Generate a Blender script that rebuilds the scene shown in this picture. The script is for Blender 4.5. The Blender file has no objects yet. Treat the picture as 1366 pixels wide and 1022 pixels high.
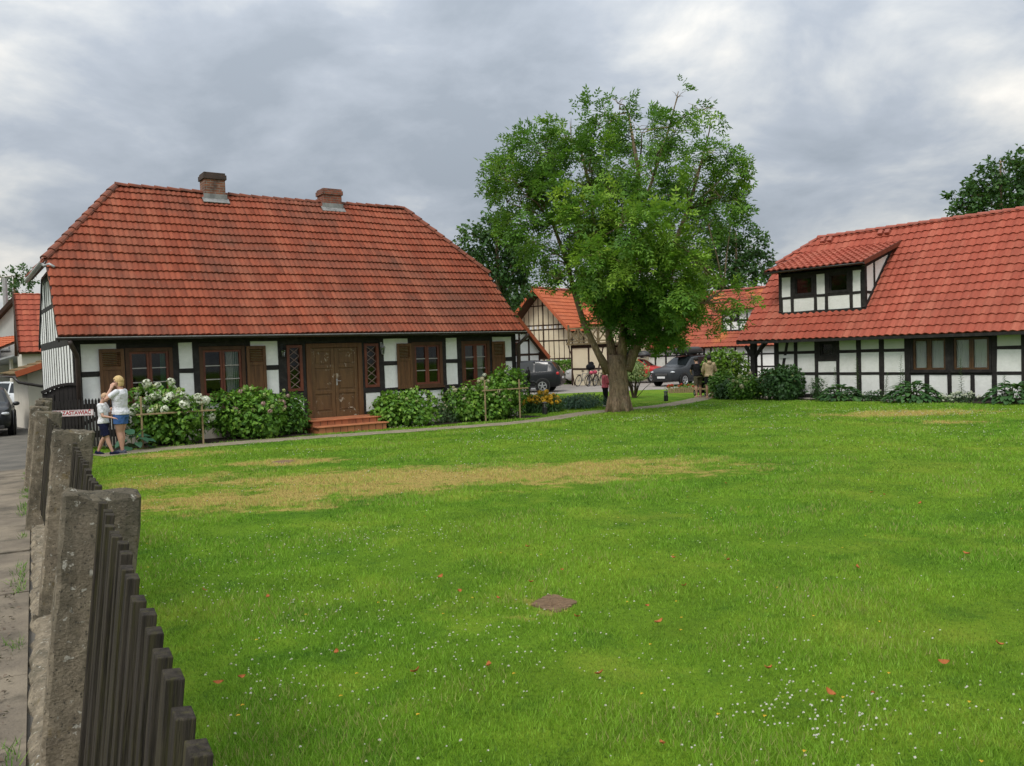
import bpy, bmesh, math, random
import numpy as np
from mathutils import Vector, Matrix
random.seed(7); rng = np.random.default_rng(7)
PI = math.pi
SC = bpy.context.scene
COL = SC.collection

# ---------------------------------------------------------------- camera model and ground
F_PX, PITCH, ROLL = 1100.0, .0354, .0321
CAM = np.array([0, 0, 1.65])
_fw = np.array([0, math.cos(PITCH), -math.sin(PITCH)])
_r0 = np.array([1., 0, 0]); _u0 = np.cross(_r0, _fw)
_rt = math.cos(ROLL)*_r0 - math.sin(ROLL)*_u0
_up = math.sin(ROLL)*_r0 + math.cos(ROLL)*_u0

def gz(y):
    """ground height: a gentle fall away from the street, level beyond 36 m"""
    return -.012*min(max(y, -10.), 36.)
def ray(u, v): return _fw + _rt*(u-683)/F_PX + _up*(511-v)/F_PX
def G(u, v):
    """where the ground is seen at a pixel of the photograph"""
    d = ray(u, v)
    t = -1.65/(d[2]+.012*d[1])
    if t*d[1] > 36 or t < 0: t = (-.432-1.65)/d[2]
    return Vector(CAM+t*d)
def at(u, v, y):
    d = ray(u, v); return Vector(CAM+d*(y/d[1]))

# ---------------------------------------------------------------- object helpers
def tag(o, label=None, cat=None, group=None, kind=None):
    if label: o['label'] = label
    if cat: o['category'] = cat
    if group: o['group'] = group
    if kind: o['kind'] = kind
    return o
def empty(name, loc, rz=0, label=None, cat=None, group=None):
    o = bpy.data.objects.new(name, None); COL.objects.link(o)
    o.location = loc; o.rotation_euler = (0, 0, rz); o.empty_display_size = .2
    return tag(o, label, cat, group)
def link_mesh(name, me, m=None, parent=None):
    o = bpy.data.objects.new(name, me); COL.objects.link(o)
    if m: me.materials.append(m)
    if parent: o.parent = parent
    return o
def kids(o): return [c for c in bpy.data.objects if c.parent == o]
def copy_tree(o, parent=None):
    c = o.copy(); COL.objects.link(c)
    if parent: c.parent = parent
    for ch in kids(o): copy_tree(ch, c)
    return c

SPLIT = {'verge_board','glazing_bar','ridge_vent','gate_post','gate_rail','flue','roof_bar','leg','post','support_post','wall_panel','board','rail','bargeboard','side_wall','rear_wall','floor','inner_wall','balcony_side','door_gap','door_handle','dormer_cheek','grille_bar','tread','plinth','porch_brace','white_infill'}
class MB:
    """collects faces; build() links them as one mesh object"""
    def __init__(s): s.v = []; s.f = []; s.cuts = []
    def add(s, vs, fs):
        n = len(s.v); s.cuts.append((n, len(s.f))); s.v += [tuple(p) for p in vs]; s.f += [tuple(i+n for i in f) for f in fs]
    def corners(s, c):   # 8 corners, bottom ring then top ring
        s.add(c, [(3,2,1,0),(4,5,6,7),(0,1,5,4),(1,2,6,5),(2,3,7,6),(3,0,4,7)])
    def box(s, x0, x1, y0, y1, z0, z1):
        s.corners([(x0,y0,z0),(x1,y0,z0),(x1,y1,z0),(x0,y1,z0),(x0,y0,z1),(x1,y0,z1),(x1,y1,z1),(x0,y1,z1)])
    def obox(s, c, ax, ay, az):   # centre and three half axes
        c = Vector(c); ax = Vector(ax); ay = Vector(ay); az = Vector(az)
        s.corners([c-ax-ay-az, c+ax-ay-az, c+ax+ay-az, c-ax+ay-az, c-ax-ay+az, c+ax-ay+az, c+ax+ay+az, c-ax+ay+az])
    def bar(s, p, q, w, h, up=(0,0,1)):
        p = Vector(p); q = Vector(q); a = q-p; L = a.length
        if L < 1e-6: return
        a /= L; u = Vector(up); sd = a.cross(u)
        if sd.length < 1e-4: sd = a.cross(Vector((1,0,0)))
        sd.normalize(); u = sd.cross(a)
        s.obox((p+q)/2, a*L/2, sd*w/2, u*h/2)
    def tube(s, pts, rad, n=8, cap=True, wob=0, rnd=None):
        pts = [Vector(p) for p in pts]
        if not hasattr(rad, '__len__'): rad = [rad]*len(pts)
        rings = []; prev = None
        for i, p in enumerate(pts):
            a = (pts[min(i+1, len(pts)-1)]-pts[max(i-1, 0)])
            a = a.normalized() if a.length > 1e-7 else Vector((0,0,1))
            if prev is None:
                x = a.cross(Vector((0,0,1)))
                if x.length < .05: x = a.cross(Vector((0,1,0)))
            else:
                x = prev-a*prev.dot(a)
                if x.length < 1e-4: x = a.cross(Vector((0,1,0)))
            x.normalize(); prev = x; y = a.cross(x)
            ring = []
            for k in range(n):
                t = 2*PI*k/n; r = rad[i]*(1+(wob*(random.random()-.5) if wob else 0))
                ring.append(p+x*math.cos(t)*r+y*math.sin(t)*r)
            rings.append(ring)
        vs = [q for r in rings for q in r]; fs = []
        for i in range(len(rings)-1):
            for k in range(n):
                a0 = i*n+k; a1 = i*n+(k+1) % n
                fs.append((a0, a1, a1+n, a0+n))
        if cap:
            fs.append(tuple(range(n-1, -1, -1))); fs.append(tuple((len(rings)-1)*n+k for k in range(n)))
        s.add(vs, fs)
    def lathe(s, prof, c=(0,0,0), n=16, axis='z', cap=True):
        c = Vector(c); vs = []; fs = []
        for r, z in prof:
            for k in range(n):
                t = 2*PI*k/n; p = (r*math.cos(t), r*math.sin(t), z)
                if axis == 'y': p = (p[0], p[2], p[1])
                if axis == 'x': p = (p[2], p[0], p[1])
                vs.append(c+Vector(p))
        for i in range(len(prof)-1):
            for k in range(n):
                a0 = i*n+k; a1 = i*n+(k+1) % n
                fs.append((a0, a1, a1+n, a0+n))
        if cap: fs.append(tuple(range(n-1, -1, -1))); fs.append(tuple((len(prof)-1)*n+k for k in range(n)))
        s.add(vs, fs)
    def ball(s, c, r, n=12, m=8, rot=None):
        c = Vector(c)
        if not hasattr(r, '__len__'): r = (r, r, r)
        vs = [Vector((0,0,r[2]))]
        for i in range(1, m):
            ph = PI*i/m
            for k in range(n):
                t = 2*PI*k/n
                vs.append(Vector((r[0]*math.sin(ph)*math.cos(t), r[1]*math.sin(ph)*math.sin(t), r[2]*math.cos(ph))))
        vs.append(Vector((0,0,-r[2])))
        if rot: vs = [rot @ q for q in vs]
        fs = [(0, 1+k, 1+(k+1) % n) for k in range(n)]
        for i in range(m-2):
            for k in range(n):
                a = 1+i*n+k; b = 1+i*n+(k+1) % n
                fs.append((a, a+n, b+n, b))
        L = len(vs)-1; o = 1+(m-2)*n
        fs += [(L, o+(k+1) % n, o+k) for k in range(n)]
        s.add([c+q for q in vs], fs)
    def prism(s, poly, ex):      # planar polygon of 3d points pushed along ex
        poly = [Vector(p) for p in poly]; ex = Vector(ex); n = len(poly)
        fs = [tuple(range(n-1, -1, -1)), tuple(range(n, 2*n))]
        fs += [(i, (i+1) % n, (i+1) % n+n, i+n) for i in range(n)]
        s.add(poly+[p+ex for p in poly], fs)
    def torus(s, c, R, r, n=24, m=8, axis='y'):
        c = Vector(c); vs = []; fs = []
        for i in range(n):
            t = 2*PI*i/n
            for k in range(m):
                q = 2*PI*k/m; rr = R+r*math.cos(q); h = r*math.sin(q)
                p = (rr*math.cos(t), h, rr*math.sin(t)) if axis == 'y' else ((rr*math.cos(t), rr*math.sin(t), h) if axis == 'z' else (h, rr*math.cos(t), rr*math.sin(t)))
                vs.append(c+Vector(p))
        for i in range(n):
            for k in range(m):
                fs.append((i*m+k, ((i+1) % n)*m+k, ((i+1) % n)*m+(k+1) % m, i*m+(k+1) % m))
        s.add(vs, fs)
    def mesh(s, name):
        me = bpy.data.meshes.new(name); me.from_pydata([tuple(p) for p in s.v], [], s.f)
        bm = bmesh.new(); bm.from_mesh(me); bmesh.ops.recalc_face_normals(bm, faces=bm.faces); bm.to_mesh(me); bm.free()
        return me
    def build(s, name, m=None, parent=None, smooth=False, bevel=0):
        if name in SPLIT and len(s.cuts) > 1:       # each bar, board or post a mesh of its own
            cs = s.cuts+[(len(s.v), len(s.f))]; last = None
            for (v0, f0), (v1, f1) in zip(cs[:-1], cs[1:]):
                q = MB(); q.add(s.v[v0:v1], [tuple(i-v0 for i in f) for f in s.f[f0:f1]]); last = q.build(name, m, parent, smooth, bevel)
            return last
        me = s.mesh(name)
        if smooth: me.polygons.foreach_set('use_smooth', [True]*len(me.polygons))
        o = link_mesh(name, me, m, parent)
        if bevel:
            b = o.modifiers.new('Bevel', 'BEVEL'); b.width = bevel; b.segments = 2; b.limit_method = 'ANGLE'
        return o

def np_mesh(name, verts, k, attrs=None, smooth=False):
    """mesh from an (n,k,3) array: n separate faces of k corners; attrs: {name: (n,) values}"""
    n = len(verts); me = bpy.data.meshes.new(name)
    me.vertices.add(n*k); me.loops.add(n*k); me.polygons.add(n)
    me.vertices.foreach_set('co', np.ascontiguousarray(verts, dtype=np.float32).ravel())
    me.loops.foreach_set('vertex_index', np.arange(n*k, dtype=np.int32))
    me.polygons.foreach_set('loop_start', np.arange(0, n*k, k, dtype=np.int32))
    for an, av in (attrs or {}).items():
        a = me.attributes.new(an, 'FLOAT', 'POINT')
        a.data.foreach_set('value', np.repeat(np.asarray(av, dtype=np.float32), k))
    me.update(calc_edges=True); me.validate()
    return me

# ---------------------------------------------------------------- materials
class NT:
    def __init__(s, name):
        s.m = bpy.data.materials.new(name); s.m.use_nodes = True
        s.t = s.m.node_tree; s.t.nodes.clear()
        s.out = s.t.nodes.new('ShaderNodeOutputMaterial')
    def n(s, typ, **kw):
        x = s.t.nodes.new(typ)
        for k, v in kw.items():
            if k.startswith('i_'):
                key = k[2:]; key = int(key) if key.isdigit() else key.replace('_', ' ')
                x.inputs[key].default_value = v
            else: setattr(x, k, v)
        return x
    def l(s, a, b): s.t.links.new(a, b)
    def math(s, op, a, b=None, clamp=False):
        x = s.n('ShaderNodeMath', operation=op, use_clamp=clamp)
        for i, q in enumerate((a, b)):
            if q is None: continue
            if isinstance(q, (int, float)): x.inputs[i].default_value = q
            else: s.l(q, x.inputs[i])
        return x.outputs[0]
    def mix(s, fac, a, b, mode='MIX'):
        x = s.n('ShaderNodeMix', data_type='RGBA', blend_type=mode)
        for i, q in ((0, fac), (6, a), (7, b)):
            if isinstance(q, (int, float)): x.inputs[i].default_value = q
            elif isinstance(q, tuple): x.inputs[i].default_value = (*q[:3], 1)
            else: s.l(q, x.inputs[i])
        return x.outputs[2]
    def ramp(s, fac, stops):
        x = s.n('ShaderNodeValToRGB'); e = x.color_ramp.elements
        while len(e) < len(stops): e.new(.5)
        for el, (p, c) in zip(e, stops):
            el.position = p; el.color = (c, c, c, 1) if isinstance(c, (int, float)) else (*c[:3], 1)
        s.l(fac, x.inputs[0]); return x.outputs[0]
    def noise(s, vec, scale, detail=5, rough=.6, dist=0):
        x = s.n('ShaderNodeTexNoise'); x.inputs['Scale'].default_value = scale
        x.inputs['Detail'].default_value = detail; x.inputs['Roughness'].default_value = rough
        x.inputs['Distortion'].default_value = dist
        if vec is not None: s.l(vec, x.inputs['Vector'])
        return x.outputs['Fac']
    def scale(s, vec, sc):
        x = s.n('ShaderNodeVectorMath', operation='MULTIPLY'); s.l(vec, x.inputs[0]); x.inputs[1].default_value = sc
        return x.outputs[0]
    def obj(s): return s.n('ShaderNodeTexCoord').outputs['Object']
    def pos(s): return s.n('ShaderNodeNewGeometry').outputs['Position']
    def bsdf(s, col, rough=.8, spec=.3, metallic=0, bump=None, bstr=.3, bdist=.02, **kw):
        b = s.n('ShaderNodeBsdfPrincipled')
        for key, q in (('Base Color', col), ('Roughness', rough), ('Specular IOR Level', spec), ('Metallic', metallic), *kw.items()):
            if isinstance(q, (int, float)): b.inputs[key].default_value = q
            elif isinstance(q, tuple): b.inputs[key].default_value = (*q[:3], 1)
            else: s.l(q, b.inputs[key])
        if bump is not None:
            bp = s.n('ShaderNodeBump'); bp.inputs['Strength'].default_value = bstr; bp.inputs['Distance'].default_value = bdist
            s.l(bump, bp.inputs['Height']); s.l(bp.outputs[0], b.inputs['Normal'])
        return b
    def done(s, sh): s.l(sh.outputs[0] if hasattr(sh, 'outputs') else sh, s.out.inputs[0]); return s.m

def mat(name, a, b=None, rough=.8, spec=.3, scale=3., stretch=(1,1,1), bump=.2, bscale=40., metallic=0, dirt=None, dirt_amt=.5, dscale=1.5, bdist=.01, lo=.35, hi=.65):
    """two tones mixed by noise, a finer noise for bump, optional third tone in stains"""
    t = NT(name); v = t.scale(t.obj(), stretch)
    b = b or tuple(x*.75 for x in a)
    c = t.mix(t.ramp(t.noise(v, scale, 6), [(lo, 0.), (hi, 1.)]), b, a)
    if dirt: c = t.mix(t.ramp(t.noise(v, dscale, 8, .7), [(.5, 0.), (.72, dirt_amt)]), c, dirt)
    fine = t.noise(v, bscale, 4)
    c = t.mix(.25, c, t.mix(fine, (.25,.25,.25), (1,1,1)), 'MULTIPLY')
    return t.done(t.bsdf(c, rough, spec, metallic, fine if bump else None, bump, bdist))

M = {}
M['plaster'] = mat('white_plaster', (.82,.82,.79), (.72,.73,.69), .9, .2, 1.6, bump=.45, bscale=14, dirt=(.50,.51,.44), dirt_amt=.5, dscale=1.1, bdist=.02)
M['plaster_green'] = mat('greenish_plaster', (.58,.62,.50), (.51,.56,.45), .9, .2, 1.2, bump=.2)
M['cream'] = mat('cream_plaster', (.72,.64,.47), (.66,.57,.40), .9, .2, .8, bump=.2, dirt=(.6,.52,.38), dirt_amt=.4)
M['beige'] = mat('beige_plaster', (.62,.58,.50), (.55,.51,.43), .9, .2, .9, bump=.2, dirt=(.35,.31,.25), dirt_amt=.6, dscale=.9)
M['greyplaster'] = mat('grey_plaster', (.52,.51,.47), (.45,.44,.41), .9, .2, .7, bump=.2)
M['timber'] = mat('black_timber', (.022,.019,.017), (.012,.011,.010), .75, .3, 5, (1,1,1), .4, 30, dirt=(.06,.055,.05), dirt_amt=.6, dscale=6)
M['timber_brown'] = mat('dark_brown_timber', (.055,.032,.022), (.035,.02,.014), .8, .2, 5, bump=.3)
M['timber_raw'] = mat('raw_timber', (.21,.165,.09), (.14,.11,.06), .85, .2, 4, bump=.3)
M['shutter'] = mat('shutter_wood', (.145,.070,.027), (.088,.042,.017), .6, .3, 3, (6,6,.6), .35, 25, dirt=(.06,.03,.014), dirt_amt=.6, dscale=2.5)
M['sash'] = mat('red_brown_sash', (.16,.045,.022), (.10,.028,.016), .5, .35, 4, bump=.2)
M['casing'] = mat('brown_casing', (.10,.045,.02), (.06,.028,.014), .6, .3, 4, (1,1,.4), .3)
M['oak'] = mat('golden_brown_frame', (.095,.048,.02), (.055,.028,.012), .4, .4, 5, bump=.1)
M['muntin'] = mat('pale_muntin', (.40,.37,.33), (.32,.30,.27), .6, .3, 6, bump=.1)
M['gutter'] = mat('dark_gutter', (.035,.028,.025), (.022,.018,.016), .4, .5, 4, bump=.1)
M['pipe'] = mat('brown_downpipe', (.075,.05,.042), (.045,.032,.028), .5, .4, 3, bump=.1)
M['zinc'] = mat('zinc_flashing', (.42,.42,.41), (.3,.3,.3), .5, .4, 5, bump=.2, metallic=.3)
M['soffit'] = mat('soffit_boards', (.11,.06,.035), (.07,.038,.022), .8, .2, 4, (8,.5,.5), .3)
M['concrete'] = mat('old_post_concrete', (.30,.25,.18), (.17,.14,.10), .95, .15, 12, bump=.9, bscale=90, dirt=(.045,.042,.034), dirt_amt=.95, dscale=6, bdist=.012)
M['slab'] = mat('pavement_concrete', (.25,.21,.155), (.155,.13,.10), .95, .15, 2.2, bump=.9, bscale=45, dirt=(.05,.046,.036), dirt_amt=.9, dscale=1.9)
M['asphalt'] = mat('old_asphalt', (.17,.155,.13), (.10,.094,.083), .95, .2, 1.4, bump=.6, bscale=70, dirt=(.07,.066,.06), dirt_amt=.6, dscale=.8)
M['gravel'] = mat('parking_gravel', (.33,.30,.27), (.25,.225,.20), .95, .15, 1.5, bump=.6, bscale=30, dirt=(.2,.18,.15), dirt_amt=.6, dscale=.5)
M['path'] = mat('path_gravel', (.31,.265,.19), (.20,.17,.12), .95, .15, 9, bump=.9, bscale=50, dirt=(.13,.14,.06), dirt_amt=.8, dscale=2.5)
M['soil'] = mat('bed_soil', (.055,.042,.03), (.032,.025,.018), .95, .15, 6, bump=.9, bscale=30)
M['picket'] = mat('weathered_pickets', (.062,.052,.040), (.022,.019,.015), .9, .15, 5, (14,14,.8), .7, 26, dirt=(.095,.09,.025), dirt_amt=.6, dscale=4)
M['darkwood'] = mat('dark_gate_wood', (.025,.021,.019), (.014,.012,.011), .8, .25, 4, bump=.3)
M['stake'] = mat('pale_stakes', (.36,.27,.15), (.26,.19,.105), .85, .2, 5, (4,4,.6), .3)
M['terracotta'] = mat('step_tiles', (.50,.185,.08), (.36,.125,.058), .6, .35, 3, bump=.2, dirt=(.15,.065,.04), dirt_amt=.6, dscale=4)
M['black'] = mat('black_iron', (.018,.018,.018), (.012,.012,.012), .45, .5, 6, bump=.1)
M['white'] = mat('white_paint', (.78,.78,.77), (.7,.7,.69), .5, .4, 4, bump=.05)
M['rubber'] = mat('tyre_rubber', (.016,.016,.016), (.010,.010,.010), .85, .2, 8, bump=.2)
M['alloy'] = mat('alloy_rim', (.46,.46,.47), (.35,.35,.36), .35, .5, 8, bump=.05, metallic=.6)
M['skin'] = mat('skin', (.56,.33,.235), (.50,.28,.195), .55, .35, 8, bump=.1)

def glass(name, tint=(.6,.65,.65), refl=.5):
    t = NT(name); tr = t.n('ShaderNodeBsdfTransparent'); tr.inputs[0].default_value = (*tint, 1)
    gl = t.n('ShaderNodeBsdfGlossy'); gl.inputs['Roughness'].default_value = .03; gl.inputs[0].default_value = (1,1,1,1)
    fr = t.n('ShaderNodeFresnel'); fr.inputs[0].default_value = 1.5
    mx = t.n('ShaderNodeMixShader'); f = t.math('MULTIPLY', fr.outputs[0], refl, True)
    t.l(f, mx.inputs[0]); t.l(tr.outputs[0], mx.inputs[1]); t.l(gl.outputs[0], mx.inputs[2])
    return t.done(mx)
M['glass'] = glass('window_glass', (.88,.90,.89), .55)
M['skyglass'] = glass('sky_reflecting_glass', (.5,.5,.5), 2.2)
M['lampglass'] = glass('lamp_glass', (.8,.82,.8), 1.2)
def paint(name, col, rough=.32, spec=.22, coat=.10):
    t = NT(name); c = t.mix(t.ramp(t.noise(t.obj(), 2.5, 6), [(.4, 0.), (.8, .25)]), col, tuple(x*.7+.006 for x in col))
    return t.done(t.bsdf(c, rough, spec, 0, **{'Coat Weight': coat, 'Coat Roughness': .06}))
M['carglass'] = paint('car_glass', (.010,.013,.014), .08, .4, .0)

def tile_mat(name, cols, moss=(.09,.05,.035), mossamt=.55, streak=.5, light=(.33,.115,.065), rough=.88, orange=None):
    t = NT(name); uv = t.n('ShaderNodeUVMap').outputs[0]; o = t.obj()
    fl = t.n('ShaderNodeVectorMath', operation='FLOOR'); t.l(uv, fl.inputs[0])
    wn = t.n('ShaderNodeTexWhiteNoise', noise_dimensions='3D'); t.l(fl.outputs[0], wn.inputs['Vector'])
    n = len(cols); c = t.ramp(wn.outputs['Value'], [(i/(n-1), cols[i]) for i in range(n)])
    big = t.noise(o, .45, 5, .65)
    c = t.mix(t.ramp(big, [(.42, 0.), (.68, mossamt)]), c, moss)
    st = t.noise(t.scale(o, (2.2, .35, .35)), 1.3, 6, .7)
    c = t.mix(t.ramp(st, [(.50, 0.), (.74, streak)]), c, tuple(x*.8 for x in moss))
    lt_ = t.noise(t.scale(o, (1.1, .12, .12)), 1.7, 5, .7)
    c = t.mix(t.ramp(lt_, [(.50, 0.), (.66, .40)]), c, light)
    spk = t.noise(o, 26, 3, .6)
    c = t.mix(t.ramp(spk, [(.60, 0.), (.75, .35)]), c, (.05,.035,.03))
    lich = t.noise(o, 9, 4, .6)
    c = t.mix(t.ramp(lich, [(.69, 0.), (.76, .4)]), c, (.42,.36,.29))
    if orange: c = t.mix(t.ramp(t.noise(o, .6, 4), [(.56, 0.), (.68, .7)]), c, orange)
    fine = t.noise(o, 60, 4)
    return t.done(t.bsdf(c, rough, .18, 0, fine, .5, .012))
M['tile_a'] = tile_mat('old_red_tiles', [(.165,.040,.020),(.235,.058,.030),(.19,.047,.024),(.265,.070,.036),(.21,.052,.027)], mossamt=.65)
M['tile_b'] = tile_mat('rose_red_tiles', [(.285,.064,.039),(.325,.077,.047),(.295,.068,.042),(.355,.090,.056),(.31,.073,.045)], light=(.42,.15,.095), moss=(.17,.055,.035), mossamt=.4, streak=.3, rough=.8)
M['tile_c'] = tile_mat('orange_tiles', [(.38,.095,.042),(.43,.12,.05),(.40,.105,.045),(.46,.135,.058)], moss=(.34,.09,.045), mossamt=.4, streak=.3)
M['tile_d'] = tile_mat('mixed_red_tiles', [(.29,.07,.042),(.34,.085,.05),(.27,.066,.04),(.36,.10,.056)], moss=(.22,.07,.04), mossamt=.5, orange=(.46,.16,.05))
M['tile_old'] = tile_mat('mossy_brown_tiles', [(.17,.10,.05),(.13,.085,.045),(.2,.115,.055)], moss=(.10,.09,.035), mossamt=.8, streak=.6)
M['ridge'] = mat('ridge_tiles', (.25,.078,.042), (.16,.055,.035), .8, .25, 4, bump=.4, dirt=(.07,.05,.04), dirt_amt=.75, dscale=3)
M['ridge_new'] = mat('newer_ridge_tiles', (.36,.10,.065), (.28,.08,.055), .7, .25, 4, bump=.3, dirt=(.2,.12,.1), dirt_amt=.5)
def brick_mat(name, c1, c2, mortar, scale=1.0):
    t = NT(name); o = t.obj(); sep = t.n('ShaderNodeSeparateXYZ'); t.l(o, sep.inputs[0])
    cb = t.n('ShaderNodeCombineXYZ'); t.l(t.math('ADD', sep.outputs[0], sep.outputs[1]), cb.inputs[0]); t.l(sep.outputs[2], cb.inputs[1])
    b = t.n('ShaderNodeTexBrick'); t.l(cb.outputs[0], b.inputs['Vector'])
    for k, v in (('Color1', c1), ('Color2', c2), ('Mortar', mortar)): b.inputs[k].default_value = (*v, 1)
    b.inputs['Scale'].default_value = scale; b.inputs['Brick Width'].default_value = .24; b.inputs['Row Height'].default_value = .075
    b.inputs['Mortar Size'].default_value = .009; b.inputs['Bias'].default_value = -.1
    c = t.mix(t.ramp(t.noise(o, 5, 6, .7), [(.42, 0.), (.65, .75)]), b.outputs['Color'], (.045,.035,.03))
    return t.done(t.bsdf(c, .9, .2, 0, b.outputs['Fac'], -.5, .01))
M['brick'] = brick_mat('chimney_brick', (.24,.10,.055), (.16,.07,.045), (.22,.20,.17))
M['brick_dark'] = brick_mat('chimney_cap_brick', (.075,.05,.04), (.05,.036,.03), (.06,.055,.05))
M['brick_red'] = brick_mat('red_chimney_brick', (.27,.085,.05), (.19,.06,.04), (.2,.16,.13))
def concrete_mat():
    t = NT('lichened_concrete'); o = t.obj(); w = t.pos()
    c = t.mix(t.ramp(t.noise(w, 14, 6, .7), [(.35, 0.), (.65, 1.)]), (.15,.125,.09), (.31,.26,.185))
    c = t.mix(t.ramp(t.noise(t.scale(w, (1,1,.35)), 5, 6, .7), [(.48, 0.), (.66, .75)]), c, (.085,.078,.055))
    sep = t.n('ShaderNodeSeparateXYZ'); t.l(o, sep.inputs[0])
    top = t.math('ADD', t.math('MULTIPLY', t.math('SUBTRACT', sep.outputs[2], .95), 2.2), t.math('MULTIPLY', t.math('SUBTRACT', t.noise(w, 7, 5, .7), .5), 2.5))
    c = t.mix(t.ramp(top, [(.2, 0.), (.9, .75)]), c, (.055,.052,.04))          # dark algae crust on the weathered heads
    c = t.mix(t.ramp(t.noise(w, 30, 3, .6), [(.63, 0.), (.67, .8)]), c, (.45,.43,.36))   # pale lichen spots
    c = t.mix(t.ramp(t.noise(w, 75, 3, .6), [(.58, 0.), (.68, .8)]), c, (.04,.038,.032)) # pits
    c = t.mix(t.ramp(t.noise(w, 11, 4, .6), [(.62, 0.), (.72, .5)]), c, (.17,.12,.035))
    h = t.math('ADD', t.noise(w, 95, 5, .7), t.noise(w, 28, 4, .6))
    return t.done(t.bsdf(c, .95, .12, 0, h, .9, .012))
M['concrete'] = concrete_mat()
def fabric(name, col, col2=None): return mat(name, col, col2 or tuple(x*.7 for x in col), .9, .15, 9, bump=.9, bscale=11, bdist=.05)
# ================================================================ ground, lawn, roads
DRY = [  # dry patches of the lawn: x, y, half width, half depth, strength
    (-.9, 12.3, 3.6, 1.15, .95), (-3.8, 10.6, 2.2, .9, .8), (1.9, 13.2, 1.9, .9, .6), (-4.2, 14.85, 1.1, .45, .9),
    (-2.2, 11.3, 2.0, .8, .8), (10.3, 21.8, 1.9, 1.0, 1.0), (9.6, 18.6, 1.2, .6, .7), (-7.2,17.0,1.4,.7,.7), (-5.2,12.6,1.6,1.6,.55), (.1,5.6,.45,.4,.35)]
def lawn_color(t):
    p = t.pos()
    big = t.noise(p, .22, 5, .6); mid = t.noise(p, 1.3, 5, .65)
    c = t.mix(t.ramp(mid, [(.3, 0.), (.7, 1.)]), (.090,.218,.014), (.205,.395,.027))
    c = t.mix(t.ramp(big, [(.40, 0.), (.65, .55)]), c, (.31,.43,.036))
    c = t.mix(t.ramp(t.noise(p, 2.4, 5, .65), [(.54, 0.), (.70, .55)]), c, (.05,.16,.018))
    c = t.mix(t.ramp(t.noise(p, .65, 5, .7), [(.52, 0.), (.72, .55)]), c, (.39,.42,.065))
    tot = None
    wob = t.noise(p, .9, 6, .75); wob2 = t.noise(t.scale(p, (1.2, 1.8, 1)), 2.6, 5, .7)
    for (cx, cy, rx, ry, s) in DRY:
        sub = t.n('ShaderNodeVectorMath', operation='SUBTRACT'); t.l(p, sub.inputs[0]); sub.inputs[1].default_value = (cx, cy, 0)
        sc = t.scale(sub.outputs[0], (1/rx, 1/ry, 0))
        ln = t.n('ShaderNodeVectorMath', operation='LENGTH'); t.l(sc, ln.inputs[0])
        q = t.math('SUBTRACT', 1.30*s, ln.outputs['Value'])
        tot = q if tot is None else t.math('MAXIMUM', tot, q)
    tot = t.math('ADD', tot, t.math('MULTIPLY', t.math('SUBTRACT', wob, .5), 2.4))
    tot = t.math('ADD', tot, t.math('MULTIPLY', t.math('SUBTRACT', wob2, .5), 3.2))
    return t.mix(t.ramp(tot, [(.0, 0.), (.62, .94)]), c, (.60,.44,.16)), p
def make_ground_mat():
    t = NT('lawn'); c, p = lawn_color(t)
    f = t.noise(p, 38, 4, .7); c = t.mix(.9, c, t.mix(f, (.25,.25,.2), (.85,.85,.7)), 'MULTIPLY')
    return t.done(t.bsdf(c, .95, .1, 0, f, .9, .04))
def make_blade_mat():
    t = NT('grass_blades'); c, p = lawn_color(t)
    a = t.n('ShaderNodeAttribute', attribute_name='tint').outputs['Fac']
    c = t.mix(t.ramp(a, [(.0, .7), (.38, 0.)]), c, (.022,.065,.008))
    c = t.mix(t.ramp(a, [(.42, 0.), (.88, .75)]), c, (.25,.46,.045))
    c = t.mix(t.ramp(a, [(.90, 0.), (.94, .8)]), c, (.36,.30,.13))
    b = t.bsdf(c, .6, .25); tr = t.n('ShaderNodeBsdfTranslucent'); t.l(c, tr.inputs[0])
    mx = t.n('ShaderNodeMixShader'); mx.inputs[0].default_value = .35
    t.l(b.outputs[0], mx.inputs[1]); t.l(tr.outputs[0], mx.inputs[2]); return t.done(mx)
M['lawn'] = make_ground_mat(); M['blades'] = make_blade_mat()

xs = sorted(set([-400, -250, -150, -100]+[i*4 for i in range(-20, 21)]+[100, 150, 250, 400]))
ys = sorted(set([-60, -30, -10]+[i*2 for i in range(-4, 19)]+[i*6 for i in range(7, 14)]+[100, 150, 250, 400, 600]))
g = MB(); vs = [(x, y, gz(y)) for y in ys for x in xs]; nx = len(xs)
g.add(vs, [(j*nx+i, j*nx+i+1, (j+1)*nx+i+1, (j+1)*nx+i) for j in range(len(ys)-1) for i in range(nx-1)])
tag(g.build('ground', M['lawn'], smooth=True), kind='structure')

def sheet(name, poly, m, h=.004, kind='structure', sub=1.0):
    """a flat piece of ground laid on the slope (cut so that it follows it)"""
    bm = bmesh.new(); f = bm.faces.new([bm.verts.new((p[0], p[1], 0)) for p in poly])
    y0 = min(p[1] for p in poly); y1 = max(p[1] for p in poly); y = math.floor(y0)
    for yy in (-10., 36.):
        if y0 < yy < y1: bmesh.ops.bisect_plane(bm, geom=bm.verts[:]+bm.edges[:]+bm.faces[:], plane_co=(0,yy,0), plane_no=(0,1,0))
    for v in bm.verts: v.co.z = gz(v.co.y)+h
    bmesh.ops.recalc_face_normals(bm, faces=bm.faces)
    for f in bm.faces:
        if f.normal.z < 0: f.normal_flip()
    me = bpy.data.meshes.new(name); bm.to_mesh(me); bm.free()
    return tag(link_mesh(name, me, m), kind=kind)

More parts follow.
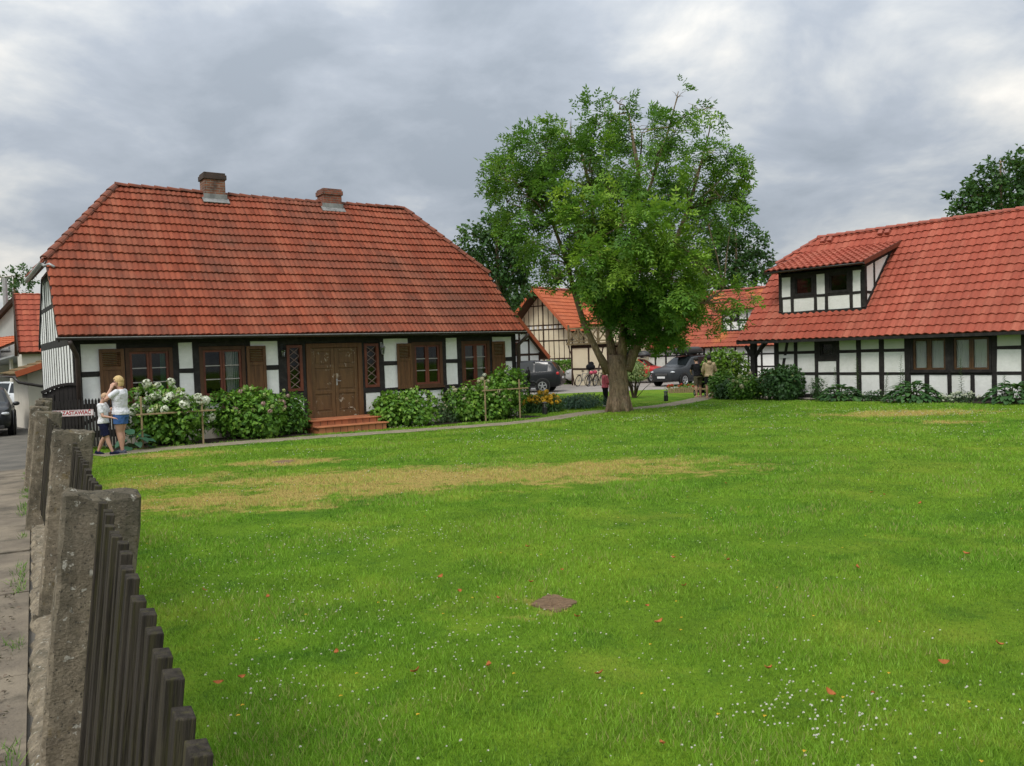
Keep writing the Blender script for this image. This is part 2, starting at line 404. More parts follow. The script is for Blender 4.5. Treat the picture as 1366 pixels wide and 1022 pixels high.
# fence line along the street
FP = [(at(u, v, y).x, y) for u, v, y in ((130,655,2.92),(95,578,5.66),(61.5,547,9.0),(52,535,12.3),(57,526,15.6),(60,522,17.3))]
FD = Vector((-.502, .865, 0)).normalized(); FN = Vector((-FD.y, FD.x, 0))*1.0   # FN points to the street side (-x)
if FN.x > 0: FN = -FN
def fence_pt(s, off=0, z=0):   # s metres along from the first post
    p = Vector((FP[0][0], FP[0][1], 0))+FD*s+FN*off
    return Vector((p.x, p.y, gz(p.y)+z))
s0, s1 = -8, 60
def strip(name, o0, o1, m, h, a=s0, b=s1):
    ps = [fence_pt(a, o0), fence_pt(a, o1), fence_pt(b, o1), fence_pt(b, o0)]
    return sheet(name, [(p.x, p.y) for p in ps], m, h)
strip('street', .12, 9.5, M['asphalt'], .004)
# pavement of cracked concrete slabs beside the fence
pv = MB(); s = -6.0; random.seed(3)
while s < 14:
    L = random.uniform(1.1, 2.1); w = .95+random.uniform(-.03, .03)
    a = [fence_pt(s+.012+random.uniform(-.05,.05), .28), fence_pt(s+.012, .28+w), fence_pt(s+L-.012, .28+w+random.uniform(-.03,.03)), fence_pt(s+L-.012+random.uniform(-.05,.05), .28)]
    z = .02+random.uniform(0, .012); tl = random.uniform(-.012, .012)
    pv.prism([Vector((q.x, q.y, q.z-.02)) for q in a], (0,0,.02+z))
    s += L
tag(pv.build('pavement', M['slab']), kind='structure')
# rough concrete footing under the fence
ft = MB(); n = 170; vs = []
for i in range(n+1):
    s = -4+i*(22/n)
    for off, z in ((.27,.0),(.24,.05),(.21,.075),(.04,.10),(-.02,.0)):
        vs.append(fence_pt(s, off+random.uniform(-.03,.03)*(off > .1), z+random.uniform(-.028,.028)*(z > 0)))
ft.add(vs, [(i*5+k, i*5+k+1, (i+1)*5+k+1, (i+1)*5+k) for i in range(n) for k in range(4)])
tag(ft.build('footing', M['concrete']), kind='structure')

# footpath over the lawn
PATH = [(128,608),(200,601),(300,592.5),(420,583.5),(515,577),(600,571),(690,564),(740,558),(795,549.5),(850,545),(900,539),(935,532),(962,524),(985,517)]
pc = [G(u, v) for u, v in PATH]
def smooth_line(pts, k=5):
    out = []
    for i in range(len(pts)-1):
        p0 = pts[max(i-1,0)]; p1 = pts[i]; p2 = pts[i+1]; p3 = pts[min(i+2,len(pts)-1)]
        for j in range(k):
            t = j/k
            out.append(.5*((2*p1)+(p2-p0)*t+(2*p0-5*p1+4*p2-p3)*t*t+(3*p1-p0-3*p2+p3)*t**3))
    return out+[pts[-1]]
pl = smooth_line(pc); PATH_XY = np.array([(p.x, p.y) for p in pl]); pm = MB(); vs = []
for i, p in enumerate(pl):
    d = pl[min(i+1,len(pl)-1)]-pl[max(i-1,0)]; nrm = Vector((-d.y, d.x, 0)).normalized()
    for o in (-.45+random.uniform(-.06,.06), .45+random.uniform(-.06,.06)):
        q = p+nrm*o; vs.append((q.x, q.y, gz(q.y)+.007))
pm.add(vs, [(2*i, 2*i+1, 2*i+3, 2*i+2) for i in range(len(pl)-1)])
tag(pm.build('path', M['path']), kind='structure')
sheet('parking_lot', [(-6,40.5),(2.5,41.5),(7.5,42.5),(9.5,40.5),(12.5,41),(19,43),(20,60),(-6,64)], M['gravel'], .004)
# ================================================================ building helpers
def tile_roof(name, poly, O, U, V, tw, tg, m, parent, amp=.03, step=.028, seg=6, deck=True, deckmat=None):
    """real pantile relief over a convex polygon given in (u along eave, v up the slope)"""
    O = Vector(O); U = Vector(U).normalized(); V = Vector(V).normalized(); N = U.cross(V).normalized()
    u0 = min(p[0] for p in poly)-.02; u1 = max(p[0] for p in poly)+.02; v0 = min(p[1] for p in poly); v1 = max(p[1] for p in poly)
    c0 = math.floor(u0/tw); c1 = math.ceil(u1/tw); r0 = math.floor((v0+1e-4)/tg); r1 = math.ceil(v1/tg)
    nu = (c1-c0)*seg+1
    us = [c0*tw+i*tw/seg for i in range(nu)]
    prof = [amp*(.5-.5*math.cos(2*PI*((i % seg)/seg)))**.8 for i in range(nu)]
    rr = random.Random(len(poly)*7+int(abs(O.x*31+O.y*17))+11)
    sag = [.012*math.sin(u*.9+1)+.008*math.sin(u*2.3) for u in us]
    bm = bmesh.new(); uvl = bm.loops.layers.uv.new('UVMap'); prev = None
    for r in range(r0, r1):
        jit = [rr.uniform(-.006, .006) for _ in range(c1-c0+1)]; lift = [rr.uniform(-.004, .005) for _ in range(c1-c0+1)]
        lo = [bm.verts.new(O+U*us[i]+V*(r*tg+jit[i//seg])+N*(prof[i]+step+lift[i//seg]+sag[i])) for i in range(nu)]
        hi = [bm.verts.new(O+U*us[i]+V*((r+1)*tg)+N*(prof[i]*.8+sag[i])) for i in range(nu)]
        fs = []
        for i in range(nu-1):
            fs.append((bm.faces.new((lo[i], lo[i+1], hi[i+1], hi[i])), i))
            if prev: fs.append((bm.faces.new((prev[i], prev[i+1], lo[i+1], lo[i])), i))
            else:
                b0 = bm.verts.new(lo[i].co-N*(step+.01)); b1 = bm.verts.new(lo[i+1].co-N*(step+.01))
                fs.append((bm.faces.new((b0, b1, lo[i+1], lo[i])), i))
        for f, i in fs:
            for lp in f.loops: lp[uvl].uv = (c0+i//seg+.5, r+.5)
        prev = hi
    n = len(poly)
    for k in range(n):
        a = poly[k]; b = poly[(k+1) % n]
        if abs(a[1]-v0) < 1e-3 and abs(b[1]-v0) < 1e-3: continue
        e = (U*(b[0]-a[0])+V*(b[1]-a[1])).normalized(); out = e.cross(N)
        bmesh.ops.bisect_plane(bm, geom=bm.verts[:]+bm.edges[:]+bm.faces[:], plane_co=O+U*a[0]+V*a[1], plane_no=out, clear_outer=True)
    me = bpy.data.meshes.new(name); bm.to_mesh(me); bm.free()
    o = link_mesh(name, me, m, parent)
    if deck:
        d = MB(); d.prism([O+U*p[0]+V*p[1]-N*.02 for p in poly], -N*.07); d.build('roof_deck', deckmat or M['soffit'], o)
    return o
def caps(mb, p, q, r=.11, L=.36, n=6, up=(0,0,1)):
    """overlapping half round ridge tiles from p to q"""
    p = Vector(p); q = Vector(q); a = q-p; tot = a.length; a.normalize(); u = Vector(up); u = (u-a*u.dot(a)).normalized(); s = a.cross(u)
    k = max(1, round(tot/L)); L = tot/k
    for i in range(k):
        vs = []
        for (t, rad, dz) in ((i*L-.03, r, .02), ((i+1)*L, r*.86, .0)):
            for j in range(n+1):
                an = PI*j/n; vs.append(p+a*t+s*math.cos(an)*rad+u*(math.sin(an)*rad*.85+dz+random.uniform(-.004,.004)))
        for (t, rad, dz) in ((i*L-.03, r*.75, .0),):
            for j in range(n+1):
                an = PI*j/n; vs.append(p+a*t+s*math.cos(an)*rad+u*(math.sin(an)*rad*.8+dz))
        m = n+1
        mb.add(vs, [(j, j+1, m+j+1, m+j) for j in range(n)]+[(2*m+j, 2*m+j+1, j+1, j) for j in range(n)])

class Wall:
    """a vertical wall plane inside a thing: P(t, z, out) gives local points"""
    def __init__(s, parent, o, d, out):
        s.p = parent; s.o = Vector(o); s.d = Vector(d).normalized(); s.n = Vector(out).normalized()
        s.pan = MB(); s.tim = MB(); s.extra = {}
    def P(s, t, z, o=0): return s.o+s.d*t+s.n*o+Vector((0,0,z))
    def bx(s, mb, t0, t1, z0, z1, o0, o1):
        mb.corners([s.P(t0,z0,o1), s.P(t1,z0,o1), s.P(t1,z0,o0), s.P(t0,z0,o0), s.P(t0,z1,o1), s.P(t1,z1,o1), s.P(t1,z1,o0), s.P(t0,z1,o0)])
    def panel(s, t0, t1, z0, z1, mb=None): s.bx(mb or s.pan, t0-.015, t1+.015, z0-.015, z1+.015, -.14, 0)
    def hewn(s, t0, t1, z0, z1, o0, o1, vert):     # hand-hewn beam: edges wander a little along its length
        n = max(1, int(((z1-z0) if vert else (t1-t0))/.45)); j = lambda: random.uniform(-.009,.009); vs = []
        for i in range(n+1):
            q = i/n
            if vert:
                z = z0+(z1-z0)*q; a = t0+j(); b = t1+j(); vs += [s.P(a,z,o1), s.P(b,z,o1), s.P(b,z,o0), s.P(a,z,o0)]
            else:
                t = t0+(t1-t0)*q; a = z0+j()*.8; b = z1+j()*.8; vs += [s.P(t,a,o1), s.P(t,b,o1), s.P(t,b,o0), s.P(t,a,o0)]
        s.tim.add(vs, [(i*4+k, i*4+(k+1) % 4, (i+1)*4+(k+1) % 4, (i+1)*4+k) for i in range(n) for k in range(4)]+[(3,2,1,0),(4*n,4*n+1,4*n+2,4*n+3)])
    def post(s, t0, t1, z0, z1, o=.02): s.hewn(t0, t1, z0, z1, -.16, o+random.uniform(0,.004), True)
    def rail(s, t0, t1, z0, z1, o=.012): s.hewn(t0, t1, z0, z1, -.15, o+random.uniform(0,.003), False)
    def brace(s, t0, z0, t1, z1, w=.12, o=.008, d=.14):
        a = s.P(t0, z0, o-d/2); b = s.P(t1, z1, o-d/2); s.tim.bar(a, b, d, w, up=s.n.cross((b-a).normalized()))
    def poly(s, pts, mb, o0=-.14, o1=0): mb.prism([s.P(t, z, o0) for t, z in pts], s.n*(o1-o0))
    def done(s, wall='wall', frame='timber_frame', mw='plaster', mt='timber'):
        r = []
        if s.pan.v: r.append(s.pan.build(wall, M[mw], s.p))
        if s.tim.v: r.append(s.tim.build(frame, M[mt], s.p, bevel=.006))
        return r

def window(w, t0, t1, z0, z1, cas=2, rows=3, casing=.09, frame_mat='sash', casing_mat='casing', sash=.055, curtain=None, munt='muntin', inset=.05, sill=True, pane='glass'):
    """casing on the wall, sashes with glazing bars, a glass pane in each sash and curtains behind"""
    c = MB()
    w.bx(c, t0, t0+casing, z0, z1, -.12, .03); w.bx(c, t1-casing, t1, z0, z1, -.12, .03)
    w.bx(c, t0+casing, t1-casing, z1-casing, z1, -.12, .026)
    w.bx(c, t0+casing, t1-casing, z0, z0+casing*.8, -.12, .027)
    if sill: w.bx(c, t0-.03, t1+.03, z0-.045, z0-.002, -.05, .075)
    f = c.build('window', M[casing_mat], w.p, bevel=.004)
    a0 = t0+casing; a1 = t1-casing; b0 = z0+casing*.8; b1 = z1-casing; cw = (a1-a0)/cas
    for i in range(cas):
        s = MB(); l = a0+i*cw+.004; r = a0+(i+1)*cw-.004
        w.bx(s, l, l+sash, b0, b1, -.08, -.01); w.bx(s, r-sash, r, b0, b1, -.08, -.01)
        w.bx(s, l+sash, r-sash, b0, b0+sash, -.08, -.012); w.bx(s, l+sash, r-sash, b1-sash, b1, -.08, -.012)
        so = s.build('sash', M[frame_mat], f)
        if rows > 1:
            mu = MB()
            for k in range(1, rows):
                z = b0+sash+(b1-b0-2*sash)*k/rows; w.bx(mu, l+sash, r-sash, z-.012, z+.012, -.07, -.02)
            mu.build('glazing_bar', M[munt], f)
        g = MB(); w.bx(g, l+sash*.8, r-sash*.8, b0+sash*.8, b1-sash*.8, -.055, -.047); g.build('pane', M[pane], f)
    for (ct0, ct1, m) in (curtain or []):
        q = MB(); n = 26; vs = []
        for k in range(n+1):
            t = a0+(a1-a0)*(ct0+(ct1-ct0)*k/n); o = -.125+.02*math.sin(k*1.7)+.01*math.sin(k*3.1)
            vs += [w.P(t, b0-.02, o), w.P(t, b1+.02, o)]
        q.add(vs, [(2*k, 2*k+2, 2*k+3, 2*k+1) for k in range(n)]); q.build('curtain', m, f, smooth=True)
    return f
def gutter(mb, p, q, r=.065, n=7):
    p = Vector(p); q = Vector(q); a = (q-p).normalized(); s = a.cross(Vector((0,0,1))).normalized(); vs = []
    for e in (p, q):
        for j in range(n+1):
            an = PI+PI*j/n; vs.append(e+s*math.cos(an)*r+Vector((0,0,math.sin(an)*r)))
        for j in range(n, -1, -1):
            an = PI+PI*j/n; vs.append(e+s*math.cos(an)*r*.86+Vector((0,0,math.sin(an)*r*.86)))
    m = 2*n+2
    mb.add(vs, [(j, (j+1) % m, m+(j+1) % m, m+j) for j in range(m)]+[tuple(range(m)), tuple(range(2*m-1, m-1, -1))])
def cloth(name, c, t=.5):
    n = NT(name); col = n.mix(n.noise(n.scale(n.obj(), (20,20,.6)), 3, 4), tuple(x*.7 for x in c), c)
    b = n.bsdf(col, .9, .1); tr = n.n('ShaderNodeBsdfTranslucent'); n.l(col, tr.inputs[0])
    mx = n.n('ShaderNodeMixShader'); mx.inputs[0].default_value = t; n.l(b.outputs[0], mx.inputs[1]); n.l(tr.outputs[0], mx.inputs[2]); return n.done(mx)
M['curtain_green'] = cloth('green_curtain', (.12,.26,.17)); M['curtain_white'] = cloth('white_curtain', (.7,.72,.68)); M['curtain_lace'] = cloth('lace_curtain', (.88,.89,.85), .3)
# ================================================================ the long half-timbered house on the left
THA = .9726; OA = Vector((-10.18, 18.6, -.26)); RZA = PI/2-THA
LA, SA, ZE, ZR, HL, HR, HZ = 12.85, 4.362, 2.616, 6.985, 2.05, 1.78, 4.56
HA = empty('timbered_house', OA, RZA, 'long half-timbered house with old red half-hipped roof, two brick chimneys and brown double door', 'house')
def A2W(x, y, z=0):
    p = Matrix.Rotation(RZA, 3, 'Z') @ Vector((x, y, 0)); q = OA+p; return Vector((q.x, q.y, gz(q.y)+z))
sl = math.hypot(SA, ZR-ZE); sv = Vector((0, SA, ZR-ZE)).normalized(); svb = Vector((0, -SA, ZR-ZE)).normalized()
vh = (HZ-ZE)/(ZR-ZE)*sl; yh = SA*(HZ-ZE)/(ZR-ZE)
rf = tile_roof('roof', [(0,0),(LA,0),(LA,vh),(LA-HR,sl),(HL,sl),(0,vh)], (0,0,ZE), (1,0,0), sv, .14, .345, M['tile_a'], HA, .026, .040, seg=5)
tile_roof('rear_roof', [(0,0),(LA-.3,0),(LA-.3,vh),(LA-HL,sl),(HR,sl),(0,vh)], (LA,2*SA,ZE), (-1,0,0), svb, .205, .345, M['tile_a'], rf, .028, .03, seg=3)
hs = math.hypot(HL, ZR-HZ); hw = 2*(SA-yh)
tile_roof('hip', [(0,0),(hw,0),(hw/2,hs)], (0,2*SA-yh,HZ), (0,-1,0), Vector((HL,0,ZR-HZ)), .205, .345, M['tile_a'], rf, .028, .03, seg=4)
hs2 = math.hypot(HR, ZR-HZ)
tile_roof('hip', [(0,0),(hw,0),(hw/2,hs2)], (LA,yh,HZ), (0,1,0), Vector((-HR,0,ZR-HZ)), .205, .345, M['tile_a'], rf, .028, .03, seg=4)
c = MB(); R0 = Vector((HL,SA,ZR-.01)); R1 = Vector((LA-HR,SA,ZR-.01))
mid = (R0+R1)/2+Vector((0,0,-.05))
caps(c, R0, mid, .12); caps(c, mid, R1, .12)
for p, q in (((0,yh,HZ),R0), ((0,2*SA-yh,HZ),R0), ((LA,yh,HZ),R1), ((LA,2*SA-yh,HZ),R1)): caps(c, Vector(p)+Vector((0,0,.03)), q, .11)
c.build('ridge_tiles', M['ridge'], rf)
# verge boards below the hips
vb = MB()
for x in (.02, LA-.05):
    vb.bar((x,.03,ZE-.06), (x,yh,HZ-.06), .03, .16, up=(0,-1,1)); x = max(x, .31); vb.bar((x,2*SA-.03,ZE-.06), (x,2*SA-yh,HZ-.06), .03, .16, up=(0,1,1))
vb.build('verge_board', M['timber'], HA)
M['oldzinc'] = mat('old_zinc', (.30,.30,.29), (.17,.17,.165), .7, .3, 6, bump=.3, metallic=.2)
# chimneys astride the ridge
for i, (x0, x1, zt, y0, y1, mm) in enumerate(((4.36,5.02,7.52,SA-.29,SA+.25,'brick'), (8.02,8.70,7.36,SA-.29,SA+.25,'brick_red'))):
    b = MB(); b.box(x0+.03, x1-.03, y0, y1, 6.2, zt-.17)
    ch = b.build('chimney', M[mm], rf, bevel=.01)
    b = MB(); b.box(x0-.01, x1+.01, y0-.035, y1+.035, zt-.17, zt-.03); b.box(x0+.02, x1-.02, y0-.01, y1+.01, zt-.03, zt+.03)
    b.build('chimney_cap', M['brick_dark' if i == 0 else mm], ch, bevel=.012)
    b = MB(); yf = y0-.05; zf = ZE+(ZR-ZE)*yf/SA+.055
    b.obox(((x0+x1)/2, yf, zf+.02), ((x1-x0)/2+.05,0,0), sv*.11, Vector((0,-sv.z,sv.y))*.012)
    b.box(x0-.01, x1+.01, y0-.014, y0+.01, zf, zf+.22)
    b.build('flashing', M['oldzinc'], ch)
# gutters and downpipes
g_ = MB(); gutter(g_, (-.05,-.06,ZE-.02), (LA+.02,-.06,ZE-.035)); g_.build('gutter', M['gutter'], HA, smooth=True)
g_ = MB(); g_.box(-.05, LA+.02, -.127, -.118, ZE-.028, ZE-.014); g_.build('gutter_lip', M['zinc'], HA)
g_ = MB(); gutter(g_, (-.07,yh-.05,HZ-.04), (-.07,2*SA-yh+.05,HZ-.06)); g_.build('gutter', M['zinc'], HA, smooth=True)
p_ = MB(); p_.tube([(-.07,yh+.05,HZ-.1),(-.03,yh-.15,HZ-.16),(.06,yh-.22,HZ-.12),(.16,yh-.3,HZ-.2)], .035, 8); p_.build('hip_spout', M['zinc'], HA, smooth=True)
for xx, sx in ((.36, 1), (12.80, -1)):
    p_ = MB(); x2 = xx+.02*sx
    p_.tube([(xx-.15*sx,-.06,ZE-.09),(xx-.12*sx,-.05,ZE-.16),(x2,.25,ZE-.42),(x2+.02,.31,ZE-.5),(x2+.02,.31,.15)], .055, 10)
    p_.build('downpipe', M['pipe'], HA, smooth=True)
# front wall
wa = Wall(HA, (0,.42,0), (1,0,0), (0,-1,0))
ZT, ZM0, ZM1, ZL0, ZL1, ZS = 2.45, 1.69, 1.81, .94, 1.05, .42
posts = [(.33,.475),(1.25,1.43),(2.5,2.645),(2.98,3.13),(4.27,4.42),(5.14,5.36),(8.05,8.2),(8.98,9.1),(10.11,10.24),(10.63,10.78),(11.79,11.9),(12.63,12.78)]
for a, b in posts: wa.post(a, b, .3, ZT+.005)
wa.rail(.33, 12.78, ZT, 2.585, .024)
wa.rail(.33, 5.9, .28, ZS, .026); wa.rail(7.5, 12.78, .28, ZS, .026)
bays = [(.475,1.25),(2.645,2.98),(4.42,5.14),(8.2,8.98),(10.24,10.63),(11.9,12.63)]
for a, b in bays:
    wa.panel(a, b, ZM1, ZT); wa.panel(a, b, ZL1, ZM0); wa.panel(a, b, ZS, ZL0)
    wa.rail(a, b, ZM0, ZM1); wa.rail(a, b, ZL0, ZL1)
for a, b in [(1.43,2.5),(3.13,4.27),(9.1,10.11),(10.78,11.79)]:
    wa.rail(a, b, ZL0-.03, ZL1-.06); wa.panel(a, (a+b)/2-.06, ZS, ZL0-.03); wa.panel((a+b)/2+.06, b, ZS, ZL0-.03); wa.post((a+b)/2-.06, (a+b)/2+.06, .42, ZL0-.03)
    wa.rail(a, b, 2.34, ZT, .006)
for a, b in [(5.36,5.9),(7.52,8.05)]:
    wa.panel(a, b, ZS, ZL0); wa.rail(a, b, ZL0, ZL1+.03); wa.rail(a, b, 2.34, ZT, .006)
wa.rail(5.88, 7.54, 2.36, ZT, .006)
wa.post(5.8, 5.9, .3, 2.45, .01); wa.post(7.52, 7.6, .3, 2.45, .01)
pb = MB(); wa.bx(pb, .34, 12.77, -.3, .28, -.2, .03); pb.build('plinth', M['beige'], HA)
# windows with their curtains
window(wa, 1.43, 2.50, 1.03, 2.34, rows=3, curtain=[(.80,1.0,M['curtain_green']),(.0,.09,M['curtain_green'])])
window(wa, 3.13, 4.27, 1.03, 2.34, rows=3, curtain=[(.62,.97,M['curtain_white']),(.8,1.0,M['curtain_green'])])
window(wa, 9.10, 10.11, 1.03, 2.34, rows=3, curtain=[(.50,.57,M['curtain_white'])])
window(wa, 10.78, 11.79, 1.03, 2.34, rows=3, curtain=[(.62,.9,M['curtain_white'])])
# flowers in pots on the first sill are read through the glass as dark leaves
M['latticebar'] = mat('lattice_bar', (.27,.19,.155), (.2,.13,.105), .6, .3, 6, bump=.1)
def lattice(a, b, z0, z1):
    c = MB(); cs = .075
    wa.bx(c, a, a+cs, z0, z1, -.1, .03); wa.bx(c, b-cs, b, z0, z1, -.1, .03); wa.bx(c, a+cs, b-cs, z1-cs, z1, -.1, .026); wa.bx(c, a+cs, b-cs, z0, z0+cs, -.1, .026)
    f = c.build('lattice_window', M['sash'], HA, bevel=.004)
    l = MB(); ia, ib, ja, jb = a+cs, b-cs, z0+cs, z1-cs; n = 5; h = (jb-ja)/n
    for k in range(n):
        zc = ja+h*(k+.5)
        for s_ in (-1, 1):
            p = wa.P(ia, zc-s_*h/2, -.03+.004*s_); q = wa.P(ib, zc+s_*h/2, -.03+.004*s_); l.bar(p, q, .016, .02, up=(0,-1,0))
    l.build('lattice', M['latticebar'], f)
    l2 = MB()
    wa.bx(l2, ia, ib, ja, jb, -.07, -.06); l2.build('pane', M['glass'], f)
lattice(5.37, 5.80, 1.09, 2.33); lattice(7.60, 8.04, 1.09, 2.33)
# shutters thrown open against the wall
def shutter(a, b, z0, z1):
    s = MB(); st = .075
    wa.bx(s, a, a+st, z0, z1, .035, .075); wa.bx(s, b-st, b, z0, z1, .035, .075)
    for z, h in ((z1-.085,.085), (z1-.50,.07), (z0,.1)): wa.bx(s, a+st, b-st, z, z+h, .036, .073)
    wa.bx(s, a+st, b-st, z0+.1, z1-.50, .038, .056)
    n = 3; w3 = (b-a-2*st)/n
    for k in range(1, n): wa.bx(s, a+st+k*w3-.004, a+st+k*w3+.004, z0+.1, z1-.5, .056, .061)
    o = s.build('shutter', M['shutter'], HA, bevel=.004)
    l = MB(); k = 8; zz = z1-.43; hh = .345/k
    for i in range(k):
        zc = zz+hh*(i+.5); p = wa.P((a+b)/2, zc, .053)
        l.obox(p, wa.d*((b-a)/2-st), wa.n*.02+Vector((0,0,-.012)), (wa.n*.2+Vector((0,0,.9)))*.006)
    l.build('louvres', M['shutter'], o)
shutter(.86, 1.40, 1.00, 2.33); shutter(4.30, 4.80, 1.0, 2.33); shutter(8.60, 9.08, 1.0, 2.31); shutter(11.86, 12.34, 1.0, 2.31)
# double door with worn paint
t = NT('worn_door_paint'); o_ = t.obj()
cc = t.mix(t.ramp(t.noise(t.scale(o_, (3,3,.7)), 4, 6), [(.35, 0.), (.65, 1.)]), (.125,.068,.026), (.085,.044,.018))
ch_ = t.noise(t.scale(o_, (1.1,1,.8)), 6.5, 8, .75, .8); ar_ = t.noise(o_, 1.6, 3)
chip = t.math('MULTIPLY', t.ramp(ch_, [(.588, 0.), (.61, 1.)]), t.ramp(ar_, [(.46, 0.), (.56, 1.)]))
cc = t.mix(chip, cc, (.40,.35,.27)); M['door'] = t.done(t.bsdf(cc, .5, .35, 0, t.noise(o_, 40, 4), .2, .005))
dc = MB()
wa.bx(dc, 5.9, 6.03, .32, 2.36, -.12, .045); wa.bx(dc, 7.39, 7.52, .32, 2.36, -.12, .045); wa.bx(dc, 6.03, 7.39, 2.24, 2.36, -.12, .041)
wa.bx(dc, 5.9, 7.52, .28, .325, -.12, .06)
fr = dc.build('door_frame', M['shutter'], HA, bevel=.006)
for a, b, hnd in ((6.033, 6.705, 0), (6.715, 7.387, 1)):
    d = MB(); wa.bx(d, a, b, .33, 2.235, -.07, -.03); st = .1
    wa.bx(d, a, a+st, .33, 2.235, -.03, -.005); wa.bx(d, b-st, b, .33, 2.235, -.03, -.005)
    for z, h in ((.33,.16),(.98,.09),(1.68,.09),(2.135,.1)): wa.bx(d, a+st, b-st, z, z+h, -.03, -.007)
    for z, h in ((.54,.39),(1.12,.51),(1.82,.26)): wa.bx(d, a+st+.05, b-st-.05, z, z+h, -.03, -.016)
    dd = d.build('door', M['door'], fr, bevel=.006)
    if hnd:
        h = MB(); h.box(*[0]*6) if False else None
        wa.bx(h, a+.03, a+.065, 1.2, 1.38, -.004, .004); h.tube([wa.P(a+.047,1.32,.0), wa.P(a+.047,1.32,.045), wa.P(a+.15,1.315,.045)], .009, 8)
        h.build('handle', M['zinc'], dd)
# wall lanterns either side of the lattice windows
for x in (5.25, 8.125):
    l = MB(); l.tube([wa.P(x,2.30,.0), wa.P(x,2.33,.08), wa.P(x,2.29,.13)], .012, 6); wa.bx(l, x-.03, x+.03, 2.2, 2.36, .02, .034)
    l.lathe([(.01,.09),(.075,.03),(.082,.02),(.03,.0)], wa.P(x,2.19,.13), 8); l.lathe([(.04,.0),(.045,.012),(.0,-.02)], wa.P(x,2.02,.13), 8)
    for k in range(4):
        an = PI/4+k*PI/2; l.bar(wa.P(x,2.02,.13)+Vector((.04*math.cos(an),.04*math.sin(an),0)), wa.P(x,2.2,.13)+Vector((.065*math.cos(an),.065*math.sin(an),0)), .008, .008)
    lo = l.build('wall_lantern', M['black' if x < 6 else 'zinc'], HA)
    g_ = MB(); g_.lathe([(.03,.01),(.055,.17)], wa.P(x,2.02,.13), 8); g_.build('lantern_glass', M['lampglass'], lo)
# left gable: white boarded with dark cover strips
wl = Wall(HA, (.33,.42,0), (0,1,0), (-1,0,0)); LG = 2*SA-.84
def roofz(t):  # gable wall height at distance t from the front wall
    y = t+.42; z = ZE+(ZR-ZE)*min(y, 2*SA-y)/SA-.12
    return min(z, HZ-.05)
pts = [(0,.3),(LG,.3),(LG,roofz(LG)),(2*SA-yh-.42,HZ-.05),(yh-.42,HZ-.05),(0,roofz(0))]
wl.poly(pts, wl.pan); tgap = .0
stp = MB(); tt = .62
while tt < LG-.1:
    wl.bx(stp, tt-.10, tt+.10, .45, roofz(tt)-.02, -.02, .0012); tt += .60
wl.post(-.0, .16, .25, ZE, .003); wl.post(LG-.15, LG, .25, ZE, .003)
wl.rail(.16, LG-.15, 2.46, 2.66, .008); wl.rail(.16, LG-.15, .98, 1.12, .008); wl.rail(.16, LG-.15, .28, .45, .008)
wl.rail(.7, LG-.7, 3.55, 3.67, .008); wl.rail(1.75, LG-1.75, 4.36, 4.50, .008)
wl.post(2.0, 2.12, 2.66, 4.36, .003); wl.post(LG-2.12, LG-2.0, 2.66, 4.36, .003)
stp.build('cover_strips', M['timber'], HA)
wl.done()
wa.done('wall_panel')
window(wl, 1.25, 1.95, 3.3, 4.2, rows=2, casing=.1, frame_mat='casing', sill=False, pane='carglass')
pb = MB(); wl.bx(pb, .03, LG, -.3, .28, -.2, .03); pb.build('plinth', M['beige'], HA)
# plain rear and right walls close the house
rw = MB(); rw.box(.5, 12.62, 2*SA-.55, 2*SA-.42, -.2, 2.5); rw.box(12.64, 12.76, .44, 2*SA-.44, -.2, 2.5)
rw.prism([(12.64,.44,2.5),(12.64,2*SA-.44,2.5),(12.64,2*SA-yh,HZ-.1),(12.64,yh,HZ-.1)], (.12,0,0)); rw.build('rear_wall', M['plaster'], HA)
fl = MB(); fl.box(.5, 12.6, .6, 2*SA-.6, .1, .25); fl.box(.5, 12.6, .5, 2*SA-.5, 2.45, 2.52); fl.box(.5,12.6,3.9,3.98,.25,2.45); fl.build('floor', M['casing'], HA)
# red tiled steps at the door: things of their own are not liftable, they belong to the house
st = MB()
st.box(5.72, 7.62, -.82, .41, -.15, .155); s1_ = st.build('doorstep', M['terracotta'], HA, bevel=.008)
st = MB(); st.box(5.66, 7.68, -.86, -.45, .155, .185); st.box(5.70, 7.60, -.45, .41, .155, .30); st.build('tread', M['terracotta'], s1_, bevel=.008)
st = MB(); st.box(5.64, 7.66, -.50, .405, .302, .335); st.build('tread', M['terracotta'], s1_, bevel=.008)
jt = MB(); xx = 5.9
while xx < 7.6:
    jt.box(xx-.006, xx+.006, -.823, -.5, .0, .15); jt.box(xx-.006, xx+.006, -.453, -.4, .19, .295); xx += .2
jt.build('tile_joints', M['soil'], s1_)
# ================================================================ the half-timbered house on the right
THB = .6819; OB = Vector((8.82, 32.27, -.36)); RZB = THB-PI/2
HB = empty('timbered_house', OB, RZB, 'half-timbered house on the right with bright red roof, wide shed dormer and corner porch', 'house')
def B2W(x, y, z=0):
    p = Matrix.Rotation(RZB, 3, 'Z') @ Vector((x, y, 0)); q = OB+p; return Vector((q.x, q.y, gz(q.y)+z))
def gloc(H, y_):  # ground under a local point
    return 0
SB, ZEB, ZRB, HLB, HZB, LB = 3.81, 2.198, 6.305, 1.36, 5.32, 15.5
kb = (ZRB-ZEB)/SB; slB = math.hypot(SB, ZRB-ZEB); svB = Vector((0, SB, ZRB-ZEB)).normalized(); svBb = Vector((0,-SB,ZRB-ZEB)).normalized()
vhB = (HZB-ZEB)/(ZRB-ZEB)*slB; yhB = SB*(HZB-ZEB)/(ZRB-ZEB)
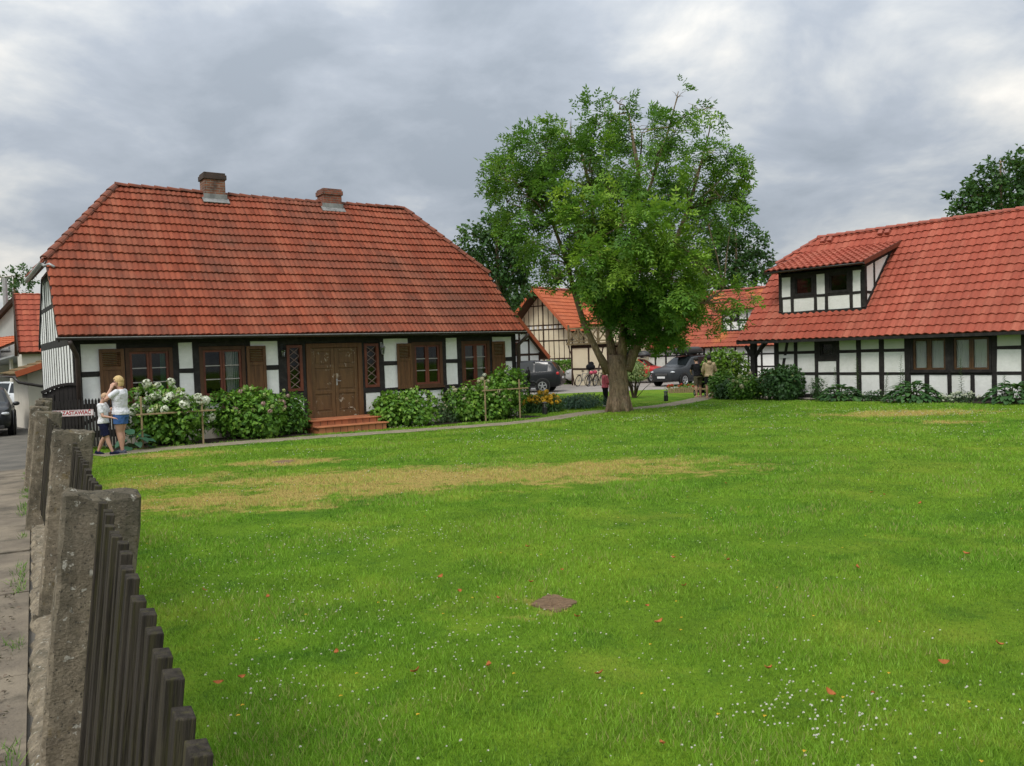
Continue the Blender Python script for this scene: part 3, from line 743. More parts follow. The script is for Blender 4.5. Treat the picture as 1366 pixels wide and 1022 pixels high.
rf = tile_roof('roof', [(0,0),(LB,0),(LB,slB),(HLB,slB),(0,vhB)], (0,0,ZEB), (1,0,0), svB, .255, .365, M['tile_b'], HB, .055, .034)
tile_roof('rear_roof', [(0,0),(LB,0),(LB,vhB),(LB-HLB,slB),(0,slB)], (LB,2*SB,ZEB), (-1,0,0), svBb, .255, .365, M['tile_b'], rf, .038, .026, seg=3)
hwB = 2*(SB-yhB); hsB = math.hypot(HLB, ZRB-HZB)
tile_roof('hip', [(0,0),(hwB,0),(hwB/2,hsB)], (0,2*SB-yhB,HZB), (0,-1,0), Vector((HLB,0,ZRB-HZB)), .255, .365, M['tile_b'], rf, .038, .026, seg=4)
c = MB(); R0 = Vector((HLB,SB,ZRB-.015)); caps(c, R0, (LB,SB,ZRB-.015), .13, .4)
for p in ((0,yhB,HZB+.03),(0,2*SB-yhB,HZB+.03)): caps(c, p, R0, .11, .4)
c.build('ridge_tiles', M['ridge_new'], rf)
vt = MB()
for x in (1.7, 2.0, 4.05, 4.32):
    p = Vector((x, 3.55, ZEB+kb*3.55+.04)); vt.obox(p+svB*.02+Vector((0,-.03,.05)), (.085,0,0), svB*.1, Vector((0,-.7,.72))*.07)
vt.build('ridge_vent', M['ridge_new'], rf)
vb = MB(); vb.bar((.02,.02,ZEB-.07), (.02,yhB,HZB-.07), .03, .14, up=(0,-1,1)); vb.bar((.02,2*SB-.02,ZEB-.07), (.02,2*SB-yhB,HZB-.07), .03, .14, up=(0,1,1)); vb.build('verge_board', M['timber'], HB)
g_ = MB(); g_.box(0.02, LB, -.03, .0, ZEB-.10, ZEB+.0); g_.build('fascia', M['timber'], HB)
wb = Wall(HB, (0,.45,0), (1,0,0), (0,-1,0)); ZTB = 2.14
pw = [(1.42,1.58),(2.22,2.37),(3.07,3.2),(3.9,4.03),(4.66,4.83),(5.48,5.65),(6.35,6.56),(9.05,9.2),(9.87,10.0),(10.7,10.85),(11.55,11.7),(12.4,12.55),(13.25,13.4),(14.1,14.25),(15.0,15.15)]
for a, b in pw: wb.post(a, b, .04, ZTB+.1)
wb.rail(1.42, 15.15, ZTB, 2.40, .022); wb.rail(1.42, 15.15, .03, .18, .024); wb.rail(.3, 1.42, ZTB, 2.4, .022)
gp = MB()
for i in range(len(pw)-1):
    a = pw[i][1]; b = pw[i+1][0]
    wb.panel(a, b, .18, .88) if i not in (6,) else None
    if i == 6:
        for q0, q1 in ((a,7.0),(7.15,7.72),(7.86,8.42),(8.55,b)): wb.panel(q0, q1, .18, .88)
        for q0, q1 in ((7.0,7.15),(7.72,7.86),(8.42,8.55)): wb.post(q0, q1, .18, .90)
        wb.rail(a, b, .88, .99); continue
    wb.rail(a, b, .88, .98)
    if i == 2: wb.panel(a, b, .98, 1.38); wb.rail(a, b, 1.38, 1.5); continue
    if i == 0:
        wb.brace(a+.12, .98, a+.02+.36, ZTB, .12)
    wb.panel(a, b, .98, 1.66); wb.rail(a, b, 1.66, 1.77); wb.panel(a, b, 1.77, ZTB, gp)
gp.build('wall_panel', M['plaster_green'], HB)
window(wb, 3.2, 3.9, 1.5, 2.14, cas=1, rows=1, casing=.1, frame_mat='timber', casing_mat='timber', sill=False)
lace = M['curtain_lace']
window(wb, 6.57, 7.74, 1.0, 2.12, rows=1, casing=.065, frame_mat='oak', casing_mat='timber', sash=.06, curtain=[(.0,.36,lace),(.52,.98,lace)])
window(wb, 7.86, 9.04, 1.0, 2.12, rows=1, casing=.065, frame_mat='oak', casing_mat='timber', sash=.06, curtain=[(.02,.47,lace),(.55,1.0,lace)])
wb.post(7.74, 7.86, .99, 2.14, .03)
wb.done(); pb = MB(); wb.bx(pb, .3, 15.1, -.35, .04, -.3, .06); pb.build('plinth', M['beige'], HB)
pl_ = MB(); wb.bx(pl_, 1.64, 2.0, 1.52, 1.62, .02, .035); pl_.build('plaque', M['white'], HB)
# corner porch
pp = MB(); pp.box(.30,.50,.45,.65,-.05,ZTB+.02); pp.bar((.40,.52,1.55),(1.0,.52,2.13),.11,.11); pp.bar((.38,.52,1.55),(.05,.52,2.02),.11,.11); pp.bar((.40,.60,1.5),(.40,1.2,2.1),.1,.1)
pp.build('porch_post', M['timber'], HB, bevel=.008)
wp = Wall(HB, (.3,2.1,0), (1,0,0), (0,-1,0))
for a, b in ((0,.12),(.62,.74),(1.3,1.42)): wp.post(a, b, .0, 2.9)
wp.rail(.0, 1.42, 1.55, 1.66); wp.rail(0,1.42,.85,.95); wp.rail(0,1.42,2.35,2.5); wp.brace(.2,1.0,.02,2.2,.09); wp.brace(.86,1.0,.72+.02,2.2,.09)
for a, b in ((.12,.62),(.74,1.3)): wp.panel(a,b,0,.85); wp.panel(a,b,.95,1.55); wp.panel(a,b,1.66,2.35)
wp.done('porch_wall','porch_frame')
sw = MB(); sw.box(1.46,1.58,.62,2.1,0,2.6); sw.box(.4,15,2*SB-.55,2*SB-.42,-.2,2.3); sw.box(15.0,15.12,.6,2*SB-.6,-.2,2.3); sw.box(.3,.42,2.2,2*SB-.5,-.2,2.3)
sw.prism([(.34,2.2,2.3),(.34,2*SB-.5,2.3),(.34,2*SB-yhB,HZB-.15),(.34,yhB,HZB-.15)], (.1,0,0))
sw.prism([(14.95,.6,2.3),(14.95,2*SB-.6,2.3),(14.95,SB,ZRB-.2)], (.1,0,0)); sw.build('rear_wall', M['plaster'], HB)
fl = MB(); fl.box(1.6,15,2.9,3.0,0,2.3); fl.box(1.6,15,.65,2.9,2.32,2.4); fl.build('inner_wall', M['soffit'], HB)
# shed dormer
DY, DX0, DX1, DZ0, DZ1 = .89, 1.36, 4.78, 3.13, 4.70
wd = Wall(HB, (DX0,DY,0), (1,0,0), (0,-1,0)); W_ = DX1-DX0
wd.rail(0, W_, DZ0, DZ0+.13, .024); wd.rail(0, W_, DZ1-.12, DZ1, .022)
for a, b in ((0,.12),(.5,.62),(1.46,1.58),(1.9,2.02),(2.85,2.98),(W_-.13,W_)): wd.post(a, b, DZ0+.13, DZ1-.12)
ub = DZ0+.13; ut = DZ1-.12; rz = 3.74
for i, (a, b) in enumerate(((.12,.5),(.62,1.46),(1.58,1.9),(2.02,2.85),(2.98,W_-.13))):
    wd.panel(a, b, ub, rz); wd.rail(a, b, rz, rz+.1)
    if i in (0,2,4): wd.panel(a, b, rz+.1, ut)
    else: window(wd, a, b, rz+.1, ut, cas=1, rows=1, casing=.07, frame_mat='timber', casing_mat='timber', sash=.04, sill=False, pane='skyglass')
wd.done('dormer_front', 'dormer_frame')
for xs_, nn in ((DX1,1), (DX0,-1)):
    wc = Wall(HB, (xs_,DY,0), (0,1,0), (nn,0,0)); ksl = (5.66-4.80)/(3.23-.55)
    def zroof(t): return 4.72+ksl*(t+.1)
    def zmain(t): return ZEB+kb*(DY+t)
    te = (4.74-(ZEB+kb*DY))/(kb-ksl)
    wc.poly([(0,DZ0),(te,zmain(te)),(0,zroof(0))], wc.pan, -.1, 0)
    wc.post(0,.13,DZ0,4.74); wc.post(.62,.72,zmain(.62),zroof(.62)-.02); wc.rail(.13,.62,3.74,3.84,.01); wc.brace(.0,zmain(0)+.06,te,zmain(te)+.06,.16,.022)
    wc.brace(.0,zroof(0)-.04,te,zroof(te)-.04,.13,.02)
    wc.done('dormer_cheek','cheek_frame')
kd = Vector((0, 2.72, 5.66-4.82)); dl = kd.length
dr = tile_roof('dormer_roof', [(0,0),(3.94,0),(3.94,dl),(0,dl)], (1.04,.50,4.82), (1,0,0), kd, .255, .33, M['tile_b'], HB, .055, .034)
vb = MB(); vb.bar((4.99,.48,4.80),(4.99,.5+kd.y,4.80+kd.z),.03,.16); vb.bar((1.03,.48,4.80),(1.03,.5+kd.y,4.80+kd.z),.03,.16); vb.build('verge_board', M['sash'], dr)
g_ = MB(); gutter(g_, (1.0,.44,4.80), (5.0,.44,4.79), .06); g_.build('gutter', M['gutter'], HB, smooth=True)
bf = MB(); bf.box(DX0+.02,DX1-.02,1.05,1.12,3.2,4.75); bf.build('dormer_lining', M['timber'], HB)
# porch furniture: a garden bench with a box on its table
# ================================================================ buildings across the parking area
def gable_house(name, label, O, rz, W, D, ze, zp, front, tile, over=.45, ov_front=.5, wall='cream', tw=.23, tg=.36):
    """gable towards local -y; W wide, D deep; front(wall) draws the gable"""
    H = empty(name, O, rz, label, 'house')
    run = W/2+over; k = (zp-ze)/(W/2); zo = ze-k*over
    L = math.hypot(run, zp-zo)
    for s in (-1, 1):
        x = W/2-s*run
        U = (0,1,0) if s == -1 else (0,-1,0)
        Oy = -ov_front if s == -1 else D+.3
        # slope climbing towards the ridge
        V = Vector((s, 0, k))
        tile_roof('roof', [(0,0),(D+ov_front+.3,0),(D+ov_front+.3,L),(0,L)], (x, Oy if s == -1 else D+.3, zo), (0,-1,0) if s == 1 else (0,1,0), V, tw, tg, M[tile], H, .03, .028, seg=3) if s == -1 else \
        tile_roof('roof', [(0,0),(D+ov_front+.3,0),(D+ov_front+.3,L),(0,L)], (x, D+.3, zo), (0,-1,0), V, tw, tg, M[tile], H, .03, .028, seg=3)
    c = MB(); caps(c, (W/2,-ov_front,zp+.03), (W/2,D+.3,zp+.03), .12, .4); c.build('ridge_tiles', M['ridge_new'], H)
    b = MB()
    for s in (-1, 1):
        for y in (-ov_front, ):
            b.bar((W/2+s*(run+.02),y,zo-.03), (W/2,y,zp-.03), .05, .2, up=(0,0,1))
    b.build('bargeboard', M['tile_c'] if tile == 'tile_c' else M['timber'], H)
    w = Wall(H, (0,0,0), (1,0,0), (0,-1,0)); w.poly([(0,0),(W,0),(W,ze-.1),(W/2,zp-.2),(0,ze-.1)], w.pan)
    front(w); w.done(mw=wall, mt='timber_brown')
    q = MB(); q.box(.0,.12,.16,D,0,ze-.12); q.box(W-.12,W,.16,D,0,ze-.12); q.box(.12,W-.12,D-.12,D,0,ze-.1); q.build('side_wall', M[wall], H)
    return H
def cream_front(w):
    W = 4.9; k = 2.55/2.45
    zt = lambda t: 3.9+k*min(t, W-t)-.2
    t = .0
    while t < W:
        w.post(t, t+.055, .0, zt(t+.03), .015); t += .415
    w.post(W-.1, W, 0, zt(W-.05), .018); w.post(W/2-.03, W/2+.03, 0, zt(W/2), .012)
    for z in (1.05, 1.62, 2.85, 3.62, 3.92, 5.25):
        m = 0 if z < 3.7 else (z-3.7)/k
        w.rail(max(m,0), W-max(m,0), z, z+.075, .026)
    for z in (1.30, ): w.rail(0, W, z, z+.06, .027)
    w.brace(.05,3.0,.4,3.6,.07,.02); w.brace(W-.1,1.7,W-.55,2.9,.07,.02)
dC = Vector((.78,-.62,0)).normalized(); RC = Vector((4.15,55.0,0)); OC = RC-dC*4.9; OC.z = -.432
RZC = math.atan2(dC.y, dC.x)
HC = gable_house('gabled_house', 'tall cream gabled house with thin brown timbers and orange roof beyond the black car', OC, RZC, 4.9, 9, 3.9, 6.45, cream_front, 'tile_c', ov_front=1.0)
# studs seen as rows of white dots between the double rails
d_ = MB()
for z in (3.70, 1.68-.36+.055):
    t = .1
    while t < 4.75: d_.box(t, t+.17, -.03, -.005, z+.012 if z > 3 else 1.375, (z+.2 if z > 3 else 1.60)); t += .415
d_.build('white_infill', M['white'], HC)
# white timbered house whose right slope shows past the corner of the long house
E_ = at(728, 477, 48); dE = Vector((math.cos(RZA), math.sin(RZA), 0)); WE = 6.2; OE = E_-dE*(WE+.4); OE.z = -.432; zeE = E_.z+.432+.44
def white_front(w):
    for a in (0,.95,1.9,2.85,3.8,4.7,5.35,6.08): w.post(a, a+.12, 0, zeE+1.09*min(a, WE-a)-.25, .015)
    for z in (.95, 1.95, 2.75): 
        m = max(0, (z+.3-zeE)/1.09); w.rail(m, WE-m, z, z+.12, .024)
HE = gable_house('timbered_house', 'white half-timbered gable behind the black car, right of the long house', OE, RZA, WE, 8, zeE, zeE+1.09*WE/2, white_front, 'tile_c', over=.4, ov_front=.35, wall='plaster')
window(Wall(HE, (0,-.03,0), (1,0,0), (0,-1,0)), 4.0, 4.65, 2.05, 2.72, cas=1, rows=1, casing=.1, frame_mat='oak', casing_mat='sash', pane='carglass', sill=False)
# wing to the right with a balcony in front
WG = empty('house_wing', OC+dC*4.9, RZC, 'low wing with orange roof, dormer and a wooden balcony behind the ash trunk', 'house')
wr_ = tile_roof('roof', [(0,0),(3.9,0),(3.9,2.6),(0,2.6)], (-.2,.75,3.85), (1,0,0), (0,.75,.66), .23, .36, M['tile_c'], WG, .03, .028, seg=3)
tile_roof('roof', [(0,0),(3.9,0),(3.9,2.6),(0,2.6)], (3.7,4.75,3.85), (-1,0,0), (0,-.75,.66), .23, .36, M['tile_c'], WG, .03, .028, seg=3)
ww = Wall(WG, (0,1.1,0), (1,0,0), (0,-1,0)); ww.panel(0,3.4,0,3.9)
for a in (0.1,1.2,2.3,3.28): ww.post(a,a+.1,0,3.9)
ww.rail(0,3.4,2.3,2.42); ww.rail(0,3.4,1.2,1.3); ww.done(mw='cream', mt='timber_brown')
sw_ = MB(); sw_.box(.02,3.38,4.3,4.42,0,3.95); sw_.box(3.28,3.4,1.25,4.3,0,3.95); sw_.prism([(3.28,1.2,3.95),(3.28,4.3,3.95),(3.28,2.75,5.2)],(.1,0,0)); sw_.build('rear_wall', M['cream'], WG)
wd = Wall(WG, (.9,1.75,0), (1,0,0), (0,-1,0)); wd.panel(0,1.9,4.55,5.35)
for a in (0,.9,1.8): wd.post(a,a+.1,4.55,5.35)
wd.rail(0,1.9,4.52,4.62,.025); wd.rail(0,1.9,5.3,5.4,.025); wd.done('dormer_front','dormer_frame', 'plaster', 'timber_brown')
window(wd, 1.02, 1.75, 4.66, 5.28, cas=1, rows=1, casing=.07, sill=False, pane='carglass')
tile_roof('dormer_roof', [(0,0),(2.4,0),(2.4,1.9),(0,1.9)], (.65,1.4,5.36), (1,0,0), (0,.93,.3), .23, .36, M['tile_c'], WG, .03, .028, seg=3)
BX, BY = 2.0, -3.2
bl = Wall(WG, (BX,BY,0), (1,0,0), (0,-1,0)); bl.panel(0,2.7,0,2.3)
for a in (0,1.25,2.6): bl.post(a,a+.11,0,2.32)
bl.rail(0,2.7,2.3,2.48,.03); bl.rail(.1,2.6,.95,1.07); bl.brace(2.0,1.07,2.35,2.3,.1); bl.brace(.2,0,.05,.95,.08)
bl.done('balcony_base','balcony_frame','cream','timber_brown')
bs = MB(); bs.box(BX+.01,BX+.12,BY+.17,BY+.62,0,2.3); bs.box(BX+2.58,BX+2.69,BY+.17,BY+.62,0,2.3); bs.box(BX+.12,BX+2.58,BY+.52,BY+.62,0,2.3); bs.build('balcony_side', M['cream'], WG)
bk = MB(); bk.box(-.2,2.75,-.35,4.1,2.5,2.6)
for x in (-.12,.62,1.34,2.06,2.62): bk.box(x,x+.09,-.3,-.21,2.6,3.75 if x in (-.12,2.62) else 3.55)
bk.box(-.12,2.7,-.31,-.2,3.45,3.55); bk.box(-.12,2.7,-.305,-.205,2.68,2.76)
for x in (-.03,.71,1.43,2.15): bk.bar((x,-.25,2.76),(x+.58,-.25,3.45),.05,.07); bk.bar((x+.58,-.25,2.76),(x,-.25,3.45),.045,.07)
bk.build('balcony_rail', M['timber_raw'], WG).location = (BX,BY+.15,0)
# long house at the back
dD = Vector((.63,-.777,0)).normalized(); OD = Vector((7.6,57.6,-.432)); RZD = math.atan2(dD.y, dD.x)
HD = empty('timbered_house', OD, RZD, 'long low half-timbered house at the far end behind the cars with roof boxes', 'house')
LD, SD, ZED, ZRD = 15, 3.6, 2.1, 5.75; kD = (ZRD-ZED)/SD; slD = math.hypot(SD, ZRD-ZED)
for O_, U_, V_ in (((0,0,ZED),(1,0,0),(0,SD,ZRD-ZED)), ((LD,2*SD,ZED),(-1,0,0),(0,-SD,ZRD-ZED))):
    tile_roof('roof', [(0,0),(LD,0),(LD,slD),(0,slD)], O_, U_, V_, .25, .36, M['tile_d'], HD, .036, .028, seg=3)
c = MB(); caps(c, (0,SD,ZRD+.03), (LD,SD,ZRD+.03), .12, .4); c.build('ridge_tiles', M['ridge_new'], HD)
wq = Wall(HD, (0,.4,0), (1,0,0), (0,-1,0)); t = .05
while t < LD-.3:
    wq.post(t,t+.13,0,2.3); 
    wq.panel(t+.13,t+.92,0,.8); wq.panel(t+.13,t+.92,.9,1.55); wq.panel(t+.13,t+.92,1.65,2.2); t += .92
wq.rail(0,LD-.1,.8,.9,.01); wq.rail(0,LD-.1,1.55,1.65,.01); wq.rail(0,LD-.1,2.2,2.36,.024); wq.done()
window(Wall(HD, (0,.37,0), (1,0,0), (0,-1,0)), 1.2, 1.9, 1.2, 2.15, cas=1, rows=1, frame_mat='timber', casing_mat='timber', pane='carglass')
window(Wall(HD, (0,.37,0), (1,0,0), (0,-1,0)), 5.6, 7.0, 1.1, 2.15, cas=2, rows=1, frame_mat='timber', casing_mat='timber', pane='carglass')
qq = MB(); qq.box(.02,LD-.05,2*SD-.5,2*SD-.4,0,2.3)
for x in (.05, LD-.15): qq.box(x,x+.1,.56,2*SD-.5,0,2.3); qq.prism([(x,.5,2.3),(x,2*SD-.5,2.3),(x,SD,ZRD-.2)],(.1,0,0))
qq.build('rear_wall', M['plaster'], HD)
for x0, x1 in ((.5,3.4),(8.0,11.6)):
    y0 = .9; z0 = ZED+kD*y0; wz = Wall(HD, (x0,y0,0), (1,0,0), (0,-1,0)); w_ = x1-x0; zt_ = z0+1.45
    wz.panel(0,w_,z0+.05,zt_); n = max(3, int(w_/.6))
    for i in range(n+1): wz.post(w_*i/n-.05*(i == n)*2, w_*i/n+.1, z0, zt_)
    wz.rail(0,w_,z0-.02,z0+.12,.025); wz.rail(0,w_,z0+.62,z0+.74,.024); wz.rail(0,w_,zt_-.1,zt_,.025); wz.done('dormer_front','dormer_frame')
    wi = Wall(HD, (x0,y0-.03,0), (1,0,0), (0,-1,0))
    for i in (1, n-2): window(wi, w_*i/n+.08, w_*(i+1)/n-.0, z0+.74, zt_-.1, cas=1, rows=1, casing=.07, frame_mat='timber', casing_mat='timber', sill=False, pane='carglass')
    te = (zt_-z0)/(kD-.3)
    qq = MB()
    for x in (x0, x1-.1): qq.prism([(x,y0+.02,z0),(x,y0+te,z0+kD*te),(x,y0+.02,zt_)],(.1,0,0))
    qq.build('dormer_cheek', M['plaster'], HD)
    tile_roof('dormer_roof', [(0,0),(w_+.6,0),(w_+.6,te+.6),(0,te+.6)], (x0-.3,y0-.35,zt_-.08), (1,0,0), (0,1,.3), .25, .36, M['tile_d'], HD, .036, .028, seg=3)

# ================================================================ houses across the street on the left
# lime-washed shed built against the long house
SH = empty('shed', (-15.85, 27.0, -.36), math.radians(40), 'small lime-washed shed with a mossy brown tiled roof beside the street', 'shed')
w = MB(); w.box(0,2.6,0,2.6,-.1,1.95); w.prism([(0,0,1.95),(2.6,0,1.95),(2.6,0,2.75)],(0,2.6,0)); w.box(.75,.82,-.06,0,-.1,1.95); w.build('wall', M['beige'], SH)
w = MB(); w.box(.95,1.75,-.03,.02,0,1.75); w.build('door', M['beige'], SH)
k_ = Vector((2.95,0,.98)); tile_roof('roof', [(0,0),(3.2,0),(3.2,k_.length),(0,k_.length)], (-.35,2.9,1.85), (0,-1,0), k_, .24, .3, M['tile_old'], SH, .03, .03, seg=4)
w = MB(); w.bar((-.38,-.32,1.86),(2.6,-.32,2.85),.05,.18,up=(0,0,1)); w.build('verge_tiles', M['tile_c'], SH)
w = MB(); gutter(w, (-.42,2.9,1.82), (-.42,-.3,1.80), .06); w.tube([(-.42,-.25,1.76),(-.3,-.35,1.6),(.3,-.4,1.45),(2.2,-.4,1.22),(2.4,-.3,1.1),(2.4,-.3,.0)], .05, 8); w.build('gutter', M['gutter'], SH, smooth=True)
# narrow house with a steep red roof
NH = empty('narrow_house', (-19.55, 33.0, -.41), math.radians(33), 'narrow house with a steep red tiled roof and dark gable board behind the shed', 'house')
w = MB(); w.box(0,5,0,4,-.1,2.75); w.prism([(0,0,2.75),(0,4,2.75),(0,2,5.1)],(5,0,0)); w.build('wall', M['beige'], NH)
for O_, U_, V_ in (((-.1,-.25,2.72),(1,0,0),(0,2.25,2.5)), ((5.1,4.25,2.72),(-1,0,0),(0,-2.25,2.5))):
    tile_roof('roof', [(0,0),(5.2,0),(5.2,math.hypot(2.25,2.5)),(0,math.hypot(2.25,2.5))], O_, U_, V_, .25, .3, M['tile_d'], NH, .03, .03, seg=4)
w = MB(); w.bar((-.13,-.27,2.7),(-.13,2,5.2),.04,.35,up=(0,0,1)); w.build('bargeboard', M['timber_brown'], NH)
# grey rendered house further along
GH = empty('grey_house', (-30.2, 46, -.432), 0, 'grey rendered house with a small window, only its gable side showing at the left edge', 'house')
w = MB(); w.box(0,6.2,0,7,-.1,3.1); w.prism([(0,0,3.1),(6.2,0,3.1),(3.1,0,6.1)],(0,7,0)); w.build('wall', M['greyplaster'], GH)
for s in (-1,1):
    L_ = math.hypot(3.5,3.4)
    if s == 1: tile_roof('roof', [(0,0),(7.6,0),(7.6,L_),(0,L_)], (6.6,-.3,2.85), (0,1,0), (-3.5,0,3.4), .26, .34, M['tile_d'], GH, .03, .03, seg=3)
    else: tile_roof('roof', [(0,0),(7.6,0),(7.6,L_),(0,L_)], (-.4,7.3,2.85), (0,-1,0), (3.5,0,3.4), .26, .34, M['tile_d'], GH, .03, .03, seg=3)
w = MB(); w.bar((6.65,-.32,2.8),(3.1,-.32,6.25),.05,.2); w.bar((-.45,-.32,2.8),(3.1,-.32,6.25),.05,.2); w.build('bargeboard', M['timber_brown'], GH)
wg = Wall(GH, (0,0,0), (1,0,0), (0,-1,0)); window(wg, 1.75, 2.3, 3.2, 3.95, cas=1, rows=1, casing=.08, frame_mat='greyplaster', casing_mat='zinc', pane='carglass')
w = MB(); w.tube([(1.6,1.0,4.5),(1.6,1.0,7.3)], .13, 8); w.tube([(2.35,-1.0,0),(2.35,-1.0,7.4)], .05, 8); w.build('flue', M['zinc'], GH)
# low carport with a metal roof and an orange tiled roof behind it
CP_ = empty('carport', (-28.9, 43.5, -.432), math.radians(-28), 'open carport with a grey sheet metal roof in front of the grey house', 'carport')
w = MB(); w.obox((2.5,1.5,2.35),(3.3,0,.45),(0,2.2,0),(-.005,0,.04)); w.build('roof', M['zinc'], CP_)
w = MB()
for x in (-.2, 2.0, 4.6): w.box(x,x+.12,-.3,-.18,-.1,2.05+x*.13)
w.box(-.4,5.2,3.3,3.4,-.1,2.2); w.build('post', M['beige'], CP_)
OR_ = empty('low_outbuilding', (-33.5, 44.0, -.432), math.radians(-28), 'low outbuilding with a bright orange tiled roof beside the grey house', 'outbuilding')
w = MB(); w.box(0,7,0,3.4,-.1,2.5); w.build('wall', M['greyplaster'], OR_)
tile_roof('roof', [(0,0),(7.6,0),(7.6,4.1),(0,4.1)], (-.3,-.3,2.35), (1,0,0), (0,3.8,1.5), .26, .34, M['tile_c'], OR_, .03, .03, seg=3)
# ================================================================ foliage
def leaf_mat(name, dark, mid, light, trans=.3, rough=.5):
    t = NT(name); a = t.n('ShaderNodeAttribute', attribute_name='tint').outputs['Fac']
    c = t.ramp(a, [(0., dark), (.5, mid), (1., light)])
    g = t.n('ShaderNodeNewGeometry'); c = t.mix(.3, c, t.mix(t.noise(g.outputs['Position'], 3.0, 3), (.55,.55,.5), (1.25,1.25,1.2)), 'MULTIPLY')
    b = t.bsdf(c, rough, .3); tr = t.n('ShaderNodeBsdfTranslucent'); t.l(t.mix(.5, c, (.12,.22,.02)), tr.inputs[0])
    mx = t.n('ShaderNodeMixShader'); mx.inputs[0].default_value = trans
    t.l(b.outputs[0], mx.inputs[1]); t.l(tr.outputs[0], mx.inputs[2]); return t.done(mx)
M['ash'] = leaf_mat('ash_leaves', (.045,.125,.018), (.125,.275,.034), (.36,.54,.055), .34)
M['oakleaf'] = leaf_mat('dark_tree_leaves', (.026,.068,.018), (.048,.115,.028), (.10,.19,.04))
M['paleleaf'] = leaf_mat('pale_tree_leaves', (.04,.085,.035), (.07,.13,.055), (.12,.19,.075))
M['bushleaf'] = leaf_mat('hydrangea_leaves', (.04,.11,.016), (.105,.24,.025), (.26,.42,.055), .28)
M['bushdark'] = leaf_mat('dark_shrub_leaves', (.020,.055,.017), (.040,.10,.027), (.075,.165,.04), .22)
M['bushyellow'] = leaf_mat('yellow_green_leaves', (.06,.13,.015), (.14,.27,.02), (.32,.42,.04), .25)
M['variegated'] = leaf_mat('variegated_leaves', (.12,.19,.06), (.27,.36,.12), (.55,.58,.32), .25)
M['hosta'] = leaf_mat('hosta_leaves', (.016,.055,.014), (.036,.10,.024), (.085,.18,.042), .22, .65)
M['bluehosta'] = leaf_mat('blue_hosta_leaves', (.03,.085,.05), (.05,.13,.075), (.09,.19,.11), .15, .4)
M['juniper'] = leaf_mat('juniper_needles', (.03,.07,.05), (.055,.12,.075), (.10,.17,.11), .15)
M['brownmound'] = leaf_mat('dry_heather', (.07,.05,.04), (.13,.095,.07), (.2,.15,.11), .15)
def petal(name, a, b): return leaf_mat(name, a, tuple((x+y)/2 for x, y in zip(a, b)), b, .25, .6)
M['p_white'] = petal('white_petals', (.55,.60,.40), (.80,.80,.70)); M['p_green'] = petal('green_white_petals', (.30,.38,.12), (.52,.55,.26))
M['p_pink'] = petal('dusty_pink_petals', (.42,.24,.22), (.58,.40,.36)); M['p_yellow'] = petal('yellow_petals', (.65,.33,.02), (.80,.52,.04))
M['p_red'] = petal('red_petals', (.45,.025,.02), (.62,.06,.03)); M['p_cream'] = petal('cream_petals', (.45,.42,.25), (.62,.55,.38))
t = NT('ash_bark'); o_ = t.obj(); st = t.noise(t.scale(o_, (1,1,.28)), 16, 6, .7); lg = t.noise(o_, 3.5, 5, .65)
c_ = t.mix(t.ramp(st, [(.35, 0.), (.65, 1.)]), (.095,.066,.041), (.31,.225,.14)); c_ = t.mix(t.ramp(lg, [(.5, 0.), (.7, .6)]), c_, (.15,.14,.085))
c_ = t.mix(t.ramp(t.noise(o_, 22, 3, .6), [(.62, 0.), (.70, .55)]), c_, (.38,.34,.29))
M['bark'] = t.done(t.bsdf(c_, .95, .15, 0, st, .9, .05))
M['stem'] = mat('green_stems', (.06,.09,.025), (.045,.06,.02), .8, .2, 5, bump=.1)
M['twig'] = mat('twigs', (.10,.075,.05), (.06,.045,.03), .9, .15, 6, bump=.3)

def unit(a): return a/np.maximum(np.linalg.norm(a, axis=-1, keepdims=True), 1e-9)
def leaves(c, ax, nr, L, W, fold=.25):
    """(n,4,3) diamond leaves: base c, length axis ax, normal nr"""
    ax = unit(ax); sd = unit(np.cross(ax, nr)); up = np.cross(sd, ax)
    L = np.asarray(L).reshape(-1, 1); W = np.asarray(W).reshape(-1, 1)
    b = c; tip = c+ax*L-up*L*.08; m = c+ax*L*.45
    return np.stack([b, m+sd*W*.5+up*W*fold, tip, m-sd*W*.5+up*W*fold], 1)
def shell_pts(n, rad, r, inner=.55, flat=None):
    d = unit(r.normal(size=(n, 3))); q = inner+(1-inner)*r.random((n, 1))**.6
    return d, d*q*np.asarray(rad)
def compound(c, out, r, L=.26, pairs=3, lw=.032, ll=.085):
    """ash leaves: leaflets in pairs along a drooping rachis"""
    n = len(c); ax = unit(out+r.normal(size=(n,3))*.45+np.array([0,0,-.25]))
    up = unit(np.array([0,0,1.])+r.normal(size=(n,3))*.45); sd = unit(np.cross(ax, up)); up = np.cross(sd, ax)
    s = r.uniform(.75, 1.25, (n,1)); res = []
    for k in range(pairs):
        t = (.35+.55*k/(pairs-1))*L*s; o = c+ax*t-up*(t*t)*1.2
        for g in (-1, 1):
            res.append(leaves(o, sd*g+ax*.55+r.normal(size=(n,3))*.15, up, (ll*s).ravel(), (lw*s).ravel()))
    res.append(leaves(c+ax*L*s*.92-up*(L*s)**2, ax, up, (ll*1.1*s).ravel(), (lw*s).ravel()))
    return np.concatenate(res, 0), len(res)

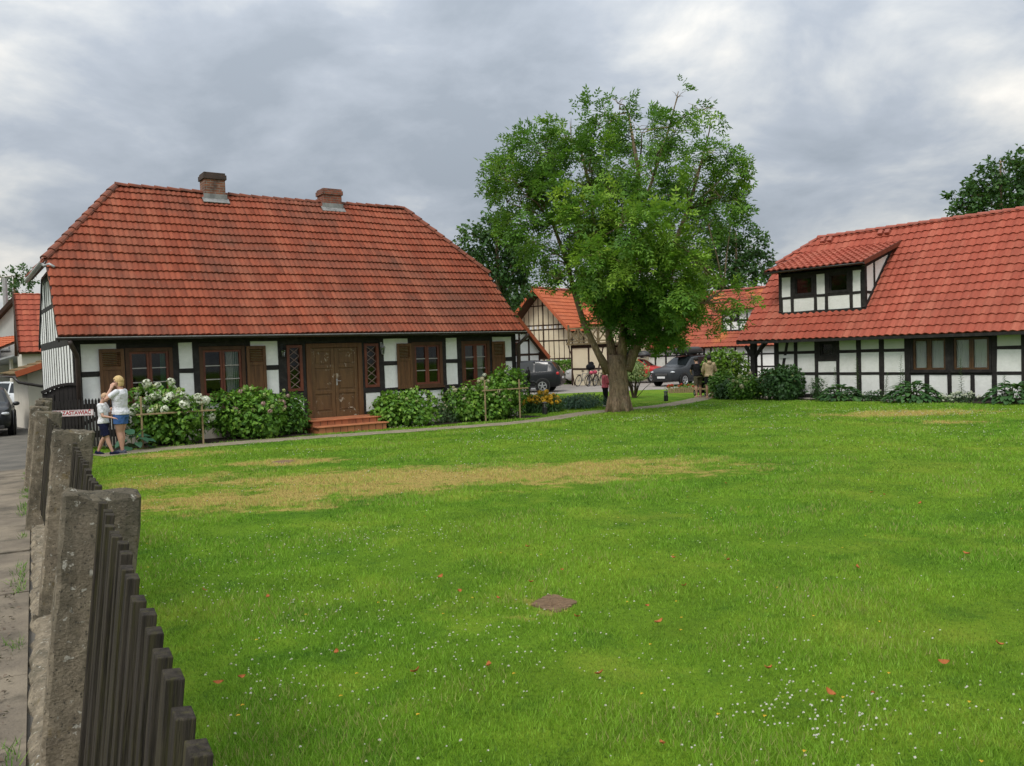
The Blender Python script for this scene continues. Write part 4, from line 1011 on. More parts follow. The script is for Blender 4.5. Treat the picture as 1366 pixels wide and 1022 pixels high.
def tree(name, label, base, stems, clumps, m, group=None, kind='compound', dens=260, leaf=(.26,.085,.034), twigs=5, seed=1, cat='tree', bark='bark', flare=True):
    r = np.random.default_rng(seed); rn = random.Random(seed); random.seed(seed)
    root = empty(name, base, 0, label, cat, group); B = Vector(base); tk = MB()
    for pts, rad in stems: tk.tube([Vector(p)-B for p in pts], rad, 12, wob=.10)
    if flare:
        p0 = Vector(stems[0][0][0])-B; r0 = stems[0][1][0]
        for k in range(6):
            a = k*PI/3+rn.uniform(-.3,.3); d = Vector((math.cos(a), math.sin(a), 0))
            tk.tube([p0+d*r0*.55+Vector((0,0,.5)), p0+d*r0*.76+Vector((0,0,.16)), p0+d*r0*1.08+Vector((0,0,-.04))], [r0*.32,r0*.28,r0*.13], 8, wob=.1)
    to = tk.build('trunk', M[bark], root, smooth=True)
    sp = [(Vector(p)-B) for pts, rad in stems for p in pts[1:]]
    br = MB(); V = []; T = []
    for (c, rad, den, tint) in clumps:
        c = Vector(c)-B; rad = np.array([rad]*3 if not hasattr(rad, '__len__') else rad, float)
        R = float(rad.mean())
        near = min(sp, key=lambda q: (q-c).length+max(0, q.z-c.z)*1.5)
        mid = (near+c)/2+Vector((rn.uniform(-.2,.2),rn.uniform(-.2,.2),rn.uniform(-.05,.3)))*min(1,R)
        br.tube([near, mid, c], [.02+.018*R, .015+.012*R, .012], 6)
        for k in range(twigs):
            d = Vector(rn.uniform(-1,1) for _ in range(3)).normalized(); d.z = d.z*.7+.25
            e = c+Vector((d.x*rad[0], d.y*rad[1], d.z*rad[2]))*.95; br.tube([c, (c+e)/2+Vector((0,0,.1*R)), e], [.012,.008,.004], 4, cap=False)
        n = max(8, int(dens*den*R*R)); 
        # sub-sprays give the crown light and dark clusters
        ns = max(4, n//22); dd, sc = shell_pts(ns, rad, r, .55)
        pick = r.integers(0, ns, n); off = r.normal(size=(n,3))*R*(.135 if kind == 'compound' else .17)
        pos = np.array(c)+sc[pick]+off; out = unit(sc[pick]+off*1.5+1e-6)
        if kind == 'compound':
            q, rep = compound(pos, out, r, leaf[0], 3, leaf[2], leaf[1])
            tn = np.tile(np.repeat(tint, n)+r.normal(size=n)*.10+(r.normal(size=ns)*.17)[pick], rep)
        else:
            ax = unit(out+r.normal(size=(n,3))*.7+np.array([0,0,-.2])); nr = unit(out*.5+np.array([0,0,.8])+r.normal(size=(n,3))*.5)
            q = leaves(pos, ax, nr, leaf[0]*r.uniform(.7,1.3,n), leaf[1]*r.uniform(.7,1.3,n)); tn = tint+r.normal(size=n)*.12+(r.normal(size=ns)*.13)[pick]
        V.append(q); T.append(tn)
    if br.v: br.build('branches', M[bark], to, smooth=True)
    V = np.concatenate(V); T = np.clip(np.concatenate(T), 0, 1)
    link_mesh('crown', np_mesh('crown', V, 4, {'tint': T}), M[m], root)
    return root

# ---- the ash in the middle of the lawn
TB = G(826, 549); TB.z = gz(TB.y)-.02; TD = TB.y
def tp(u, v, dy=0): return at(u, v, TD+dy)
stems = [([TB, tp(826,535), tp(825,510), tp(823,490), tp(824,474)], [.41,.345,.31,.32,.26]),
 ([tp(812,497), tp(797,470,-.1), tp(779,432,-.3), tp(766,390,-.5), tp(757,352,-.4), tp(738,300,-.2), tp(715,250,0)], [.15,.11,.09,.08,.07,.05,.03]),
 ([tp(820,490,.1), tp(812,445,.4), tp(803,395,.5), tp(797,330,.4), tp(787,250,.5), tp(772,190,.4)], [.17,.11,.10,.08,.06,.03]),
 ([tp(828,488), tp(832,440,-.1), tp(835,380,0), tp(846,300,.1), tp(852,230,.2), tp(838,150,.1)], [.17,.13,.11,.10,.07,.03]),
 ([tp(836,494), tp(853,452,.1), tp(868,410,.3), tp(890,350,.4), tp(918,280,.2), tp(940,200,.1)], [.18,.13,.11,.09,.07,.03]),
 ([tp(850,300,.1), tp(872,235,.3), tp(893,170,.2), tp(905,122,.1)], [.07,.05,.03,.012]),
 ([tp(868,410,.3), tp(905,420,-.6), tp(940,405,-1.0), tp(965,385,-1.2)], [.08,.06,.04,.02])]
spec = [(690,222,42,1,.42),(664,238,26,.8,.40),(722,205,36,1,.42),(702,262,40,1,.38),(692,300,32,.8,.33),(726,328,30,.7,.38),(676,270,22,.8,.4),
 (762,186,36,1,.42),(735,190,26,.7,.42),(800,166,30,.8,.40),(824,138,17,.7,.40),(820,160,20,.5,.40),(856,178,34,.75,.40),(904,130,17,.35,.38),(934,148,26,.55,.36),(948,158,18,.6,.36),(892,185,36,.8,.42),(948,205,28,.9,.42),(970,232,28,.9,.44),(984,268,22,.9,.44),(962,264,34,.9,.42),(930,232,38,.8,.42),(975,300,18,.6,.4),(945,300,26,.6,.4),
 (848,232,42,.75,.40),(785,228,44,.9,.40),(745,250,34,.8,.38),(760,300,30,.7,.36),(900,265,34,.7,.4),(820,262,34,.6,.36),
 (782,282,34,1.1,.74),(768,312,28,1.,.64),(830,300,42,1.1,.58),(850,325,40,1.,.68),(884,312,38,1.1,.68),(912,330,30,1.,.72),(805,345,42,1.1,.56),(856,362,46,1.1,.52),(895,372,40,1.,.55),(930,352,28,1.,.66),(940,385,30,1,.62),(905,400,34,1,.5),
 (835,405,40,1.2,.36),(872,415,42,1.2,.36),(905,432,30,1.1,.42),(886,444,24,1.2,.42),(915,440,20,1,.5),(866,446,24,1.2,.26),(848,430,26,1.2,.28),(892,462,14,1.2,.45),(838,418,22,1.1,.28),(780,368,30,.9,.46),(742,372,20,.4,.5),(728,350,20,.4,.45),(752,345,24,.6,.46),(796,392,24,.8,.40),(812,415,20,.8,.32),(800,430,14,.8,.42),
 (962,398,26,.8,.62),(985,404,20,.75,.58),(1002,402,16,.5,.55),(970,425,20,.7,.45),(948,428,20,.8,.45)]
clumps = []; r_ = np.random.default_rng(5); cu, cv, Rp = 830, 285, 185
for (u, v, rp, den, tint) in spec:
    den *= .62 if (u > 915 and v > 330) else (.75 if v < 215 else 1)
    rad = rp*TD/1100*.90; v = v-3 if v > 395 else v; rho = min(1, math.hypot((u-cu)/170., (v-cv)/180.)); dmax = 3.4*math.sqrt(max(0.04, 1-rho*rho))
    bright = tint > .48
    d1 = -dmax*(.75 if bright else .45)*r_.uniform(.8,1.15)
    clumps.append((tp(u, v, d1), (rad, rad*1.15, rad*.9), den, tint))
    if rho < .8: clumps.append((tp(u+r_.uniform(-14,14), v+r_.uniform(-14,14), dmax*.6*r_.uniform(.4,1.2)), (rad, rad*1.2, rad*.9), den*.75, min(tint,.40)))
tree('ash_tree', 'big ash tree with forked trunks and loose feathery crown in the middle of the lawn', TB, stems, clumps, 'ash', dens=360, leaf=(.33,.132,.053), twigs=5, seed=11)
# bare twigs standing out of the top
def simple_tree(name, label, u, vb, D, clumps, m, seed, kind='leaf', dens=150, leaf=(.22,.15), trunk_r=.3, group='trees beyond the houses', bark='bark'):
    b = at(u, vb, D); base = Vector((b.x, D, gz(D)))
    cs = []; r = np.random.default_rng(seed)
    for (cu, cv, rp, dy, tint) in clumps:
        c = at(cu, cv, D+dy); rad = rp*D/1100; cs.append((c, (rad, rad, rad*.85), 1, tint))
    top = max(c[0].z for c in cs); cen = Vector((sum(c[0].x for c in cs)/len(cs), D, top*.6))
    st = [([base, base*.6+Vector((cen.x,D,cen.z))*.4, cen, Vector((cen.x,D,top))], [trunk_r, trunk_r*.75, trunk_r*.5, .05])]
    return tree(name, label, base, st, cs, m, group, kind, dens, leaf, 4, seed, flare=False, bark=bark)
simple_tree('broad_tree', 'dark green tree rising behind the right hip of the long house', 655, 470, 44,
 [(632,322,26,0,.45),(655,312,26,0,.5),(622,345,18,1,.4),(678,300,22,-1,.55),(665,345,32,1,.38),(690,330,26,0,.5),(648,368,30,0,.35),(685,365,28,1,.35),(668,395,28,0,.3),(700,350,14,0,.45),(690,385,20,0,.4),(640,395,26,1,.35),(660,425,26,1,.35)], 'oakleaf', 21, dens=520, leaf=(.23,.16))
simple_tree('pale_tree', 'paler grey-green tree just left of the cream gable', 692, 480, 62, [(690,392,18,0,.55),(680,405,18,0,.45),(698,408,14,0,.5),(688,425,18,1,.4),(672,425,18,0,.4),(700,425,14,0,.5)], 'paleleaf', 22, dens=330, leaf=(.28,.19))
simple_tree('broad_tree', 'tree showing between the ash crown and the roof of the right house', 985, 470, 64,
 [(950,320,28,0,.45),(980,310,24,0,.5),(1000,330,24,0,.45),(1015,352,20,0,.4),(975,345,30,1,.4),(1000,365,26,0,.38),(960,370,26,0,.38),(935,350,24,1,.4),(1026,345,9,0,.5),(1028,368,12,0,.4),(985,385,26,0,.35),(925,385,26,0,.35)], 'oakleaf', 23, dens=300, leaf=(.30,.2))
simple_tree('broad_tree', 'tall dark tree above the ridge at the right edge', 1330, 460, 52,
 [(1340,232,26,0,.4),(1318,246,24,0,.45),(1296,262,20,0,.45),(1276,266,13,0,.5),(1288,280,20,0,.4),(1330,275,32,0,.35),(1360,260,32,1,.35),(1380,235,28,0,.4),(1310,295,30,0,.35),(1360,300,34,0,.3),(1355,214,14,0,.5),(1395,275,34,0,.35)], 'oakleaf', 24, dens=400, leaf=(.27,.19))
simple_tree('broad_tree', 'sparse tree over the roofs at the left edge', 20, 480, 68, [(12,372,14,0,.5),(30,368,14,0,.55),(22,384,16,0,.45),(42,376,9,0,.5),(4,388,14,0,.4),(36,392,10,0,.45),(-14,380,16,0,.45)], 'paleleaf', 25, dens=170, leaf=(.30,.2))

# ---- shrubs and flowers
def bush(name, label, base, rx, ry, h, m, n=900, leaf=(.11,.08), flowers=None, seed=1, cat='shrub', group=None, tint=.45, inner=.72, lumps=7, stems=True):
    """leafy mound: leaves on a lumpy dome of overlapping cushions; flowers = [(material, count, radius, zmin)]"""
    r = np.random.default_rng(seed); root = empty(name, base, 0, label, cat, group)
    L = []
    for k in range(lumps):
        a = 2*PI*k/lumps+r.uniform(-.4,.4); q = r.uniform(.35,.62) if k else 0
        L.append((np.array([rx*q*math.cos(a), ry*q*math.sin(a), h*r.uniform(.38,.60)]), np.array([rx*r.uniform(.42,.6), ry*r.uniform(.42,.6), h*r.uniform(.34,.44)])))
    L.append((np.array([0,0,h*.5]), np.array([rx*.62,ry*.62,h*.5]))); L.append((np.array([0,0,h*.25]), np.array([rx*.9,ry*.9,h*.3])))
    V = []; T = []; per = n//len(L); surf = []
    for c, rad in L:
        d, p = shell_pts(per, rad, r, inner); p = p+c; ok = p[:,2] > .02; p = p[ok]; d = d[ok]
        ax = unit(d*.5+r.normal(size=p.shape)*.55+np.array([0,0,-.35])); nr = unit(d+np.array([0,0,.75])+r.normal(size=p.shape)*.3)
        V.append(leaves(p, ax, nr, leaf[0]*r.uniform(.7,1.3,len(p)), leaf[1]*r.uniform(.7,1.3,len(p)), .18))
        T.append(np.clip(tint+r.normal(size=len(p))*.17+r.normal()*.06, 0, 1)); surf.append((p, d))
    fo = link_mesh('foliage', np_mesh('foliage', np.concatenate(V), 4, {'tint': np.concatenate(T)}), M[m], root)
    if stems:
        s = MB()
        for k in range(9):
            c, rad = L[k % len(L)]; s.tube([(c[0]*.25,c[1]*.25,-.02),(c[0]*.6,c[1]*.6,h*.3),tuple(c+np.array([0,0,rad[2]*.5]))],[.012,.009,.005],5)
        s.build('stem', M['twig'], root)
    for (fm, cnt, fr, zm) in (flowers or []):
        protos = []
        for q in range(2):
            d, p = shell_pts(70, (fr,fr,fr*.75), r, .9); e = unit(np.cross(d, r.normal(size=d.shape)))
            protos.append(np_mesh('flower_head', leaves(p-e*fr*.2, e, d, np.full(70,fr*.62), np.full(70,fr*.5), .1), 4, {'tint': r.random(70)})); protos[-1].materials.append(M[fm])
        allp = np.concatenate([s_[0]*1.04 for s_ in surf]); alln = np.concatenate([s_[1] for s_ in surf])
        wgt = ((alln[:,2] > -.1) & (allp[:,2] > zm*h)).astype(float)
        # keep those on the outside of the whole mound
        rel = allp/np.array([rx,ry,h]); wgt *= (np.linalg.norm(rel-np.array([0,0,.35]), axis=1) > .42)
        if wgt.sum() < 1: continue
        idx = r.choice(len(allp), size=min(cnt, int(wgt.sum())), replace=False, p=wgt/wgt.sum())
        for i in idx:
            o = bpy.data.objects.new('flower_head', protos[int(r.integers(0,2))]); COL.objects.link(o); o.parent = root
            o.location = allp[i]+alln[i]*fr*.4; o.rotation_euler = tuple(r.uniform(-1,1,3)); s_ = r.uniform(.7,1.25); o.scale = (s_,s_,s_)
    return root
def on(u, v, back=0):
    p = G(u, v); q = p+Vector((p.x, p.y, 0)).normalized()*back; q.z = gz(q.y); return q
def frontA(x, y): return A2W(x, y)
GH_ = 'hydrangeas along the front of the long house'
bush('hydrangea', 'white flowering hydrangea behind the wooden stakes left of the door', frontA(2.15,-.42), 1.02, .62, 1.42, 'bushleaf', 3000, (.12,.085), [('p_white',70,.10,.1),('p_green',26,.085,.15)], 31, group=GH_, tint=.48)
bush('hydrangea', 'large hydrangea under the second window with a few dusty pink heads', frontA(4.15,-.30), 1.12, .72, 1.30, 'bushleaf', 3800, (.115,.085), [('p_pink',12,.07,.5),('p_green',34,.055,.4)], 32, group=GH_, tint=.42)
bush('hydrangea', 'small dark hydrangea close to the left side of the steps', frontA(5.2,-.15), .56, .5, 1.12, 'bushleaf', 1600, (.10,.07), [('p_green',10,.05,.45),('p_pink',3,.05,.6)], 33, group=GH_, tint=.33)
bush('hydrangea', 'bright green hydrangea just right of the steps', frontA(8.42,-.35), 1.10, .74, 1.02, 'bushleaf', 3300, (.115,.085), [('p_green',26,.05,.4)], 34, group=GH_, tint=.58)
bush('hydrangea', 'hydrangea with small cream heads under the window near the right corner', frontA(10.85,-.35), 1.12, .72, 1.24, 'bushleaf', 3800, (.12,.085), [('p_cream',30,.07,.45),('p_green',24,.055,.3)], 35, group=GH_, tint=.52)
bush('hydrangea', 'tall hydrangea with white heads at the right corner downpipe', frontA(11.85,-.3), .72, .58, 1.62, 'bushleaf', 2800, (.12,.085), [('p_white',14,.07,.6)], 36, group=GH_, tint=.52)
bush('silver_plant', 'low grey-green plant between the two hydrangeas right of the steps', frontA(9.75,-.35), .42, .35, .62, 'paleleaf', 700, (.08,.03), [('p_cream',8,.03,.4)], 37, tint=.6)
def hosta(name, label, base, R, h, m, n=110, seed=1, group=None, L0=.26, lw=.62):
    """arching clump: heart-shaped leaves on stalks, spread over a dome"""
    r = np.random.default_rng(seed); root = empty(name, base, 0, label, 'plant', group); mb = MB(); T = []; st = MB()
    for k in range(n):
        q = math.sqrt((k+.5)/n); a = k*2.39996+r.uniform(-.3,.3); rad = R*.80*q*r.uniform(.85,1.1); z0 = h*(1-.80*q*q)*r.uniform(.85,1.05)
        L = L0*r.uniform(.75,1.2); W = L*lw*.5; d = np.array([math.cos(a),math.sin(a),0]); s = np.array([-d[1],d[0],0]); el = .75-1.05*q+r.uniform(-.25,.25)
        o = d*rad+np.array([0,0,z0]); tl = r.uniform(-.35,.35); pts = []
        for i in range(6):
            t = i/5; wv = W*(math.sin(PI*min(1,t*.86+.14))**.75) if i < 5 else W*.04; e2 = el-1.1*t
            c = o+d*(math.cos(el-.3*t)*t*L)+np.array([0,0,math.sin(el-.32*t)*t*L]); c[2] = max(c[2], .02)
            sd = s*math.cos(tl)+np.array([0,0,math.sin(tl)]); pts += [c-sd*wv+np.array([0,0,.22*wv]), c, c+sd*wv+np.array([0,0,.22*wv])]
        mb.add(pts, [(i*3+j, i*3+j+1, i*3+j+4, i*3+j+3) for i in range(5) for j in range(2)]); T += [float(np.clip(.45+r.normal()*.24,0,1))]*18
        if k % 4 == 0: st.tube([(d[0]*.03,d[1]*.03,0),(o[0]*.5,o[1]*.5,z0*.75),tuple(o)],[.007,.006,.004],4)
    me = mb.mesh('leaves')
    a_ = me.attributes.new('tint','FLOAT','POINT'); a_.data.foreach_set('value', T)
    me.polygons.foreach_set('use_smooth', [True]*len(me.polygons)); link_mesh('leaves', me, M[m], root)
    st.build('stem', M['stem'], root); return root
hosta('hosta', 'big blue-green hosta at the foot of the white hydrangea behind the woman', frontA(1.30,-1.0), .34, .36, 'bluehosta', 16, 41, L0=.30, lw=.7)
GB_ = 'plants along the front of the right house'
bush('hydrangea', 'rounded leafy shrub beside the porch of the right house, left of the hostas', B2W(2.35,-.45), .85, .7, 1.32, 'bushdark', 3000, (.13,.10), [('p_green',12,.05,.5)], 51, group=GB_, tint=.5)
bush('hydrangea', 'low hydrangea with pale yellow heads in front of the porch post', B2W(.95,-.6), .80, .65, 1.0, 'bushleaf', 2200, (.11,.085), [('p_cream',14,.08,.5),('p_green',12,.08,.5)], 52, group=GB_, tint=.33)
bush('garden_shrub', 'yellow-green rounded shrub beyond the porch, behind the walking couple', B2W(-1.6,1.6), 1.15, .9, 2.05, 'bushyellow', 2600, (.15,.11), [('p_white',8,.05,.4)], 53, tint=.42)
bush('garden_shrub', 'dark green shrub in front of the yellow-green shrub right of the couple', B2W(-.55,-.1), .62, .55, 1.15, 'bushleaf', 1900, (.11,.085), [('p_cream',6,.06,.5)], 54, tint=.32)
bush('garden_shrub', 'low dark shrub right of the red flower bed', B2W(-.1,-.45), .5, .5, .75, 'bushdark', 1100, (.10,.08), None, 55, tint=.45)
GHo = 'hostas along the front of the right house'
hosta('hosta', 'hosta clump under the white panels between the leafy shrub and the brown windows', B2W(4.55,-.45), .90, .50, 'hosta', 260, 61, GHo, .19)
hosta('hosta', 'widest hosta clump under the left brown window', B2W(7.05,-.5), 1.05, .60, 'hosta', 330, 62, GHo, .20)
hosta('hosta', 'hosta clump at the right edge of the lawn', B2W(9.95,-.5), .95, .58, 'hosta', 270, 63, GHo, .19)
bush('garden_shrub', 'little tuft of pale flowers between the hostas', B2W(5.65,-.25), .38, .25, .38, 'bushdark', 500, (.07,.04), [('p_white',6,.03,.3)], 64, tint=.4)
bush('candytuft', 'low cushion of small white flowers right of the widest hosta', B2W(8.5,-.35), .62, .3, .36, 'paleleaf', 700, (.06,.03), [('p_white',60,.035,.15)], 65, cat='plant', tint=.35)
bush('garden_shrub', 'thin upright green plant at the left of the first hosta', B2W(3.55,-.2), .28, .25, .85, 'bushdark', 420, (.12,.035), None, 66, cat='plant', tint=.45)
def lily(label, base, h, seed, group):
    r = np.random.default_rng(seed); root = empty('lily', base, 0, label, 'plant', group); s = MB()
    bx_, by_ = r.uniform(-.08,.08,2); s.tube([(0,0,-.02),(bx_*.4,by_*.4,h*.5),(bx_,by_,h)],[.009,.007,.004],5); s.build('stem', M['stem'], root)
    n = 46; t = np.linspace(.25,1,n); a = np.arange(n)*2.4; c = np.stack([bx_*t,by_*t,h*t],1); ax = np.stack([np.cos(a),np.sin(a),.35+0*a],1)
    V = leaves(c, ax, np.array([0,0,1.])+0*c, .15*(1.15-t*.7), .03+0*t); link_mesh('leaves', np_mesh('leaves', V, 4, {'tint': r.random(n)}), M['hosta'], root)
for k, (x, h, lb) in enumerate(((4.2,1.15,'leafy lily stem rising left of the first hosta clump'),(5.02,1.45,'tall lily stem rising right of the first hosta clump'),(5.95,.95,'short leaning lily stem between the two hosta clumps'),(6.55,1.05,'lily stem at the left side of the widest hosta'),(6.45,1.5,'tallest lily stem, against the post left of the brown windows'),(8.38,1.35,'lily stem in front of the right brown window'),(9.6,.8,'lily stem just left of the hosta at the right edge'))):
    lily(lb, B2W(x, -.12), h, 70+k, 'lily stems along the right house')
# ---- middle distance
yb = on(724,551,.55)
bush('daylily_bed', 'bed of yellow flowers around the iron pump at the house corner', yb, .85, .55, .62, 'bushdark', 1800, (.22,.03), [('p_yellow',75,.085,.5)], 81, cat='flowers', tint=.5)
jn = on(775,546,.6); bush('juniper', 'low spreading blue-green juniper left of the ash', jn, 1.55, .9, .50, 'juniper', 3600, (.10,.03), None, 82, tint=.5)
bm_ = on(764,543,.2); bush('heather', 'brownish dry heather cushion in front of the juniper', bm_, .48, .35, .33, 'brownmound', 1200, (.06,.025), None, 83, tint=.5)
vs_ = on(846,531,.2); r0 = vs_
def standard_shrub():
    root = bush('variegated_shrub', 'cream-variegated shrub on bare branching stems right of the ash trunk', vs_, .75, .7, .95, 'variegated', 2600, (.10,.05), None, 84, tint=.45, stems=False)
    for c in kids(root): c.location.z = .72
    s = MB(); random.seed(4)
    for k in range(13):
        a = k*2.4; e = Vector((math.cos(a)*random.uniform(.3,.6), math.sin(a)*random.uniform(.3,.6), random.uniform(.95,1.35))); s.tube([(math.cos(a)*.06,math.sin(a)*.06,-.02), (e.x*.35,e.y*.35,.45), e],[.03,.022,.01],6)
    s.tube([(.1,0,0),(.45,-.1,.4),(.85,-.15,.75)],[.018,.014,.008],5); s.build('stem', M['twig'], root)
standard_shrub()
rb = on(965,522,.35)
bed = bush('flower_bed', 'bed of red flowers edged with short pale stakes behind the couple', rb, 2.5, .55, .45, 'bushleaf', 2600, (.10,.05), [('p_red',80,.07,.35)], 85, cat='flowers', tint=.5, lumps=12)
pe = MB(); random.seed(8)
for k in range(64):
    x = -2.7+k*.085; pe.tube([(x,-.62,-.05),(x+random.uniform(-.01,.01),-.62,.24+random.uniform(-.02,.02))], .04, 6)
pe.build('edging', M['stake'], bed)
hd = empty('hedge', (at(738,485,50).x-.2, 53.5, -.432), 0, 'clipped green hedge under the cream gable behind the black car', 'hedge')
r = np.random.default_rng(9); n = 5200; p = np.stack([r.uniform(-1.6,1.9,n), r.uniform(-.4,.4,n), r.uniform(0,1.45,n)],1); f_ = r.integers(0,3,n)
p[f_ == 0,1] = -.4+r.normal(size=(f_ == 0).sum())*.03; p[f_ == 1,2] = 1.45+r.normal(size=(f_ == 1).sum())*.03
link_mesh('foliage', np_mesh('foliage', leaves(p, r.normal(size=(n,3)), np.array([0,-.6,.8])+r.normal(size=(n,3))*.4, np.full(n,.14), np.full(n,.09)), 4, {'tint': np.clip(.6+r.normal(size=n)*.15,0,1)}), M['bushleaf'], hd)
q = MB(); q.tube([(-1.2,0,0),(-1.2,0,1.2)],.03,6); q.tube([(0.2,0,0),(.2,0,1.2)],.03,6); q.tube([(1.4,0,0),(1.4,0,1.2)],.03,6); q.build('stem', M['twig'], hd)
# strip of bare bed along both houses
def quadA(x0,x1,y0,y1): return [tuple(A2W(x,y)[:2]) for x,y in ((x0,y0),(x1,y0),(x1,y1),(x0,y1))]
sheet('bed', quadA(.9,5.62,-.98,.45), M['soil'], .006); sheet('bed', quadA(7.72,12.9,-.85,.45), M['soil'], .006)
sheet('bed', [tuple(B2W(x,y)[:2]) for x,y in ((-.6,-.55),(10.6,-.75),(15,-.75),(15,.5),(-.6,.5))], M['soil'], .006)
# ================================================================ grass, clover, fallen leaves
r = np.random.default_rng(77)
def seg_dist(P, line):
    d = np.full(len(P), 1e9)
    for a, b in zip(line[:-1], line[1:]):
        ab = b-a; t = np.clip(((P-a)@ab)/max(ab@ab, 1e-9), 0, 1); d = np.minimum(d, np.linalg.norm(P-(a+t[:,None]*ab), axis=1))
    return d
FL = np.array([(f[0], f[1]) for f in FP])
def lawn_mask(P):
    fd = np.array([FD.x, FD.y]); nrm = np.array([FN.x, FN.y])
    off = (P-FL[0])@nrm; ok = off < -.10
    la = np.array([OA.x, OA.y]); da = np.array([math.cos(RZA), math.sin(RZA)]); ba = np.array([-da[1], da[0]])
    t = (P-la)@da; y = (P-la)@ba
    ok &= ~((y > .40) & (t > -2) & (t < 16)); ok &= ~((y > -.98) & (t > .9) & (t < 5.62) & (y < .5)); ok &= ~((y > -.9) & (t >= 5.55) & (t < 12.9) & (y < .5))
    lb = np.array([OB.x, OB.y]); db = np.array([math.cos(RZB), math.sin(RZB)]); bb = np.array([-db[1], db[0]])
    t = (P-lb)@db; y = (P-lb)@bb; ok &= ~((y > -.68) & (t > -.6))
    ok &= seg_dist(P, PATH_XY) > .47+.09*np.sin(P[:,0]*9)*np.sin(P[:,1]*7)
    ok &= P[:,1] < 40
    return ok
def lawn_points(n, ymin, ymax, power):
    """points in the wedge that the lawn fills, thinning with distance"""
    q = r.random(n*2); e = 2-power
    y = (ymin**e+q*(ymax**e-ymin**e))**(1/e); x = y*r.uniform(-.72,.98,n*2); P = np.stack([x,y],1); return P[lawn_mask(P)][:n]
MAN = G(739,806); MAN2 = G(378,617)
P = lawn_points(700000, 1.2, 31, 1.6)
P = P[(np.hypot((P[:,0]-MAN.x)/.8, P[:,1]-MAN.y) > .165) & (np.hypot(P[:,0]-MAN2.x, P[:,1]-MAN2.y) > .2)]
dist = P[:,1]; n = len(P)
hum = np.zeros(n)
for k in range(14):
    w_ = 2**r.uniform(.2,4.0); th_ = r.uniform(0,PI); hum += np.sin((P[:,0]*math.cos(th_)+P[:,1]*math.sin(th_))*w_+r.uniform(0,6))/(1+w_*.08)
hum = .75+.45*np.tanh(hum*.45)
H = r.uniform(.020,.050,n)*hum*np.clip(.85+dist*.018,1,1.4); W = r.uniform(.0035,.0072,n)*np.clip(dist/4.6,1,5)
a = r.uniform(0,2*PI,n); lean = r.uniform(.1,.9,n)*H; b = np.stack([P[:,0],P[:,1],-.012*np.clip(P[:,1],-10,36)-.003],1)
sd = np.stack([np.cos(a),np.sin(a),0*a],1)*W[:,None]*.5; la = a+r.uniform(-1.6,1.6,n)
tip = b+np.stack([np.cos(la)*lean,np.sin(la)*lean,H],1)
V = np.stack([b-sd,b+sd,tip],1)
me = np_mesh('grass', V, 3, {'tint': np.clip(r.random(n)*.86+(hum-.75)*.4+.04, 0, 1)}); tag(link_mesh('grass', me, M['blades']), kind='stuff')
# white clover heads: clusters here and there, never counted
cc = lawn_points(120, 2.5, 30, 1.2); pts = [lawn_points(480, 2.5, 30, 1.25)]
for c in cc: pts.append(c+r.normal(size=(int(r.integers(4,20)),2))*r.uniform(.2,.8))
# denser drifts where the photograph shows them
for (u, v, k, s) in ((560,880,110,.6),(1090,960,110,.35),(470,800,90,.6),(500,720,70,.5),(420,860,50,.4),(620,830,60,.5),(1040,940,40,.25),(330,780,40,.5),(1280,960,30,.35),(860,560,60,.9),(1150,548,90,1.1),(1290,552,90,1.1),(360,720,40,.5),(640,590,30,.8),(480,740,40,.5),(700,900,30,.3),(1020,880,25,.3),(380,900,30,.3),(1240,580,50,1.2)):
    g_ = G(u,v); pts.append(np.array([g_.x,g_.y])+r.normal(size=(k,2))*s*np.array([1,.8]))
P = np.concatenate(pts); P = P[lawn_mask(P)]; n = len(P); d = P[:,1]
rad = r.uniform(.0045,.009,n)*np.clip(d/9,1,2.2); z = r.uniform(.035,.06,n); b = np.stack([P[:,0],P[:,1],-.012*np.clip(P[:,1],-10,36)+z],1)
V = []
for k in range(7):
    a = k*2.4+r.uniform(0,1,n); nz = np.cos(k*.45); dr = np.stack([np.cos(a)*math.sin(.25+k*.19),np.sin(a)*math.sin(.25+k*.19),np.full(n,math.cos(.25+k*.19))],1)
    e = unit(np.cross(dr, np.array([.3,.2,1.]))); V.append(leaves(b+dr*rad[:,None]*.5-e*rad[:,None]*.6, e, dr, rad*1.25, rad*1.1, .1))
V = np.concatenate(V); M['clover'] = petal('clover_heads', (.50,.47,.38), (.78,.77,.70))
tag(link_mesh('clover_flowers', np_mesh('clover_flowers', V, 4, {'tint': r.random(len(V))}), M['clover']), kind='stuff')
# tiny yellow flowers
P = lawn_points(130, 3, 14, 1.2); n = len(P); b = np.stack([P[:,0],P[:,1],-.012*P[:,1]+.04],1)
tag(link_mesh('buttercups', np_mesh('buttercups', np.concatenate([leaves(b, np.tile([math.cos(k*2.1),math.sin(k*2.1),.1],(n,1)), np.tile([0,0,1.],(n,1)), np.full(n,.011), np.full(n,.010)) for k in range(3)]), 4, {'tint': r.random(3*n)}), M['p_yellow']), kind='stuff')
